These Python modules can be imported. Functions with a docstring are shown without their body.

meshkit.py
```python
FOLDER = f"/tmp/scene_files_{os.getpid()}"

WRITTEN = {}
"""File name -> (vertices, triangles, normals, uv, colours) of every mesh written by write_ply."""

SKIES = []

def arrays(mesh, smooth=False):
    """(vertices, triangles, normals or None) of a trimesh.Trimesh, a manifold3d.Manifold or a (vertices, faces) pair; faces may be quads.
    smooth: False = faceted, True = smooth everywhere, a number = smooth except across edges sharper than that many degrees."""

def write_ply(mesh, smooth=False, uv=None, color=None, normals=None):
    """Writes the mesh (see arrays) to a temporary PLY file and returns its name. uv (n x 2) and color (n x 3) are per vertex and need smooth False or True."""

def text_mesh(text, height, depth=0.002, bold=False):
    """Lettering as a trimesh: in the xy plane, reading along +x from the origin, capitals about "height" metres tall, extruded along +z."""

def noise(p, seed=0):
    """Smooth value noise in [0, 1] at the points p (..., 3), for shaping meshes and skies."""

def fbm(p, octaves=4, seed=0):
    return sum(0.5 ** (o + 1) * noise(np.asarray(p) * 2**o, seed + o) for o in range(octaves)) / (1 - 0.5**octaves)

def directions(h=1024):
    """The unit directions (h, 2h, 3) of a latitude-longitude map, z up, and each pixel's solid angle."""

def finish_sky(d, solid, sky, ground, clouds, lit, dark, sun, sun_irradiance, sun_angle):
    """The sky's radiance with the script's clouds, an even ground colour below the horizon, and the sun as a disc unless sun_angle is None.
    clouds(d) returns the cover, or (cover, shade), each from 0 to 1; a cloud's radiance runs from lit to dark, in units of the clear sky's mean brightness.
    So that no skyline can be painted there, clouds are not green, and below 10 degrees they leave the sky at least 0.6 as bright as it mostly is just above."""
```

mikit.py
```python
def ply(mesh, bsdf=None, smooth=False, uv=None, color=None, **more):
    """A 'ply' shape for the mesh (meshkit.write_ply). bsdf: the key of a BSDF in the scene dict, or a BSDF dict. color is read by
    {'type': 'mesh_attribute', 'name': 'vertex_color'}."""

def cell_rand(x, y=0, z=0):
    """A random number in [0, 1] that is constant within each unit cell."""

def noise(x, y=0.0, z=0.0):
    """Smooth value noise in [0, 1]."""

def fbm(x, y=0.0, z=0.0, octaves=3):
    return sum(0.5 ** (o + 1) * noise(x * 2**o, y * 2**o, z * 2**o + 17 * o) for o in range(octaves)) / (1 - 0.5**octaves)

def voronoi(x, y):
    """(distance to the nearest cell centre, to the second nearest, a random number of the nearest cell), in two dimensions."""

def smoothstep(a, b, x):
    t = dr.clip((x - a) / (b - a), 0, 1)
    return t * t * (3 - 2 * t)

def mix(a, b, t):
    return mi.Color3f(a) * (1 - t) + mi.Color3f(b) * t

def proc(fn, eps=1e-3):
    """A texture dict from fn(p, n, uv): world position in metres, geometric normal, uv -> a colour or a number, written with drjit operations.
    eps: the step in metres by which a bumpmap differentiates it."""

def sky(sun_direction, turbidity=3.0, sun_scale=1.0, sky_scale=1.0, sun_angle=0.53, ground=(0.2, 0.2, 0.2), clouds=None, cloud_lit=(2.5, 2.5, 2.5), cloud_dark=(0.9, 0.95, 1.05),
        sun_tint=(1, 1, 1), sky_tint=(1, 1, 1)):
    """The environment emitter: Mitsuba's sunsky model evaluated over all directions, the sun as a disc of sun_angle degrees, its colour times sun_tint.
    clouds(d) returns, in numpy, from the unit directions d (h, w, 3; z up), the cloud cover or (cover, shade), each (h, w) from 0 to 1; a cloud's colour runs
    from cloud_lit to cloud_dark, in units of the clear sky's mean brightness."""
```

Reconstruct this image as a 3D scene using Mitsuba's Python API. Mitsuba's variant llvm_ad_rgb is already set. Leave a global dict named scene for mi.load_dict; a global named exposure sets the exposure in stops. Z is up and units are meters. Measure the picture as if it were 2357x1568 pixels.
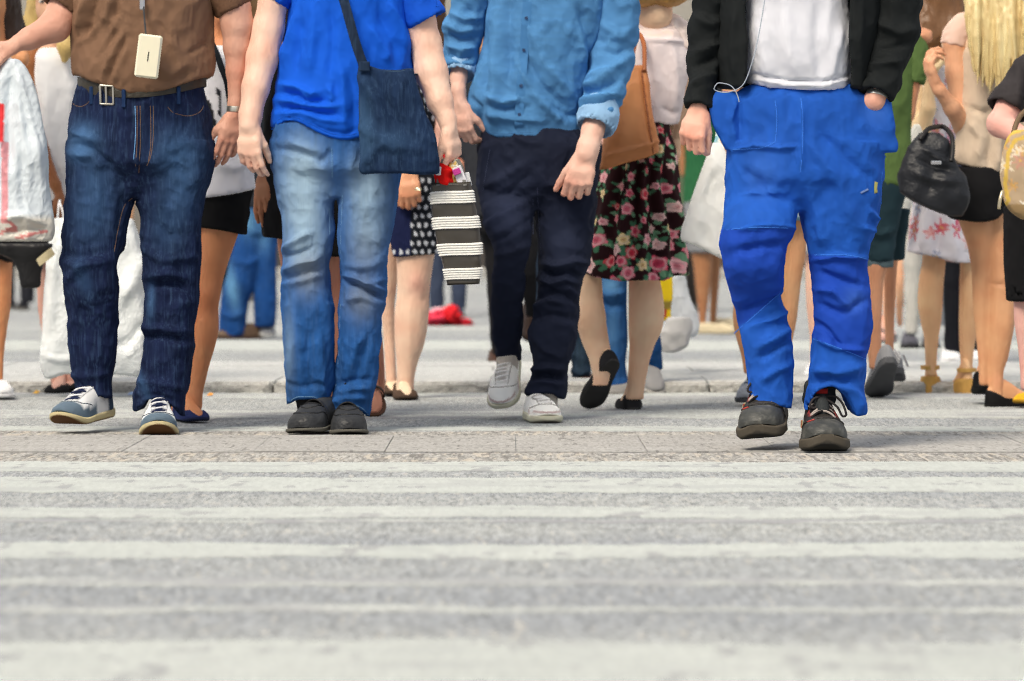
import math
import numpy as np
import trimesh
import drjit as dr
import mitsuba as mi
import mikit
import meshkit
from scipy.interpolate import PchipInterpolator
from mikit import noise, fbm, voronoi, smoothstep, mix
from manifold3d import Manifold

# ------------------------------------------------------------------ camera, light, exposure
# Measured on a 2356 px wide print of the photograph: focal length, vanishing point of the
# street and lens height.  All sizes below are read off the print at a known distance.
FOC, CU, HV, HC = 9000.0, 1178.0, 545.0, 0.615
T = mi.ScalarTransform4f
scene, labels = {}, {}
scene['camera'] = {
    'type': 'thinlens', 'fov': 2 * math.degrees(math.atan(1178 / FOC)), 'fov_axis': 'x',
    'to_world': T().look_at(origin=[0, 0, HC], target=[0, 9, HC - 0.239], up=[0, 0, 1]),
    'aperture_radius': 0.0138, 'focus_distance': 11.3, 'near_clip': 0.1, 'far_clip': 1500.0}
scene['sky'] = mikit.sky((-0.42, -0.75, 0.92), turbidity=3, sun_scale=0.52, sun_angle=24,
                         clouds=lambda d: (1.0, 0.35 + 0.3 * meshkit.fbm(d * 3.0, 3)), cloud_lit=(1.62, 1.66, 1.72),
                         cloud_dark=(0.92, 0.96, 1.04), sun_tint=(0.90, 0.97, 1.08))
exposure = 2.52


# ------------------------------------------------------------------ materials
def vc():
    return {'type': 'mesh_attribute', 'name': 'vertex_color'}


def bumped(inner, fn, scale, eps=1e-3):
    return {'type': 'bumpmap', 'bump': mikit.proc(fn, eps), 'scale': scale, 'nested': inner}


def pr(**k):
    return {'type': 'principled', 'base_color': vc(), **k}


def creased(p, n, uv):
    r = 1 - dr.abs(2 * fbm(p.x * 15 + 3, p.y * 15, p.z * 11 + 0.35 * p.x * 15, 3) - 1)
    return 0.75 * r * r + 0.25 * fbm(p.x * 75, p.y * 75, p.z * 60, 2)


def streaks(p, n, uv):
    a = noise(p.x * 300, p.y * 300, p.z * 14)
    b = noise(p.x * 120, p.y * 120, p.z * 5)
    return 0.17 * smoothstep(0.40, 0.95, a * 0.6 + b * 0.4) + 0.03


scene['m_cloth'] = {'type': 'twosided', 'b': bumped(pr(roughness=0.85, specular=0.2), creased, 0.006, 2e-3)}
scene['m_denim'] = {'type': 'twosided', 'b': bumped({'type': 'blendbsdf', 'weight': mikit.proc(streaks), 'a': pr(roughness=0.9, specular=0.15),
                    'b': {'type': 'principled', 'base_color': {'type': 'rgb', 'value': [0.10, 0.19, 0.35]}, 'roughness': 0.9, 'specular': 0.15}}, creased, 0.010, 2e-3)}
scene['m_skin'] = {'type': 'twosided', 'b': bumped(pr(roughness=0.52, specular=0.35), lambda p, n, uv: fbm(p.x * 70, p.y * 70, p.z * 45, 3), 0.003, 1.5e-3)}
scene['m_leather'] = {'type': 'twosided', 'b': bumped(pr(roughness=0.5, specular=0.4), lambda p, n, uv: fbm(p.x * 120, p.y * 120, p.z * 120, 3), 0.0025, 1.5e-3)}
scene['m_rubber'] = {'type': 'twosided', 'b': pr(roughness=0.7, specular=0.3)}
scene['m_gloss'] = {'type': 'twosided', 'b': pr(roughness=0.25, specular=0.5)}
scene['m_metal'] = {'type': 'twosided', 'b': pr(roughness=0.3, metallic=0.9)}
scene['m_hair'] = {'type': 'twosided', 'b': pr(roughness=0.45, specular=0.4)}
def crinkled(p, n, uv):
    a = 1 - dr.abs(2 * noise(p.x * 26 + p.z * 9, p.y * 26, p.z * 15) - 1)
    b = 1 - dr.abs(2 * noise(p.x * 60 - p.z * 22, p.y * 60, p.z * 40) - 1)
    return 0.65 * a * a * a + 0.35 * b * b


scene['m_sheer'] = {'type': 'twosided', 'b': bumped(pr(roughness=0.38, specular=0.45), crinkled, 0.005, 2e-3)}


def lin(c):
    c = np.asarray(c, float) / 255
    return np.where(c < 0.04045, c / 12.92, ((c + 0.055) / 1.055) ** 2.4)


def P(r, g, b, k=0.80):
    """A surface's own colour from its tone in even light on the print."""
    return np.clip(lin((r, g, b)) * k, 0.003, 0.86)


# ------------------------------------------------------------------ measuring
def at(u, v, d):
    return np.array([(u - CU) / FOC * d, d, HC - (v - HV) / FOC * d])


def gd(v, z=0.0):
    """Distance at which a level at height z stands at print height v."""
    return (HC - z) * FOC / (v - HV)


# ------------------------------------------------------------------ implicit solids -> one mesh
def surface_nets(G, lo, res):
    s = G < 0
    c = np.zeros(tuple(n - 1 for n in G.shape), np.int8)
    for a in (0, 1):
        for b in (0, 1):
            for e in (0, 1):
                c += s[a:a + c.shape[0], b:b + c.shape[1], e:e + c.shape[2]]
    I = np.argwhere((c > 0) & (c < 8))
    num = np.full(c.shape, -1, np.int64)
    num[tuple(I.T)] = np.arange(len(I))
    off = np.array([[a, b, e] for a in (0, 1) for b in (0, 1) for e in (0, 1)])
    val = np.stack([G[tuple((I + o).T)] for o in off], 1)
    acc, cnt = np.zeros((len(I), 3)), np.zeros(len(I))
    for i in range(8):
        for j in range(i + 1, 8):
            if np.abs(off[i] - off[j]).sum() == 1:
                a, b = val[:, i], val[:, j]
                m = (a < 0) != (b < 0)
                t = np.where(m, a / np.where(m, a - b, 1), 0)
                acc += m[:, None] * (off[i] + t[:, None] * (off[j] - off[i]))
                cnt += m
    V = lo + (I + acc / cnt[:, None]) * res
    F = []
    for ax in range(3):
        b, e = (ax + 1) % 3, (ax + 2) % 3
        sl0, sl1 = [slice(None)] * 3, [slice(None)] * 3
        sl0[ax], sl1[ax] = slice(0, -1), slice(1, None)
        d = s[tuple(sl0)] != s[tuple(sl1)]
        E = np.argwhere(d)
        ok = (E[:, b] > 0) & (E[:, e] > 0) & (E[:, b] < c.shape[b]) & (E[:, e] < c.shape[e])
        E = E[ok]
        up = s[tuple(sl0)][tuple(E.T)]
        q = []
        for db, de in ((-1, -1), (0, -1), (0, 0), (-1, 0)):
            K = E.copy()
            K[:, b] += db
            K[:, e] += de
            q.append(num[tuple(K.T)])
        q = np.stack(q, 1)
        q[~up] = q[~up][:, ::-1]
        F.append(q)
    q = np.vstack(F)
    q = q[(q >= 0).all(1)]
    return V, np.vstack([q[:, [0, 1, 2]], q[:, [0, 2, 3]]])


class Solid:
    """A smooth union of upright lofts (elliptic sections) and limbs (round cones), read off the print at distance D."""

    def __init__(s, D, res=0.008, k=0.02):
        s.D, s.res, s.k, s.items, s.cuts = D, res, k, [], []

    def loft(s, st, ratio=0.8, p=2.0, k=None, grow=0.0, cap=None):
        rows = []
        for q in st:
            v, a, b = q[:3]
            dy = q[3] if len(q) > 3 else 0.0
            d = s.D + dy
            hw = (b - a) / 2 / FOC * d
            rows.append((HC - (v - HV) / FOC * d, ((a + b) / 2 - CU) / FOC * d, d, hw + grow, (q[4] if len(q) > 4 and q[4] else hw * ratio) + grow))
        rows = np.array(sorted(rows))
        for i in range(1, len(rows)):
            rows[i, 0] = max(rows[i, 0], rows[i - 1, 0] + 1e-4)
        f = PchipInterpolator(rows[:, 0], rows[:, 1:], axis=0)
        z0, z1 = rows[0, 0] - max(grow, 0) * 0, rows[-1, 0]
        zz = np.linspace(z0, z1, 40)
        r = f(zz)
        lo = np.array([(r[:, 0] - r[:, 2]).min(), (r[:, 1] - r[:, 3]).min(), z0])
        hi = np.array([(r[:, 0] + r[:, 2]).max(), (r[:, 1] + r[:, 3]).max(), z1])

        def dist(x, y, z):
            q = f(np.clip(z.ravel(), z0, z1))
            cx, cy, a, b = (q[:, i][None, None, :] for i in range(4))
            X, Y = (x - cx) / a, (y - cy) / b
            if p == 2.0:
                r = np.sqrt(X * X + Y * Y)
                g = np.sqrt((X / a) ** 2 + (Y / b) ** 2)
                d = r * (r - 1) / np.maximum(g, 1e-6)
                d = np.where(r < 0.05, -np.minimum(a, b), d)
            else:
                d = ((np.abs(X) ** p + np.abs(Y) ** p) ** (1 / p) - 1) * np.minimum(a, b)
            e = np.maximum(z0 - z, z - z1)
            return np.maximum(d, e)
        s.items.append((lo, hi, dist, k))
        return s

    def limb(s, pts, k=None, world=False, grow=0.0):
        """pts: (u, v, radius in print px, dy) or, with world, (x, y, z, r) in metres."""
        if not world:
            W = []
            for q in pts:
                d = s.D + (q[3] if len(q) > 3 else 0.0)
                W.append((*at(q[0], q[1], d), q[2] / FOC * d))
            pts = W
        A = np.array(pts, float)
        A[:, 3] += grow
        for a, b in zip(A[:-1], A[1:]):
            lo = np.minimum(a[:3] - a[3], b[:3] - b[3])
            hi = np.maximum(a[:3] + a[3], b[:3] + b[3])

            def dist(x, y, z, a=a, b=b):
                e = b[:3] - a[:3]
                t = ((x - a[0]) * e[0] + (y - a[1]) * e[1] + (z - a[2]) * e[2]) / max(e @ e, 1e-12)
                t = np.clip(t, 0, 1)
                return np.sqrt((x - a[0] - t * e[0]) ** 2 + (y - a[1] - t * e[1]) ** 2 + (z - a[2] - t * e[2]) ** 2) - (a[3] + t * (b[3] - a[3]))
            s.items.append((lo, hi, dist, k))
        return s

    def ball(s, c, r, k=None):
        c, r = np.asarray(c, float), np.broadcast_to(np.asarray(r, float), 3)

        def dist(x, y, z):
            X, Y, Z = (x - c[0]) / r[0], (y - c[1]) / r[1], (z - c[2]) / r[2]
            q = np.sqrt(X * X + Y * Y + Z * Z)
            g = np.sqrt((X / r[0]) ** 2 + (Y / r[1]) ** 2 + (Z / r[2]) ** 2)
            return np.where(q < 0.05, -r.min(), q * (q - 1) / np.maximum(g, 1e-6))
        s.items.append((c - r, c + r, dist, k))
        return s

    def hem(s, line, up=False, D=None):
        """Cuts off what is below (up: above) the line of print points (u, v)."""
        W = np.array([at(u, v, D or s.D) for u, v in line])
        o = np.argsort(W[:, 0])
        f = PchipInterpolator(W[o, 0], W[o, 2])
        a, b = W[o[0], 0], W[o[-1], 0]
        sg = -1.0 if up else 1.0
        s.cuts.append(lambda x, y, z, d: np.maximum(d, sg * (f(np.clip(x, a, b)) - z)))
        return s

    def hollow(s, v, t=0.01, h=0.09, up=False):
        """Opens the cloth: hollows it from the hem at print height v."""
        z0 = at(0, v, s.D)[2]
        s.cuts.append(lambda x, y, z, d: np.maximum(d, -np.maximum(d + t, (z0 - h - z) if up else (z - z0 - h))))
        return s

    def mesh(s):
        r, m = s.res, s.res * 3
        lo = np.min([i[0] for i in s.items], 0) - m
        hi = np.max([i[1] for i in s.items], 0) + m
        n = np.ceil((hi - lo) / r).astype(int) + 1
        ax = [lo[i] + np.arange(n[i]) * r for i in range(3)]
        G = np.full(n, 1.0, np.float32)
        for a, b, dist, k in s.items:
            k = s.k if k is None else k
            mm = max(m, k * 1.3)
            i0 = np.maximum(((a - mm - lo) / r).astype(int), 0)
            i1 = np.minimum(((b + mm - lo) / r).astype(int) + 2, n)
            sl = tuple(slice(p, q) for p, q in zip(i0, i1))
            d = dist(ax[0][sl[0]][:, None, None], ax[1][sl[1]][None, :, None], ax[2][sl[2]][None, None, :]).astype(np.float32)
            g = G[sl]
            if k > 0:
                h = np.maximum(k - np.abs(g - d), 0) / k
                G[sl] = np.minimum(g, d) - h * h * k * 0.25
            else:
                G[sl] = np.minimum(g, d)
        for c in s.cuts:
            G = c(ax[0][:, None, None], ax[1][None, :, None], ax[2][None, None, :], G).astype(np.float32)
        V, F = surface_nets(G, lo, r)
        return relax(trimesh.Trimesh(V, F, process=False), 2)


def relax(m, n=2, lam=0.5):
    V, E = np.array(m.vertices), m.edges_unique
    deg = np.bincount(E.ravel(), minlength=len(V))[:, None]
    for i in range(n):
        for l in (lam, -lam * 0.9):
            S = np.zeros_like(V)
            np.add.at(S, E[:, 0], V[E[:, 1]])
            np.add.at(S, E[:, 1], V[E[:, 0]])
            V = V + l * (S / np.maximum(deg, 1) - V)
    return trimesh.Trimesh(V, m.faces, process=False)


def join(*ms):
    return trimesh.util.concatenate([m for m in ms if m is not None])


def normals(m):
    V, F = np.asarray(m.vertices), np.asarray(m.faces)
    N, f = np.zeros_like(V), np.cross(V[F[:, 1]] - V[F[:, 0]], V[F[:, 2]] - V[F[:, 0]])
    for k in range(3):
        np.add.at(N, F[:, k], f)
    return N / np.maximum(np.linalg.norm(N, axis=1, keepdims=True), 1e-12)


def stroke(V, pts, D):
    """Distance in metres, across the front, from the drawn line of print points, and the place along it from 0 to 1."""
    W = np.array([at(u, v, D) for u, v in pts])[:, [0, 2]]
    Q = V[:, [0, 2]]
    best, where = np.full(len(Q), 9.0), np.zeros(len(Q))
    n = max(len(W) - 1, 1)
    for i in range(len(W) - 1):
        a, e = W[i], W[i + 1] - W[i]
        t = np.clip(((Q - a) @ e) / max(e @ e, 1e-12), 0, 1)
        d = np.linalg.norm(Q - a - t[:, None] * e, axis=1)
        m = d < best
        best[m], where[m] = d[m], (i + t[m]) / n
    return best, where


def blob(V, u, v, ru, rv, D, tilt=0.0):
    c = at(u, v, D)
    x, z = V[:, 0] - c[0], V[:, 2] - c[2]
    ca, sa = math.cos(tilt), math.sin(tilt)
    x, z = x * ca + z * sa, -x * sa + z * ca
    return np.exp(-((x / (ru / FOC * D)) ** 2 + (z / (rv / FOC * D)) ** 2))


def front(N):
    return np.clip(-N[:, 1] * 2.0 + 0.4, 0, 1)


def folds(m, D, strokes=(), creases=()):
    """Pushes cloth out or in along drawn folds: (points, width in print px, height in mm); creases: (sx, sy, sz, mm, seed[, zlo, zhi])."""
    V, N = np.array(m.vertices), normals(m)
    h = np.zeros(len(V))
    fr = front(N)
    for pts, w, a in strokes:
        d, t = stroke(V, pts, D)
        h += 2.2 * a * 1e-3 * np.exp(-(d / (w / FOC * D)) ** 2) * np.minimum(1, 4 * np.minimum(t, 1 - t) + 0.25) * fr
    for c in creases:
        q = V * np.array(c[:3]) + np.array([0.0, 0.0, c[4] * 3.7])
        q = q + 0.6 * np.stack([meshkit.noise(q * 0.7 + 9, c[4] + 5), meshkit.noise(q * 0.7 + 4, c[4] + 6), meshkit.noise(q * 0.7, c[4] + 7)], 1)
        r = 1 - np.abs(2 * meshkit.fbm(q, 2, c[4]) - 1) * 2.0
        w = 1.0
        if len(c) > 5:
            w = np.clip((V[:, 2] - c[5]) / 0.06, 0, 1) * np.clip((c[6] - V[:, 2]) / 0.06, 0, 1)
        h += 1.7 * c[3] * 1e-3 * (r - 0.3) * w
    h *= np.clip((0.85 - np.abs(N[:, 2])) / 0.35, 0, 1)          # edges stay clean
    return trimesh.Trimesh(V + N * h[:, None], m.faces, process=False)


# ------------------------------------------------------------------ scene entries
def numbered(key):
    if key not in used:
        used.add(key)
        return key
    i = 1
    while f'{key}_{i:03d}' in used:
        i += 1
    used.add(f'{key}_{i:03d}')
    return f'{key}_{i:03d}'


used = set()


def put(name, mesh, mat, color=(0.5, 0.5, 0.5), smooth=True, parent=None, label=None):
    key = numbered(f'{parent}__{name}' if parent else name)
    n = len(mesh.vertices)
    c = np.asarray(color, float)
    if c.ndim == 1:
        c = np.tile(c, (n, 1))
    scene[key] = mikit.ply(mesh, mat, smooth=smooth, color=np.clip(c, 0.002, 0.9))
    if label:
        labels[key] = {'label': label}
    return key


def thing(name, label, cat, group=None):
    key = numbered(name)
    labels[key] = {'label': label, 'category': cat}
    if group:
        labels[key]['group'] = group
    return key


def speck(V, f, a, seed=0):
    return 1 + a * (meshkit.fbm(V * f, 3, seed)[:, None] - 0.5) * 2


def tint(V, base, a=0.10, f=14.0, seed=0):
    return np.asarray(base) * speck(V, f, a, seed)


def cmix(C, col, w):
    w = np.clip(w, 0, 1)[:, None]
    return C * (1 - w) + np.asarray(col) * w


def tube(pts, r, n=7, closed=False):
    """A round cord through 3-D points."""
    p = np.asarray(pts, float)
    r = np.broadcast_to(np.asarray(r, float), (len(p),))
    t = np.gradient(p, axis=0)
    t /= np.linalg.norm(t, axis=1, keepdims=True) + 1e-12
    ref = np.array([0.31, 0.9, 0.2])
    a = np.cross(t, ref)
    a /= np.linalg.norm(a, axis=1, keepdims=True) + 1e-12
    b = np.cross(t, a)
    th = np.arange(n) * 2 * np.pi / n
    V = p[:, None] + r[:, None, None] * (np.cos(th)[None, :, None] * a[:, None] + np.sin(th)[None, :, None] * b[:, None])
    V = np.vstack([V.reshape(-1, 3), p[:1], p[-1:]])
    i, j = np.meshgrid(np.arange(len(p) - 1), np.arange(n), indexing='ij')
    q = np.stack([i * n + j, i * n + (j + 1) % n, (i + 1) * n + (j + 1) % n, (i + 1) * n + j], -1).reshape(-1, 4)
    k, L = np.arange(n), (len(p) - 1) * n
    caps = np.vstack([np.stack([(k + 1) % n, k, k * 0 + len(p) * n], 1), np.stack([L + k, L + (k + 1) % n, k * 0 + len(p) * n + 1], 1)])
    return trimesh.Trimesh(V, np.vstack([q[:, [0, 1, 2]], q[:, [0, 2, 3]], caps]), process=False)


def smooth_path(pts, n=24):
    p = np.asarray(pts, float)
    s = np.r_[0, np.cumsum(np.linalg.norm(np.diff(p, axis=0), axis=1) + 1e-9)]
    return PchipInterpolator(s, p, axis=0)(np.linspace(0, s[-1], n))


def rings(R, closed_ends=True):
    """Joins equal closed rings of points (k, n, 3) into a tube with ends."""
    k, n = R.shape[:2]
    i, j = np.meshgrid(np.arange(k - 1), np.arange(n), indexing='ij')
    q = np.stack([i * n + j, i * n + (j + 1) % n, (i + 1) * n + (j + 1) % n, (i + 1) * n + j], -1).reshape(-1, 4)
    F = [q[:, [0, 1, 2]], q[:, [0, 2, 3]]]
    V = R.reshape(-1, 3)
    if closed_ends:
        V = np.vstack([V, R[0].mean(0), R[-1].mean(0)])
        m, L = np.arange(n), (k - 1) * n
        F += [np.stack([(m + 1) % n, m, m * 0 + k * n], 1), np.stack([L + m, L + (m + 1) % n, m * 0 + k * n + 1], 1)]
    return trimesh.Trimesh(V, np.vstack(F), process=False)


def block(x0, x1, y0, y1, z0, z1, b=0.004):
    """A box with chamfered edges."""
    c, h = np.array([x0 + x1, y0 + y1, z0 + z1]) / 2, np.array([x1 - x0, y1 - y0, z1 - z0]) / 2
    b = min(b, h.min() * 0.6)
    pts = [c + np.array([sx, sy, sz]) * (h - b * (1 - np.eye(3)[i])) for sx in (-1, 1) for sy in (-1, 1) for sz in (-1, 1) for i in range(3)]
    return trimesh.convex.convex_hull(np.array(pts))


def slab(u0, u1, v0, v1, D, y0, y1, b=0.004):
    a, c = at(u0, v1, D), at(u1, v0, D)
    return block(a[0], c[0], D + y0, D + y1, a[2], c[2], b)


def surf(m, pts, D, n=40, off=0.0005):
    """Lays a drawn line of print points on the front of a mesh."""
    from scipy.spatial import cKDTree
    V, N = np.asarray(m.vertices), normals(m)
    k = N[:, 1] < 0.1
    W = smooth_path(np.array([at(u, v, D) for u, v in pts])[:, [0, 2]], n)
    d, i = cKDTree(V[k][:, [0, 2]]).query(W, k=4)
    y = V[k][:, 1][i].mean(1)
    y = np.convolve(np.r_[y[0], y[0], y, y[-1], y[-1]], np.ones(5) / 5, 'valid')
    return np.stack([W[:, 0], y - off, W[:, 1]], 1)


def seam(who, m, pts, D, color, r=0.0014, name='stitching'):
    return put(name, tube(surf(m, pts, D), r, 5), 'm_cloth', color, True, who)


def ribbon(path, w, t, side=(1, 0, 0)):
    """A flat strap along 3-D points; w can vary along it."""
    p = np.asarray(path, float)
    w = np.broadcast_to(np.asarray(w, float), (len(p),))
    d = np.gradient(p, axis=0)
    d /= np.linalg.norm(d, axis=1, keepdims=True) + 1e-12
    s = np.asarray(side, float) - d * (d @ np.asarray(side, float))[:, None]
    s /= np.linalg.norm(s, axis=1, keepdims=True) + 1e-12
    u = np.cross(d, s)
    R = np.stack([p + s * w[:, None] / 2 * a + u * t / 2 * b for a, b in ((-1, -1), (1, -1), (1, 1), (-1, 1))], 1)
    return rings(R)
# ------------------------------------------------------------------ the setting
def sheet(x0, x1, y0, y1, z, nx=1, ny=1, jitter=0.0, seed=0):
    rng = np.random.default_rng(seed)
    xs, ys = np.linspace(x0, x1, nx + 1), np.linspace(y0, y1, ny + 1)
    X, Y = np.meshgrid(xs, ys, indexing='ij')
    if jitter:
        for row in (0, -1):
            n = meshkit.fbm(np.stack([xs * 3, xs * 0 + seed + row, xs * 0], 1), 3, seed) - 0.5
            Y[:, row] += jitter * (3 * n + rng.uniform(-0.4, 0.4, len(xs)))
    Z = X * 0 + z
    if jitter:                                                  # paint thins out to the road at its edges
        Y[:, 1], Y[:, -2] = Y[:, 0] + 0.02, Y[:, -1] - 0.02
        Z[:, 0] = Z[:, -1] = 0.0006
    V = np.stack([X, Y, Z], -1).reshape(-1, 3)
    i, j = np.meshgrid(np.arange(nx), np.arange(ny), indexing='ij')
    a = i * (ny + 1) + j
    q = np.stack([a, a + ny + 1, a + ny + 2, a + 1], -1).reshape(-1, 4)
    return trimesh.Trimesh(V, np.vstack([q[:, [0, 1, 2]], q[:, [0, 2, 3]]]), process=False)


def grain(p, f=1.0):
    a = noise(p.x * 270 * f, p.y * 42 * f, 0.0)
    b = noise(p.x * 140 * f, p.y * 26 * f, 7.0)
    c = fbm(p.x * 4.0, p.y * 1.6, 3.0, 3)
    return a * 0.55 + b * 0.45, c


def asphalt(p, n, uv):
    g, c = grain(p)
    w = noise(p.x * 0.35, p.y * 2.2, 5.0)
    base = mix((0.212, 0.226, 0.243), (0.272, 0.285, 0.285), smoothstep(0.15, 0.85, c * 0.35 + w * 0.65))
    base = base * (0.48 + 1.04 * g)
    light = smoothstep(0.80, 0.90, noise(p.x * 110, p.y * 14, 30.0))
    return mix(base, (0.40, 0.39, 0.36), light * 0.5)


def rough_asphalt(p, n, uv):
    g, c = grain(p, 0.75)
    base = mix((0.22, 0.215, 0.205), (0.29, 0.285, 0.27), c) * (0.45 + 1.1 * g)
    light = smoothstep(0.66, 0.8, noise(p.x * 85, p.y * 10, 30.0))
    dark = smoothstep(0.70, 0.82, noise(p.x * 75, p.y * 9, 60.0))
    return mix(mix(base, (0.42, 0.38, 0.32), light * 0.6), (0.12, 0.115, 0.11), dark * 0.6)


def paint(p, n, uv):
    g, c = grain(p, 0.8)
    base = mix((0.330, 0.353, 0.341), (0.368, 0.389, 0.376), c) * (0.88 + 0.24 * g)
    scuff = smoothstep(0.55, 0.75, noise(p.x * 1.6, p.y * 9.0, 11.0) * 0.5 + noise(p.x * 9, p.y * 20, 4.0) * 0.5)
    chip = smoothstep(0.66, 0.76, fbm(p.x * 22, p.y * 9, 2.0, 3))
    base = mix(base, (0.29, 0.305, 0.305), scuff * 0.55)
    return mix(base, (0.22, 0.225, 0.235), chip * 0.7)


def worn_paint(p, n, uv):
    g, c = grain(p)
    base = mix((0.29, 0.307, 0.302), (0.35, 0.367, 0.355), c) * (0.75 + 0.5 * g)
    w = smoothstep(0.40, 0.68, noise(p.x * 1.1, p.y * 16.0, 11.0) * 0.55 + noise(p.x * 14, p.y * 24, 4.0) * 0.45)
    return mix(base, (0.23, 0.236, 0.252), w * 0.85)


def granite(p, n, uv):
    s = noise(p.x * 210, p.y * 60, p.z * 210)
    b = noise(p.x * 90, p.y * 20, p.z * 90)
    c = fbm(p.x * 5, p.y * 3, p.z * 6, 3)
    base = mix((0.315, 0.325, 0.328), (0.375, 0.384, 0.380), c)
    return base * (0.72 + 0.56 * (0.5 * s + 0.5 * b))


def kerb_stone(p, n, uv):
    s = noise(p.x * 190, p.y * 60, p.z * 190)
    b = fbm(p.x * 40, p.y * 20, p.z * 50, 3)
    low = smoothstep(0.55, 0.75, b)
    base = mix((0.38, 0.378, 0.36), (0.27, 0.266, 0.25), low)
    return base * (0.6 + 0.8 * s)


def flagstone(p, n, uv):
    s = noise(p.x * 160, p.y * 22, 1.0)
    c = fbm(p.x * 3.0, p.y * 2.5, 8.0, 4)
    st = noise(p.x * 2.0, p.y * 40, 2.0)
    base = mix((0.246, 0.241, 0.232), (0.286, 0.283, 0.274), c)
    pit = smoothstep(0.82, 0.9, noise(p.x * 70, p.y * 18, 9.0))
    return mix(base * (0.86 + 0.28 * s) * (0.92 + 0.16 * st), (0.10, 0.095, 0.09), pit * 0.5)


def rel(f, fy):
    return lambda p, n, uv: fbm(p.x * f, p.y * fy, p.z * f, 3)


for nm, fn, rg, sc, f, fy in (('asphalt', asphalt, 0.85, 0.012, 60, 30), ('rough_asphalt', rough_asphalt, 0.9, 0.02, 50, 20), ('paint', paint, 0.75, 0.004, 40, 20),
                              ('worn_paint', worn_paint, 0.8, 0.006, 50, 20), ('granite', granite, 0.8, 0.004, 60, 30), ('kerb', kerb_stone, 0.85, 0.02, 50, 30), ('flag', flagstone, 0.8, 0.005, 40, 20)):
    scene['m_' + nm] = {'type': 'twosided', 'b': bumped({'type': 'principled', 'base_color': mikit.proc(fn), 'roughness': rg, 'specular': 0.25}, rel(f, fy), sc, 2e-3)}
XW = 9.0
put('road', sheet(-90, 90, -15, 400, 0.0), 'm_asphalt', smooth=False)
labels['road'] = {'label': 'grey asphalt road with pale worn crossing stripes', 'kind': 'structure'}
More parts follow.
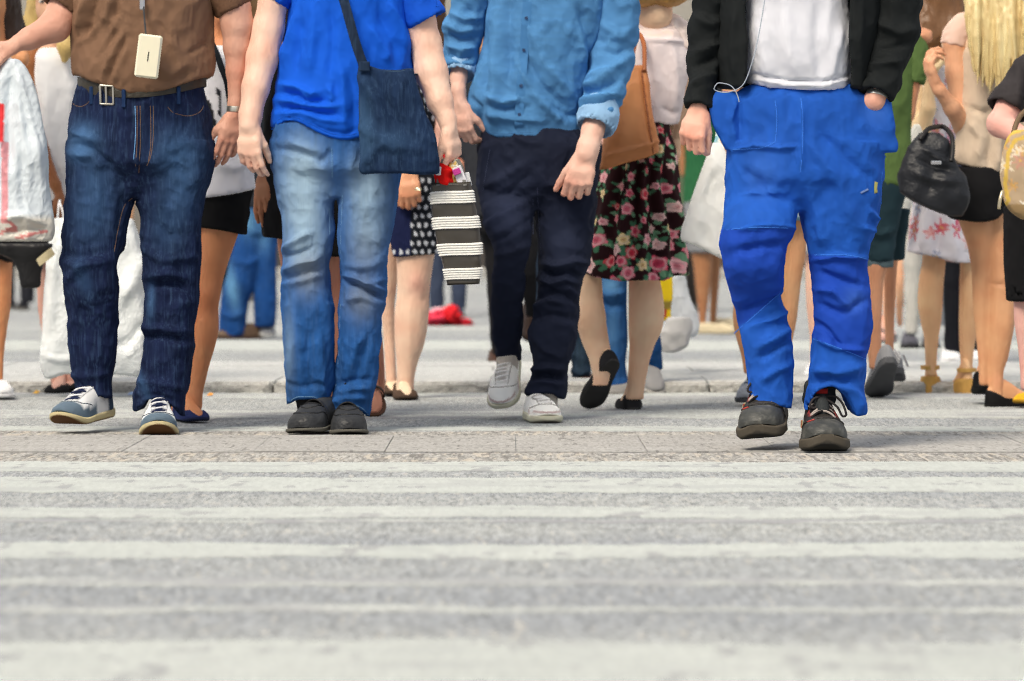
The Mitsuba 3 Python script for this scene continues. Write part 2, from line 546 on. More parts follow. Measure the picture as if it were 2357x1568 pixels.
STRIPES = [(1480, 1760, 'paint', 0.05), (1398, 1412, 'worn_paint', 0.04), (1335, 1351, 'worn_paint', 0.03), (1254, 1287, 'paint', 0.05), (1198, 1206, 'worn_paint', 0.03), (1169, 1194, 'paint', 0.04), (1101, 1135, 'paint', 0.04), (1065, 1087, 'paint', 0.03),
           (983, 993, 'paint', 0.03), (944, 964, 'worn_paint', 0.05), (906, 919, 'worn_paint', 0.05), (785, 806, 'paint', 0.05), (752, 760, 'worn_paint', 0.05)]
for k, (v0, v1, m, j) in enumerate(STRIPES):
    put('stripe', sheet(-XW, XW, gd(v1), gd(v0), 0.003, 600, 3, j, k), 'm_' + m, smooth=False, parent='road')
put('asphalt_strip', sheet(-XW, XW, gd(1065), gd(1043.5), 0.002, 600, 3, 0.03, 40), 'm_rough_asphalt', smooth=False, parent='road')
put('asphalt_strip', sheet(-XW, XW, gd(1004.5), gd(994), 0.002, 600, 3, 0.04, 41), 'm_rough_asphalt', smooth=False, parent='road')
rng = np.random.default_rng(4)
x = at(311 - 292 * 9, 1008, gd(1025))[0]
while x < 4:                                                    # the row of flagstones
    sk = -0.03 - 0.012 * x
    w = 292 / FOC * gd(1025)
    y0, y1 = gd(1043) + 0.003, gd(1005) - 0.003
    V = []
    z = 0.004 + rng.uniform(-0.0015, 0.0015)
    for zz, i in ((-0.03, 0.0006), (z - 0.0012, 0.0006), (z, 0.0018)):
        V += [[x + i, y0 + i, zz], [x + w - i, y0 + i, zz], [x + w - i, y1 - i, zz], [x + i, y1 - i, zz]]
    put('flagstone', trimesh.convex.convex_hull(np.array(V)), 'm_flag', smooth=False, parent='road')
    x += w
# the low island kerb and its slabs
KY, KZ = gd(905), 0.042
labels['pavement'] = {'label': 'pale granite pavement with low grey kerb behind the walkers', 'kind': 'structure'}
put('bed', sheet(-20, 20, KY + 0.1, KY + 2.6, KZ - 0.012), 'm_kerb', smooth=False, parent='pavement')
kw = 503 / FOC * KY
x = at(627, 900, KY)[0] - kw * 5
while x < 4.2:
    put('kerb_stone', block(x + 0.004, x + kw - 0.004, KY, KY + 0.16, -0.05, KZ + rng.uniform(-0.002, 0.002), 0.012), 'm_kerb', smooth=False, parent='pavement')
    for r in range(4):
        o = (r % 2) * 0.4
        put('slab', block(x + o + 0.003, x + o + kw - 0.003, KY + 0.166 + r * 0.6, KY + 0.166 + r * 0.6 + 0.594, -0.02, KZ + rng.uniform(-0.002, 0.001), 0.003), 'm_granite', smooth=False, parent='pavement')
    x += kw


# ------------------------------------------------------------------ hands, feet, shoes
def unit(v):
    v = np.asarray(v, float)
    return v / (np.linalg.norm(v) + 1e-12)


JOINTS = []
PH = ((0.042, 0.026, 0.020), (0.047, 0.030, 0.021), (0.043, 0.028, 0.020), (0.034, 0.020, 0.018))


def hand(S, wrist, f, n, thumb, size=1.0, curl=(25, 30, 34, 40), bend=1.0, tc=25, to=0.7, spread=3.0, tn=0.25):
    """Adds a hand to S: wrist point, direction of the fingers, direction the palm faces, side of the thumb."""
    f, n = unit(f), unit(n)
    n = unit(n - (n @ f) * f)
    l = np.cross(f, n)
    l = l if l @ np.asarray(thumb, float) > 0 else -l
    w = np.asarray(wrist, float)
    z = size
    offs = (0.031, 0.011, -0.010, -0.030)
    kl = (0.083, 0.086, 0.082, 0.074)
    back = -n
    for i in range(4):
        K = w + z * (kl[i] * f + offs[i] * l + 0.004 * back)
        W = w + z * (0.010 * f + offs[i] * 0.55 * l)
        S.limb([(*W, 0.0155 * z), (*(W * 0.45 + K * 0.55 + back * 0.002), 0.0135 * z), (*K, 0.0112 * z)], world=True, k=0.012)
    for i in range(4):
        K = w + z * (kl[i] * f + offs[i] * l + 0.004 * back)
        sp = math.radians(spread * (1.5 - i))
        ff = unit(f * math.cos(sp) + l * math.sin(sp))
        a, p, pts, r = 0.0, K, [(*K, 0.0105 * z)], (0.0095, 0.0085, 0.0072)
        c = curl[i] if not isinstance(curl[i], tuple) else None
        for j in range(3):
            a += math.radians((c * (0.9, 1.15, 0.8)[j] * (bend if j else 1)) if c is not None else curl[i][j])
            p = p + z * PH[i][j] * (ff * math.cos(a) + n * math.sin(a))
            pts.append((*p, r[j] * z * (0.92 if i == 3 else 1)))
        S.limb(pts, world=True, k=0.0035)
        JOINTS.extend([(*K, 1.0), (*pts[1][:3], .9), (*pts[2][:3], .5), (*pts[3][:3], .7)])
    b = w + z * (0.018 * f + 0.022 * l + 0.006 * n)
    d = unit(f + to * l + tn * n)
    p1 = b + z * 0.046 * d
    a = math.radians(tc)
    t2 = unit(d * math.cos(a) + unit(0.8 * n - 0.5 * l + 0.2 * f) * math.sin(a))
    p2 = p1 + z * 0.034 * t2
    p3 = p2 + z * 0.026 * unit(t2 + 0.25 * unit(f - 0.3 * l) * math.sin(a))
    S.limb([(*b, 0.017 * z), (*p1, 0.0128 * z)], world=True, k=0.012)
    S.limb([(*p1, 0.0128 * z), (*p2, 0.0108 * z), (*p3, 0.0085 * z)], world=True, k=0.004)


def arm(D, pts, hand_args=None, res=0.0045, k=0.015):
    S = Solid(D, res, k).limb(pts)
    if hand_args:
        hand(S, **hand_args)
    return S.mesh()


def place(m, pivot, to, yaw=0.0, pitch=0.0, roll=0.0):
    """Moves a shoe (toe along +y, heel at the origin) so that its local pivot stands at the world point; yaw 0 points the toe at the camera, pitch lifts the toe."""
    R = trimesh.transformations.euler_matrix(math.radians(pitch), math.radians(roll), 0, 'sxyz')
    R = trimesh.transformations.rotation_matrix(math.radians(180 + yaw), [0, 0, 1]) @ R
    V = (np.asarray(m.vertices) - np.asarray(pivot)) @ R[:3, :3].T + np.asarray(to)
    return trimesh.Trimesh(V, m.faces, process=False)


TW = ([0, .02, .06, .12, .25, .45, .6, .72, .82, .9, .95, .98, 1], [.16, .36, .52, .62, .66, .74, .90, 1, .97, .84, .66, .46, .16])


def shoe_rings(L, W, zb, zt, k=26, n=30, p=2.6, grow=0.0, flat=True, rim=None, shift=0.10):
    """Body of a shoe or foot: rings along its length; zb, zt: ([places], [heights]) of its underside and top."""
    t = (1 - np.cos(np.linspace(0, np.pi, k))) / 2
    w = np.interp(t, *TW) * W / 2 + grow
    b, h = PchipInterpolator(*zb)(t), PchipInterpolator(*zt)(t)
    cx = shift * W * 0.5 * np.clip((t - 0.35) / 0.65, 0, 1)
    th = np.arange(n) * 2 * np.pi / n
    c, s = np.cos(th), np.sin(th)
    x = np.sign(c) * np.abs(c) ** (2 / p)
    up = np.where(s > 0, np.abs(s) ** (2 / p), 0.0 if flat else -np.abs(s) ** (2 / p) * 0.3)
    R = np.zeros((k, n, 3))
    R[:, :, 0] = w[:, None] * x + cx[:, None]
    R[:, :, 1] = (t * L)[:, None]
    R[:, :, 2] = b[:, None] + (h - b)[:, None] * up
    if rim is not None:
        R[:, :, 2] = np.minimum(R[:, :, 2], PchipInterpolator(*rim)(t)[:, None])
    m = rings(R)
    m.invert()
    return m


def sole_rings(L, W, zb, zt, k=26, grow=0.003, shift=0.10):
    t = (1 - np.cos(np.linspace(0, np.pi, k))) / 2
    w = np.interp(t, *TW) * W / 2 + grow
    b, h = PchipInterpolator(*zb)(t), PchipInterpolator(*zt)(t)
    cx = shift * W * 0.5 * np.clip((t - 0.35) / 0.65, 0, 1)
    e = 0.18
    prof = np.array([(1, 0.25), (1.0, 0.8), (0.97, 1), (0, 1), (-0.97, 1), (-1, 0.8), (-1, 0.3), (-0.86, 0), (0, 0), (0.86, 0)])
    R = np.zeros((k, len(prof), 3))
    R[:, :, 0] = w[:, None] * prof[:, 0] + cx[:, None]
    R[:, :, 1] = (t * L)[:, None] + np.where(t[:, None] > 0.5, grow, -grow) * 1.0
    R[:, :, 2] = b[:, None] + (h - b)[:, None] * prof[:, 1]
    m = rings(R)
    m.invert()
    return m


FOOT_T = ([0, .1, .25, .4, .55, .75, .9, 1], [.055, .085, .10, .085, .062, .040, .028, .012])


def foot(L=0.235, W=0.085, lift=0.0):
    z = lambda a: ([0, .2, .5, .75, 1], [a + lift, a + lift * 0.95, a + lift * 0.45, a, a + 0.004])
    zb = z(0.006)
    zt = (FOOT_T[0], [h + float(PchipInterpolator(*zb)(t)) for t, h in zip(*FOOT_T)])
    m = shoe_rings(L - .006, W - .016, zb, zt)
    V = np.asarray(m.vertices) * [1, 1, .96] + [0, .004, 0]
    return trimesh.Trimesh(V, m.faces, process=False)


def flat_shoe(L=0.245, W=0.092, tongue=0.0):
    up = shoe_rings(L, W, ([0, .5, 1], [.004, .004, .010]), FOOT_T, grow=0.004, rim=([0, .12, .3, .6, .70, .76, .9, 1], [.062 + tongue, .050, .030, .028, .032, .055, .055, .04]))
    so = sole_rings(L + 0.002, W, ([0, .5, .8, 1], [0, 0, 0, .008]), ([0, .5, .8, 1], [.010, .010, .010, .016]), grow=0.002)
    return up, so


def sneaker(L=0.29, W=0.108, collar=0.105, toe=0.052, sole=0.028, spring=0.022):
    up = shoe_rings(L, W, ([0, .5, .8, 1], [sole * .8, sole * .7, sole * .6, sole * .6 + spring]),
                    ([0, .1, .25, .38, .5, .62, .75, .88, 1], [collar * .85, collar, collar, collar * .98, collar * .86, toe * 1.42, toe * 1.14, toe * 1.02, toe * 0.55 + spring * .6]))
    so = sole_rings(L, W, ([0, .1, .5, .75, 1], [.008, 0, 0, 0, spring]), ([0, .1, .5, .75, .93, 1], [sole * 1.1, sole, sole * .9, sole * .8, sole * .6 + spring * .6, sole * .45 + spring]), grow=0.004)
    return up, so


def on_shoe(L, W, zb, zt, x, t, p=2.6, shift=0.10, off=0.001):
    """A point on the upper made by shoe_rings: x across, t along."""
    w = np.interp(t, *TW) * W / 2
    b, h = float(PchipInterpolator(*zb)(t)), float(PchipInterpolator(*zt)(t))
    cx = shift * W * 0.5 * max((t - 0.35) / 0.65, 0)
    r = min(abs(x) / w, .999)
    return (x + cx, t * L, b + (h - b) * (1 - r ** p) ** (1 / p) + off)


def sneaker_z(collar=0.105, toe=0.052, sole=0.028, spring=0.022):
    return ([0, .5, .8, 1], [sole * .8, sole * .7, sole * .6, sole * .6 + spring]), ([0, .1, .25, .38, .5, .62, .75, .88, 1], [collar * .85, collar, collar, collar * .98, collar * .86, toe * 1.42, toe * 1.14, toe * 1.02, toe * 0.55 + spring * .6])


def shoe_line(k, q, spec, pts, r, col_, name='seam', mat='m_leather'):
    L, W, zb, zt = spec
    P3 = [on_shoe(L, W, zb, zt, x, t) for x, t in smooth_path(np.array(pts), 26)]
    return put(name, place(tube(P3, r, 6), *q), mat, col_, True, k)


# ------------------------------------------------------------------ clothes and heads
def plane_cut(S, p, n):
    p, n = np.asarray(p, float), unit(n)
    S.cuts.append(lambda x, y, z, d: np.maximum(d, (x - p[0]) * n[0] + (y - p[1]) * n[1] + (z - p[2]) * n[2]))


def sleeve(D, pts, res=0.007, t=0.011, deep=0.05):
    """A sleeve along print points, with an open cuff at the last one."""
    S = Solid(D, res, 0.02)
    W = []
    for q in pts:
        d = D + (q[3] if len(q) > 3 else 0.0)
        W.append((*at(q[0], q[1], d), q[2] / FOC * d))
    W = np.array(W)
    e = unit(W[-1, :3] - W[-2, :3])
    S.limb(np.vstack([W, [*(W[-1, :3] + e * 0.05), W[-1, 3]]]), world=True)
    p = W[-1, :3]
    S.cuts.append(lambda x, y, z, d: np.maximum(d, -np.maximum(d + t, -((x - p[0]) * e[0] + (y - p[1]) * e[1] + (z - p[2]) * e[2]) - deep)))
    plane_cut(S, p, e)
    return S.mesh()


def head(S, x, y, z, yaw=0.0):
    """Neck, skull, jaw, nose and ears on S; z is the crown, yaw 0 faces the camera."""
    c, s = math.cos(math.radians(yaw)), math.sin(math.radians(yaw))
    w = lambda a, b, h: (x + a * c - b * s, y - a * s - b * c, z + h)      # a: to the side, b: forward
    S.limb([(*w(0, -.03, -.33), .062), (*w(0, -.015, -.20), .056)], world=True, k=0.03)
    S.ball(w(0, -.012, -.095), (.078 if abs(c) > .7 else .094, .094 if abs(c) > .7 else .078, .098), k=0.03)
    S.limb([(*w(0, .035, -.15), .055), (*w(0, .055, -.195), .034)], world=True, k=0.03)
    S.limb([(*w(0, .085, -.11), .009), (*w(0, .103, -.142), .013)], world=True, k=0.012)
    for q in (-1, 1):
        S.limb([(*w(.080 * q, -.01, -.105), .011), (*w(.078 * q, -.005, -.145), .009)], world=True, k=0.006)
        S.limb([(*w(.022 * q, .085, -.165), .010), (*w(0, .092, -.168), .011)], world=True, k=0.006)
        S.limb([(*w(.052 * q, .072, -.085), .011), (*w(.018 * q, .086, -.086), .010)], world=True, k=0.012)


def core(S, D, uc, vs, D2=None, hips=0.13, chest=0.14):
    """The hidden trunk, so that the body is one figure: shoulders at print height vs, hips below."""
    c = at(uc, vs, D)
    z = c[2]
    S.limb([(c[0], D, z - 0.05, 0.05), (c[0], D, z - 0.25, chest * .45), (c[0], D, z - 0.45, hips * .42), (c[0], D, z - 0.58, hips * .45)], world=True, k=0.05)
    S.limb([(c[0] - chest * 1.05, D, z - 0.06, .035), (c[0] + chest * 1.05, D, z - 0.06, .035)], world=True, k=0.04)
    return c


SKIN, TAN, PINK, PALE, BROWN = P(236, 190, 164), P(226, 160, 112), P(238, 184, 168), P(246, 212, 180), P(176, 122, 84)


def skin_tint(m, base, seed=0, warm=0.12):
    V = np.asarray(m.vertices)
    n = meshkit.fbm(V * 22, 3, seed)[:, None] - 0.5
    big = meshkit.fbm(V * 7, 2, seed + 3)[:, None] - 0.5
    C = np.asarray(base) * (1 + n * np.array([0.10, 0.30, 0.36])) * (1 + big * np.array([0.06, 0.26, 0.30]))
    if JOINTS:                                                   # knuckles and fingertips are redder
        from scipy.spatial import cKDTree
        J = np.array(JOINTS)
        d, i = cKDTree(J[:, :3]).query(V, distance_upper_bound=0.03)
        w = np.where(np.isfinite(d), np.exp(-(np.minimum(d, .05) / 0.010) ** 2) * J[np.minimum(i, len(J) - 1), 3], 0)
        C = C * (1 - w[:, None] * np.array([0.06, 0.26, 0.30]))
    return C


HEADS, WHO = [], []


def torso_head(D, uc, vs, crown=None, yaw=0.0, res=0.012, extra=None, slim=1.0):
    S = Solid(D, res, 0.03)
    c = core(S, D, uc, vs, None, .13 * slim, .14 * slim)
    head(S, c[0], D, c[2] + 0.27 if crown is None else crown, yaw)
    HEADS.append((WHO[-1], c[0], D, c[2] + 0.27 if crown is None else crown, yaw))
    if extra:
        extra(S)
    return S.mesh(), c


def hair_mesh(c, D, yaw=0.0, length=0.0, crown=None, width=1.0, seed=0, res=0.01):
    """Hair over the skull of a head made by torso_head; length: how far it hangs below the ears."""
    z = c[2] + 0.27 if crown is None else crown
    k, s = math.cos(math.radians(yaw)), math.sin(math.radians(yaw))
    S = Solid(D, res, 0.03)
    S.ball((c[0] + 0.03 * s, D + 0.03 * k, z - 0.085), (.096, .104, .104))
    if length > 0:
        S.limb([(c[0] + .05 * s - .03 * k, D + .05 * k, z - .12, .075), (c[0] + .08 * s - .05 * k * width, D + .085 * k, z - .22 - length * .5, .07 * width), (c[0] + .09 * s - .04 * k, D + .10 * k, z - .2 - length, .035)], world=True)
        S.limb([(c[0] + .05 * s + .03 * k, D + .05 * k, z - .12, .075), (c[0] + .08 * s + .05 * k * width, D + .085 * k, z - .22 - length * .5, .07 * width), (c[0] + .09 * s + .04 * k, D + .10 * k, z - .2 - length, .035)], world=True)
    fz = (c[0] + 0.10 * -s, D - 0.10 * k, z - 0.13)
    S.cuts.append(lambda x, y, zz, d: np.maximum(d, 0.085 - np.sqrt((x - fz[0]) ** 2 + (y - fz[1]) ** 2 + ((zz - fz[2]) * 0.75) ** 2)))
    return folds(S.mesh(), D, (), ((60, 60, 6, 5, seed),))


def hair_tint(m, a, b, seed=0):
    V = np.asarray(m.vertices)
    w = meshkit.fbm(V * np.array([90, 90, 7]), 3, seed)
    return np.asarray(a) * (1 - w[:, None]) + np.asarray(b) * w[:, None]


def denim(m, D, base, light, fades=(), seed=0, streak=0.35):
    V, N = np.asarray(m.vertices), normals(m)
    C = np.tile(np.asarray(base, float), (len(V), 1))
    C = C * (1 + streak * (meshkit.fbm(V * np.array([95, 60, 7]), 3, seed)[:, None] - 0.5) * 2)
    C = C * speck(V, 11, 0.22, seed + 1)
    for u, v, ru, rv, a, tilt in fades:
        C = cmix(C, light, a * blob(V, u, v, ru, rv, D, tilt) * (0.35 + 0.65 * front(N)) * (0.75 + 0.5 * meshkit.fbm(V * np.array([45, 40, 14]), 3, seed + 2)))
    return C


def ring_band(D, c, a, b, h, t, tilt=lambda x: 0.0, n=48, grow=0.0, axis=None):
    """A flat band round an ellipse (belt, strap)."""
    th = np.arange(n + 1) * 2 * np.pi / n
    R = np.zeros((n + 1, 4, 3))
    for i, (k, zz) in enumerate(((0, -h / 2), (t, -h / 2), (t, h / 2), (0, h / 2))):
        X = (a + k) * np.cos(th)
        R[:, i, 0], R[:, i, 1] = c[0] + X, c[1] + (b + k) * np.sin(th)
        R[:, i, 2] = c[2] + zz + np.array([tilt(x) for x in X])
    m = rings(R, False)
    return m


def bracelet(p, axis, r, w=0.014, t=0.0035, n=40, flat=0.85):
    """A watch strap round a wrist at p along its axis."""
    ax = unit(axis)
    a = unit(np.cross(ax, [0, 1, 0.1]))
    b = np.cross(ax, a)
    th = np.arange(n + 1) * 2 * np.pi / n
    R = np.zeros((n + 1, 4, 3))
    for i, (k, h) in enumerate(((0, -w / 2), (t, -w / 2), (t, w / 2), (0, w / 2))):
        R[:, i] = np.asarray(p) + (r + k) * np.cos(th)[:, None] * a + (r + k) * flat * np.sin(th)[:, None] * b + h * ax
    return rings(R, False)


def person(label, group=None):
    WHO.append(thing('person', label, 'person', group))
    return WHO[-1]


def cloth(who, name, m, color, mat='m_cloth', label=None, a=0.10, seed=0):
    c = np.asarray(color, float)
    return put(name, m, mat, tint(np.asarray(m.vertices), c, a, 12.0, seed) if c.ndim == 1 else c, True, who, label)


def flush(m, C, D, marks):
    V = np.asarray(m.vertices)
    for u, v, ru, rv, a, col_ in marks:
        C = cmix(C, col_, a * blob(V, u, v, ru, rv, D))
    return C


def body(who, meshes, skin, seed=0, D=12.0, marks=()):
    m = join(*meshes)
    return put('body', m, 'm_skin', flush(m, skin_tint(m, skin, seed), D, marks), True, who)


def shoe(who, parts, cols, pivot, to, yaw=0, pitch=0, roll=0, mats=('m_cloth', 'm_rubber'), names=('shoe', 'sole'), colfn=None):
    up, so = parts
    k = put(names[0], place(up, pivot, to, yaw, pitch, roll), mats[0], colfn(np.asarray(up.vertices)) if colfn else tint(np.asarray(up.vertices), cols[0], 0.15, 30), True, who)
    cs_ = tint(np.asarray(so.vertices), cols[1], 0.2, 40)
    if len(cols) > 2:                                            # the tread under it
        cs_[np.isin(np.arange(len(cs_)) % 10, (7, 8, 9))] = cols[2]
    put(names[1], place(so, pivot, to, yaw, pitch, roll), mats[1], cs_, True, k)
    return k
# ------------------------------------------------------------------ person in brown shirt and dark jeans
D = 12.3
p1 = person('person in brown short sleeve shirt and dark blue jeans, one arm out to the side')
tr, c = torso_head(D, 328, -88)
la = arm(D, [(205, -62, 40, .02), (150, 30, 40, -.02), (128, 62, 36, -.05), (70, 90, 25, -.10), (45, 100, 20, -.12)],
         dict(wrist=at(40, 104, D - .12), f=(-1, -.25, -.35), n=(0.1, .25, -1), thumb=(0, -1, 0), size=1.0, curl=(52, 56, 58, 60), to=.5))
ra = arm(D, [(478, -62, 40), (540, 20, 37), (547, 60, 36), (546, 110, 30), (545, 165, 23), (543, 240, 16.5), (541, 262, 18)],
         dict(wrist=at(541, 268, D), f=(-.22, -.05, -1), n=(-.45, .9, 0), thumb=(-1, -.3, 0), size=.98, curl=(14, 18, 20, 24), to=.62, tn=.1))
body(p1, [tr, la, ra], P(222, 168, 146), 1)
put('hair', hair_mesh(c, D), 'm_hair', P(60, 45, 38), True, p1)

S = Solid(D, .0065, .03)
S.loft([(228, 215, 470), (205, 190, 482), (178, 176, 488), (140, 170, 491), (100, 171, 491), (50, 164, 489), (0, 160, 487), (-50, 168, 483), (-84, 215, 440), (-104, 280, 375)], ratio=.74)
S.limb([(200, -62, 46, 0), (330, -84, 40, 0), (462, -62, 46, 0)])
S.hem([(150, 168), (188, 178), (237, 197), (290, 214), (325, 223), (382, 214), (430, 197), (463, 184), (510, 172)])
m = folds(S.mesh(), D, [([(215, 0), (200, 40), (190, 75)], 9, 8), ([(238, -5), (222, 40), (208, 90)], 8, -7), ([(270, 0), (262, 35), (250, 60)], 9, 8), ([(290, -5), (275, 50)], 8, -6),
                        ([(290, 45), (255, 110), (225, 165)], 8, 5), ([(300, 80), (270, 130), (250, 185)], 7, 5), ([(285, 70), (250, 125), (232, 150)], 7, -5), ([(315, 110), (290, 150), (270, 200)], 8, 4),
                        ([(305, 90), (283, 140), (262, 185)], 6, -5), ([(360, 150), (400, 175), (440, 150)], 10, 4), ([(350, 185), (400, 195), (455, 165)], 9, -4), ([(345, 40), (380, 90), (420, 120)], 10, 3),
                        ([(440, 130), (470, 112), (486, 100)], 6, -4), ([(185, 110), (215, 90), (240, 60)], 8, 4)], [(11, 11, 4.5, 6, 3), (26, 26, 14, 3.0, 5)])
cloth(p1, 'shirt', m, P(132, 101, 80), a=.08)
for pts in ([(212, -60, 50, 0), (165, -8, 46, -.01), (140, 24, 43, -.03)], [(470, -62, 46, 0), (520, -12, 42, 0), (540, 26, 39, 0)]):
    m = folds(sleeve(D, pts), D, (), [(14, 14, 9, 6, 8)])
    cloth(p1, 'sleeve', m, P(108, 80, 62))
put('collar', Solid(D, .008, .02).limb([(282, -104, 14, -.02), (328, -96, 14, -.09), (374, -104, 14, -.02)]).mesh(), 'm_cloth', P(120, 88, 66), True, p1)

S = Solid(D, .0062, .022)
S.loft([(188, 190, 466), (240, 174, 474), (300, 163, 485), (365, 163, 486), (410, 180, 465, 0, .105), (455, 240, 396, 0, .07)], ratio=.66, k=.05)
S.loft([(330, 162, 318), (400, 158, 312), (442, 156, 310), (501, 152, 296), (560, 146, 284), (600, 146, 268, -.03), (659, 152, 270, -.03), (718, 160, 268, -.01), (797, 163, 262), (856, 170, 258), (908, 176, 252), (935, 178, 250)], ratio=.95, p=2.4)
S.loft([(330, 318, 487), (400, 314, 483), (442, 317, 470), (501, 324, 460), (560, 331, 458), (619, 335, 454), (679, 337, 452), (757, 331, 444), (836, 331, 439), (876, 323, 434), (915, 306, 424), (940, 307, 421), (964, 312, 419)], ratio=.95, p=2.4)
S.hem([(140, 915), (175, 905), (215, 908), (260, 922), (300, 940), (312, 948), (345, 918), (375, 916), (402, 936), (420, 962)])
J = [([(165, 350), (200, 362), (235, 352)], 10, 6), ([(163, 330), (200, 338), (240, 360), (280, 395)], 9, -7), ([(170, 300), (210, 318), (250, 330)], 10, 6), ([(300, 430), (275, 400), (250, 380)], 9, -5),
     ([(345, 672), (356, 655), (385, 650), (420, 652), (440, 672)], 11, -11), ([(350, 690), (352, 730), (340, 765)], 10, 7), ([(345, 640), (390, 630), (440, 645)], 12, 7), ([(333, 778), (370, 772), (435, 785)], 8, -7),
     ([(333, 760), (380, 755), (435, 765)], 9, 6), ([(310, 925), (330, 910), (370, 908), (410, 925)], 8, -6), ([(320, 885), (360, 880), (430, 895)], 9, 6), ([(150, 575), (180, 590), (250, 580)], 10, -7), ([(150, 600), (190, 612), (262, 598)], 10, 6),
     ([(160, 650), (190, 620), (210, 600)], 9, 5), ([(165, 860), (200, 868), (255, 858)], 9, 5), ([(330, 560), (380, 600), (450, 590)], 12, 6), ([(350, 500), (390, 540), (440, 545)], 12, -5), ([(290, 440), (278, 500), (272, 540)], 6, -4),
     ([(330, 250), (331, 300), (326, 390)], 4, 5), ([(355, 250), (356, 330), (350, 380)], 5, -3)]
m = folds(S.mesh(), D, J, [(10, 10, 6, 7, 4), (30, 30, 18, 2.6, 6)])
c = denim(m, D, P(8, 21, 56), P(84, 128, 180), [(200, 318, 34, 34, .62, 0), (190, 355, 30, 20, .5, 0), (225, 430, 45, 70, .32, 0), (420, 360, 52, 60, .42, 0), (425, 440, 40, 60, .28, 0), (215, 510, 45, 50, .22, 0), (390, 520, 40, 60, .2, 0), (352, 690, 9, 40, .35, 0), (335, 890, 10, 40, .3, .4), (200, 640, 18, 50, .2, .3)], 2)
kj = cloth(p1, 'jeans', m, c, 'm_denim')
for q in ([(326, 248), (327, 330), (323, 385)], [(333, 248), (334, 330), (329, 400)], [(356, 248), (357, 330), (352, 375)], [(363, 248), (363, 300), (358, 360), (348, 384)],
          [(395, 250), (410, 264), (440, 270), (463, 262), (472, 246)], [(172, 240), (192, 248), (215, 236)], [(316, 452), (292, 475), (279, 520), (269, 580)]):
    seam(kj, m, q, D, P(128, 98, 76), .0011)
seam(kj, m, [(321, 248), (323, 300), (319, 370)], D, P(120, 175, 230), .0012)
cc = at(328, 205, D)
px = D / FOC
bt = ring_band(D, (cc[0], D, at(0, 212, D)[2]), 144 * px, 146 * .68 * px, 34 * px, .006, lambda x: (x / (137 * px)) ** 2 * 20 * px + x * .04)
kb = put('belt', bt, 'm_leather', P(58, 54, 46), True, p1)
bp = at(256, 222, D)
by = D - math.sqrt(max(0, 1 - ((bp[0] - cc[0]) / (144 * px)) ** 2)) * 146 * .68 * px - .014
M = join(*[tube([(bp[0] + a, by, bp[2] + b), (bp[0] + a2, by - .002, bp[2] + b2)], .0042) for a, b, a2, b2 in ((-.018, -.030, -.020, .028), (-.020, .028, .020, .026), (.020, .026, .022, -.030), (.022, -.030, -.018, -.030), (0, -.030, -.002, .028))])
put('buckle', M, 'm_metal', (.52, .49, .42), True, kb)
for u in (219, 296, 419):
    q = at(u, 222 + (8 if u == 296 else 0), D)
    yy = D - math.sqrt(max(0, 1 - ((q[0] - cc[0]) / (144 * px)) ** 2)) * 146 * .68 * px - .011
    put('belt_loop', block(q[0] - .006, q[0] + .006, yy - .003, yy + .006, q[2] - .030, q[2] + .026, .002), 'm_denim', P(24, 46, 86), False, p1)


def runner(V):
    """White, grey and navy running shoe."""
    t, x, z = V[:, 1] / .29, V[:, 0], V[:, 2]
    C = np.tile(P(238, 240, 242), (len(V), 1))
    C = cmix(C, P(98, 116, 132), ((t > .80) | ((z < .050) & (t > .5))) * 1.0)
    C = cmix(C, P(24, 34, 66), ((np.abs(x - .004) < .017) & (t > .42) & (t < .74) & (z > .05)) * 1.0)
    C = cmix(C, P(60, 78, 100), ((t < .2) & (z < .075)) * 1.0)
    return C * speck(V, 40, .06)


RUN = sneaker(.29, .116, .125, .066, .026, .034)
for piv, to, yaw, pit, rol in (((0, .29, 0), np.array([at(368, 0, D - .25)[0], D - .25, .001]), 6, 3, 0), ((.01, .27, 0), at(142, 980, D - .16), -24, -4, 0)):
    k = shoe(p1, RUN, (0, P(214, 200, 156), P(104, 70, 40)), piv, to, yaw, pit, rol, ('m_cloth', 'm_rubber'), colfn=runner)
    sp = (.29, .116, *sneaker_z(.125, .066, .026, .034))
    for i, t in enumerate((.46, .53, .60, .67, .73)):
        shoe_line(k, (piv, to, yaw, pit, rol), sp, [(-.024, t - .02), (0, t), (.024, t + .02)], .0036, P(240, 242, 246) if i % 2 else P(30, 40, 74), 'lace', 'm_cloth')
    for sg in (-1, 1):
        shoe_line(k, (piv, to, yaw, pit, rol), sp, [(sg * .026, .42), (sg * .025, .60), (sg * .022, .76)], .0022, P(206, 208, 212), 'eyelet_edge')
    shoe_line(k, (piv, to, yaw, pit, rol), sp, [(-.050, .62), (-.040, .76), (0, .80), (.040, .76), (.050, .62)], .0016, P(70, 86, 104))
for q in ([(372, 860, 30, .0), (372, 945, 22, -.02)], [(212, 840, 30, 0), (205, 930, 26, -.03)]):
    put('sock', Solid(D, .01, .02).limb(q).mesh(), 'm_cloth', P(30, 34, 48), True, p1)
w = at(543, 252, D)
put('wristwatch', bracelet(w, (-.05, 0, -1), .0255, .017, .004, 40, .95), 'm_metal', (.66, .63, .55), True, p1)

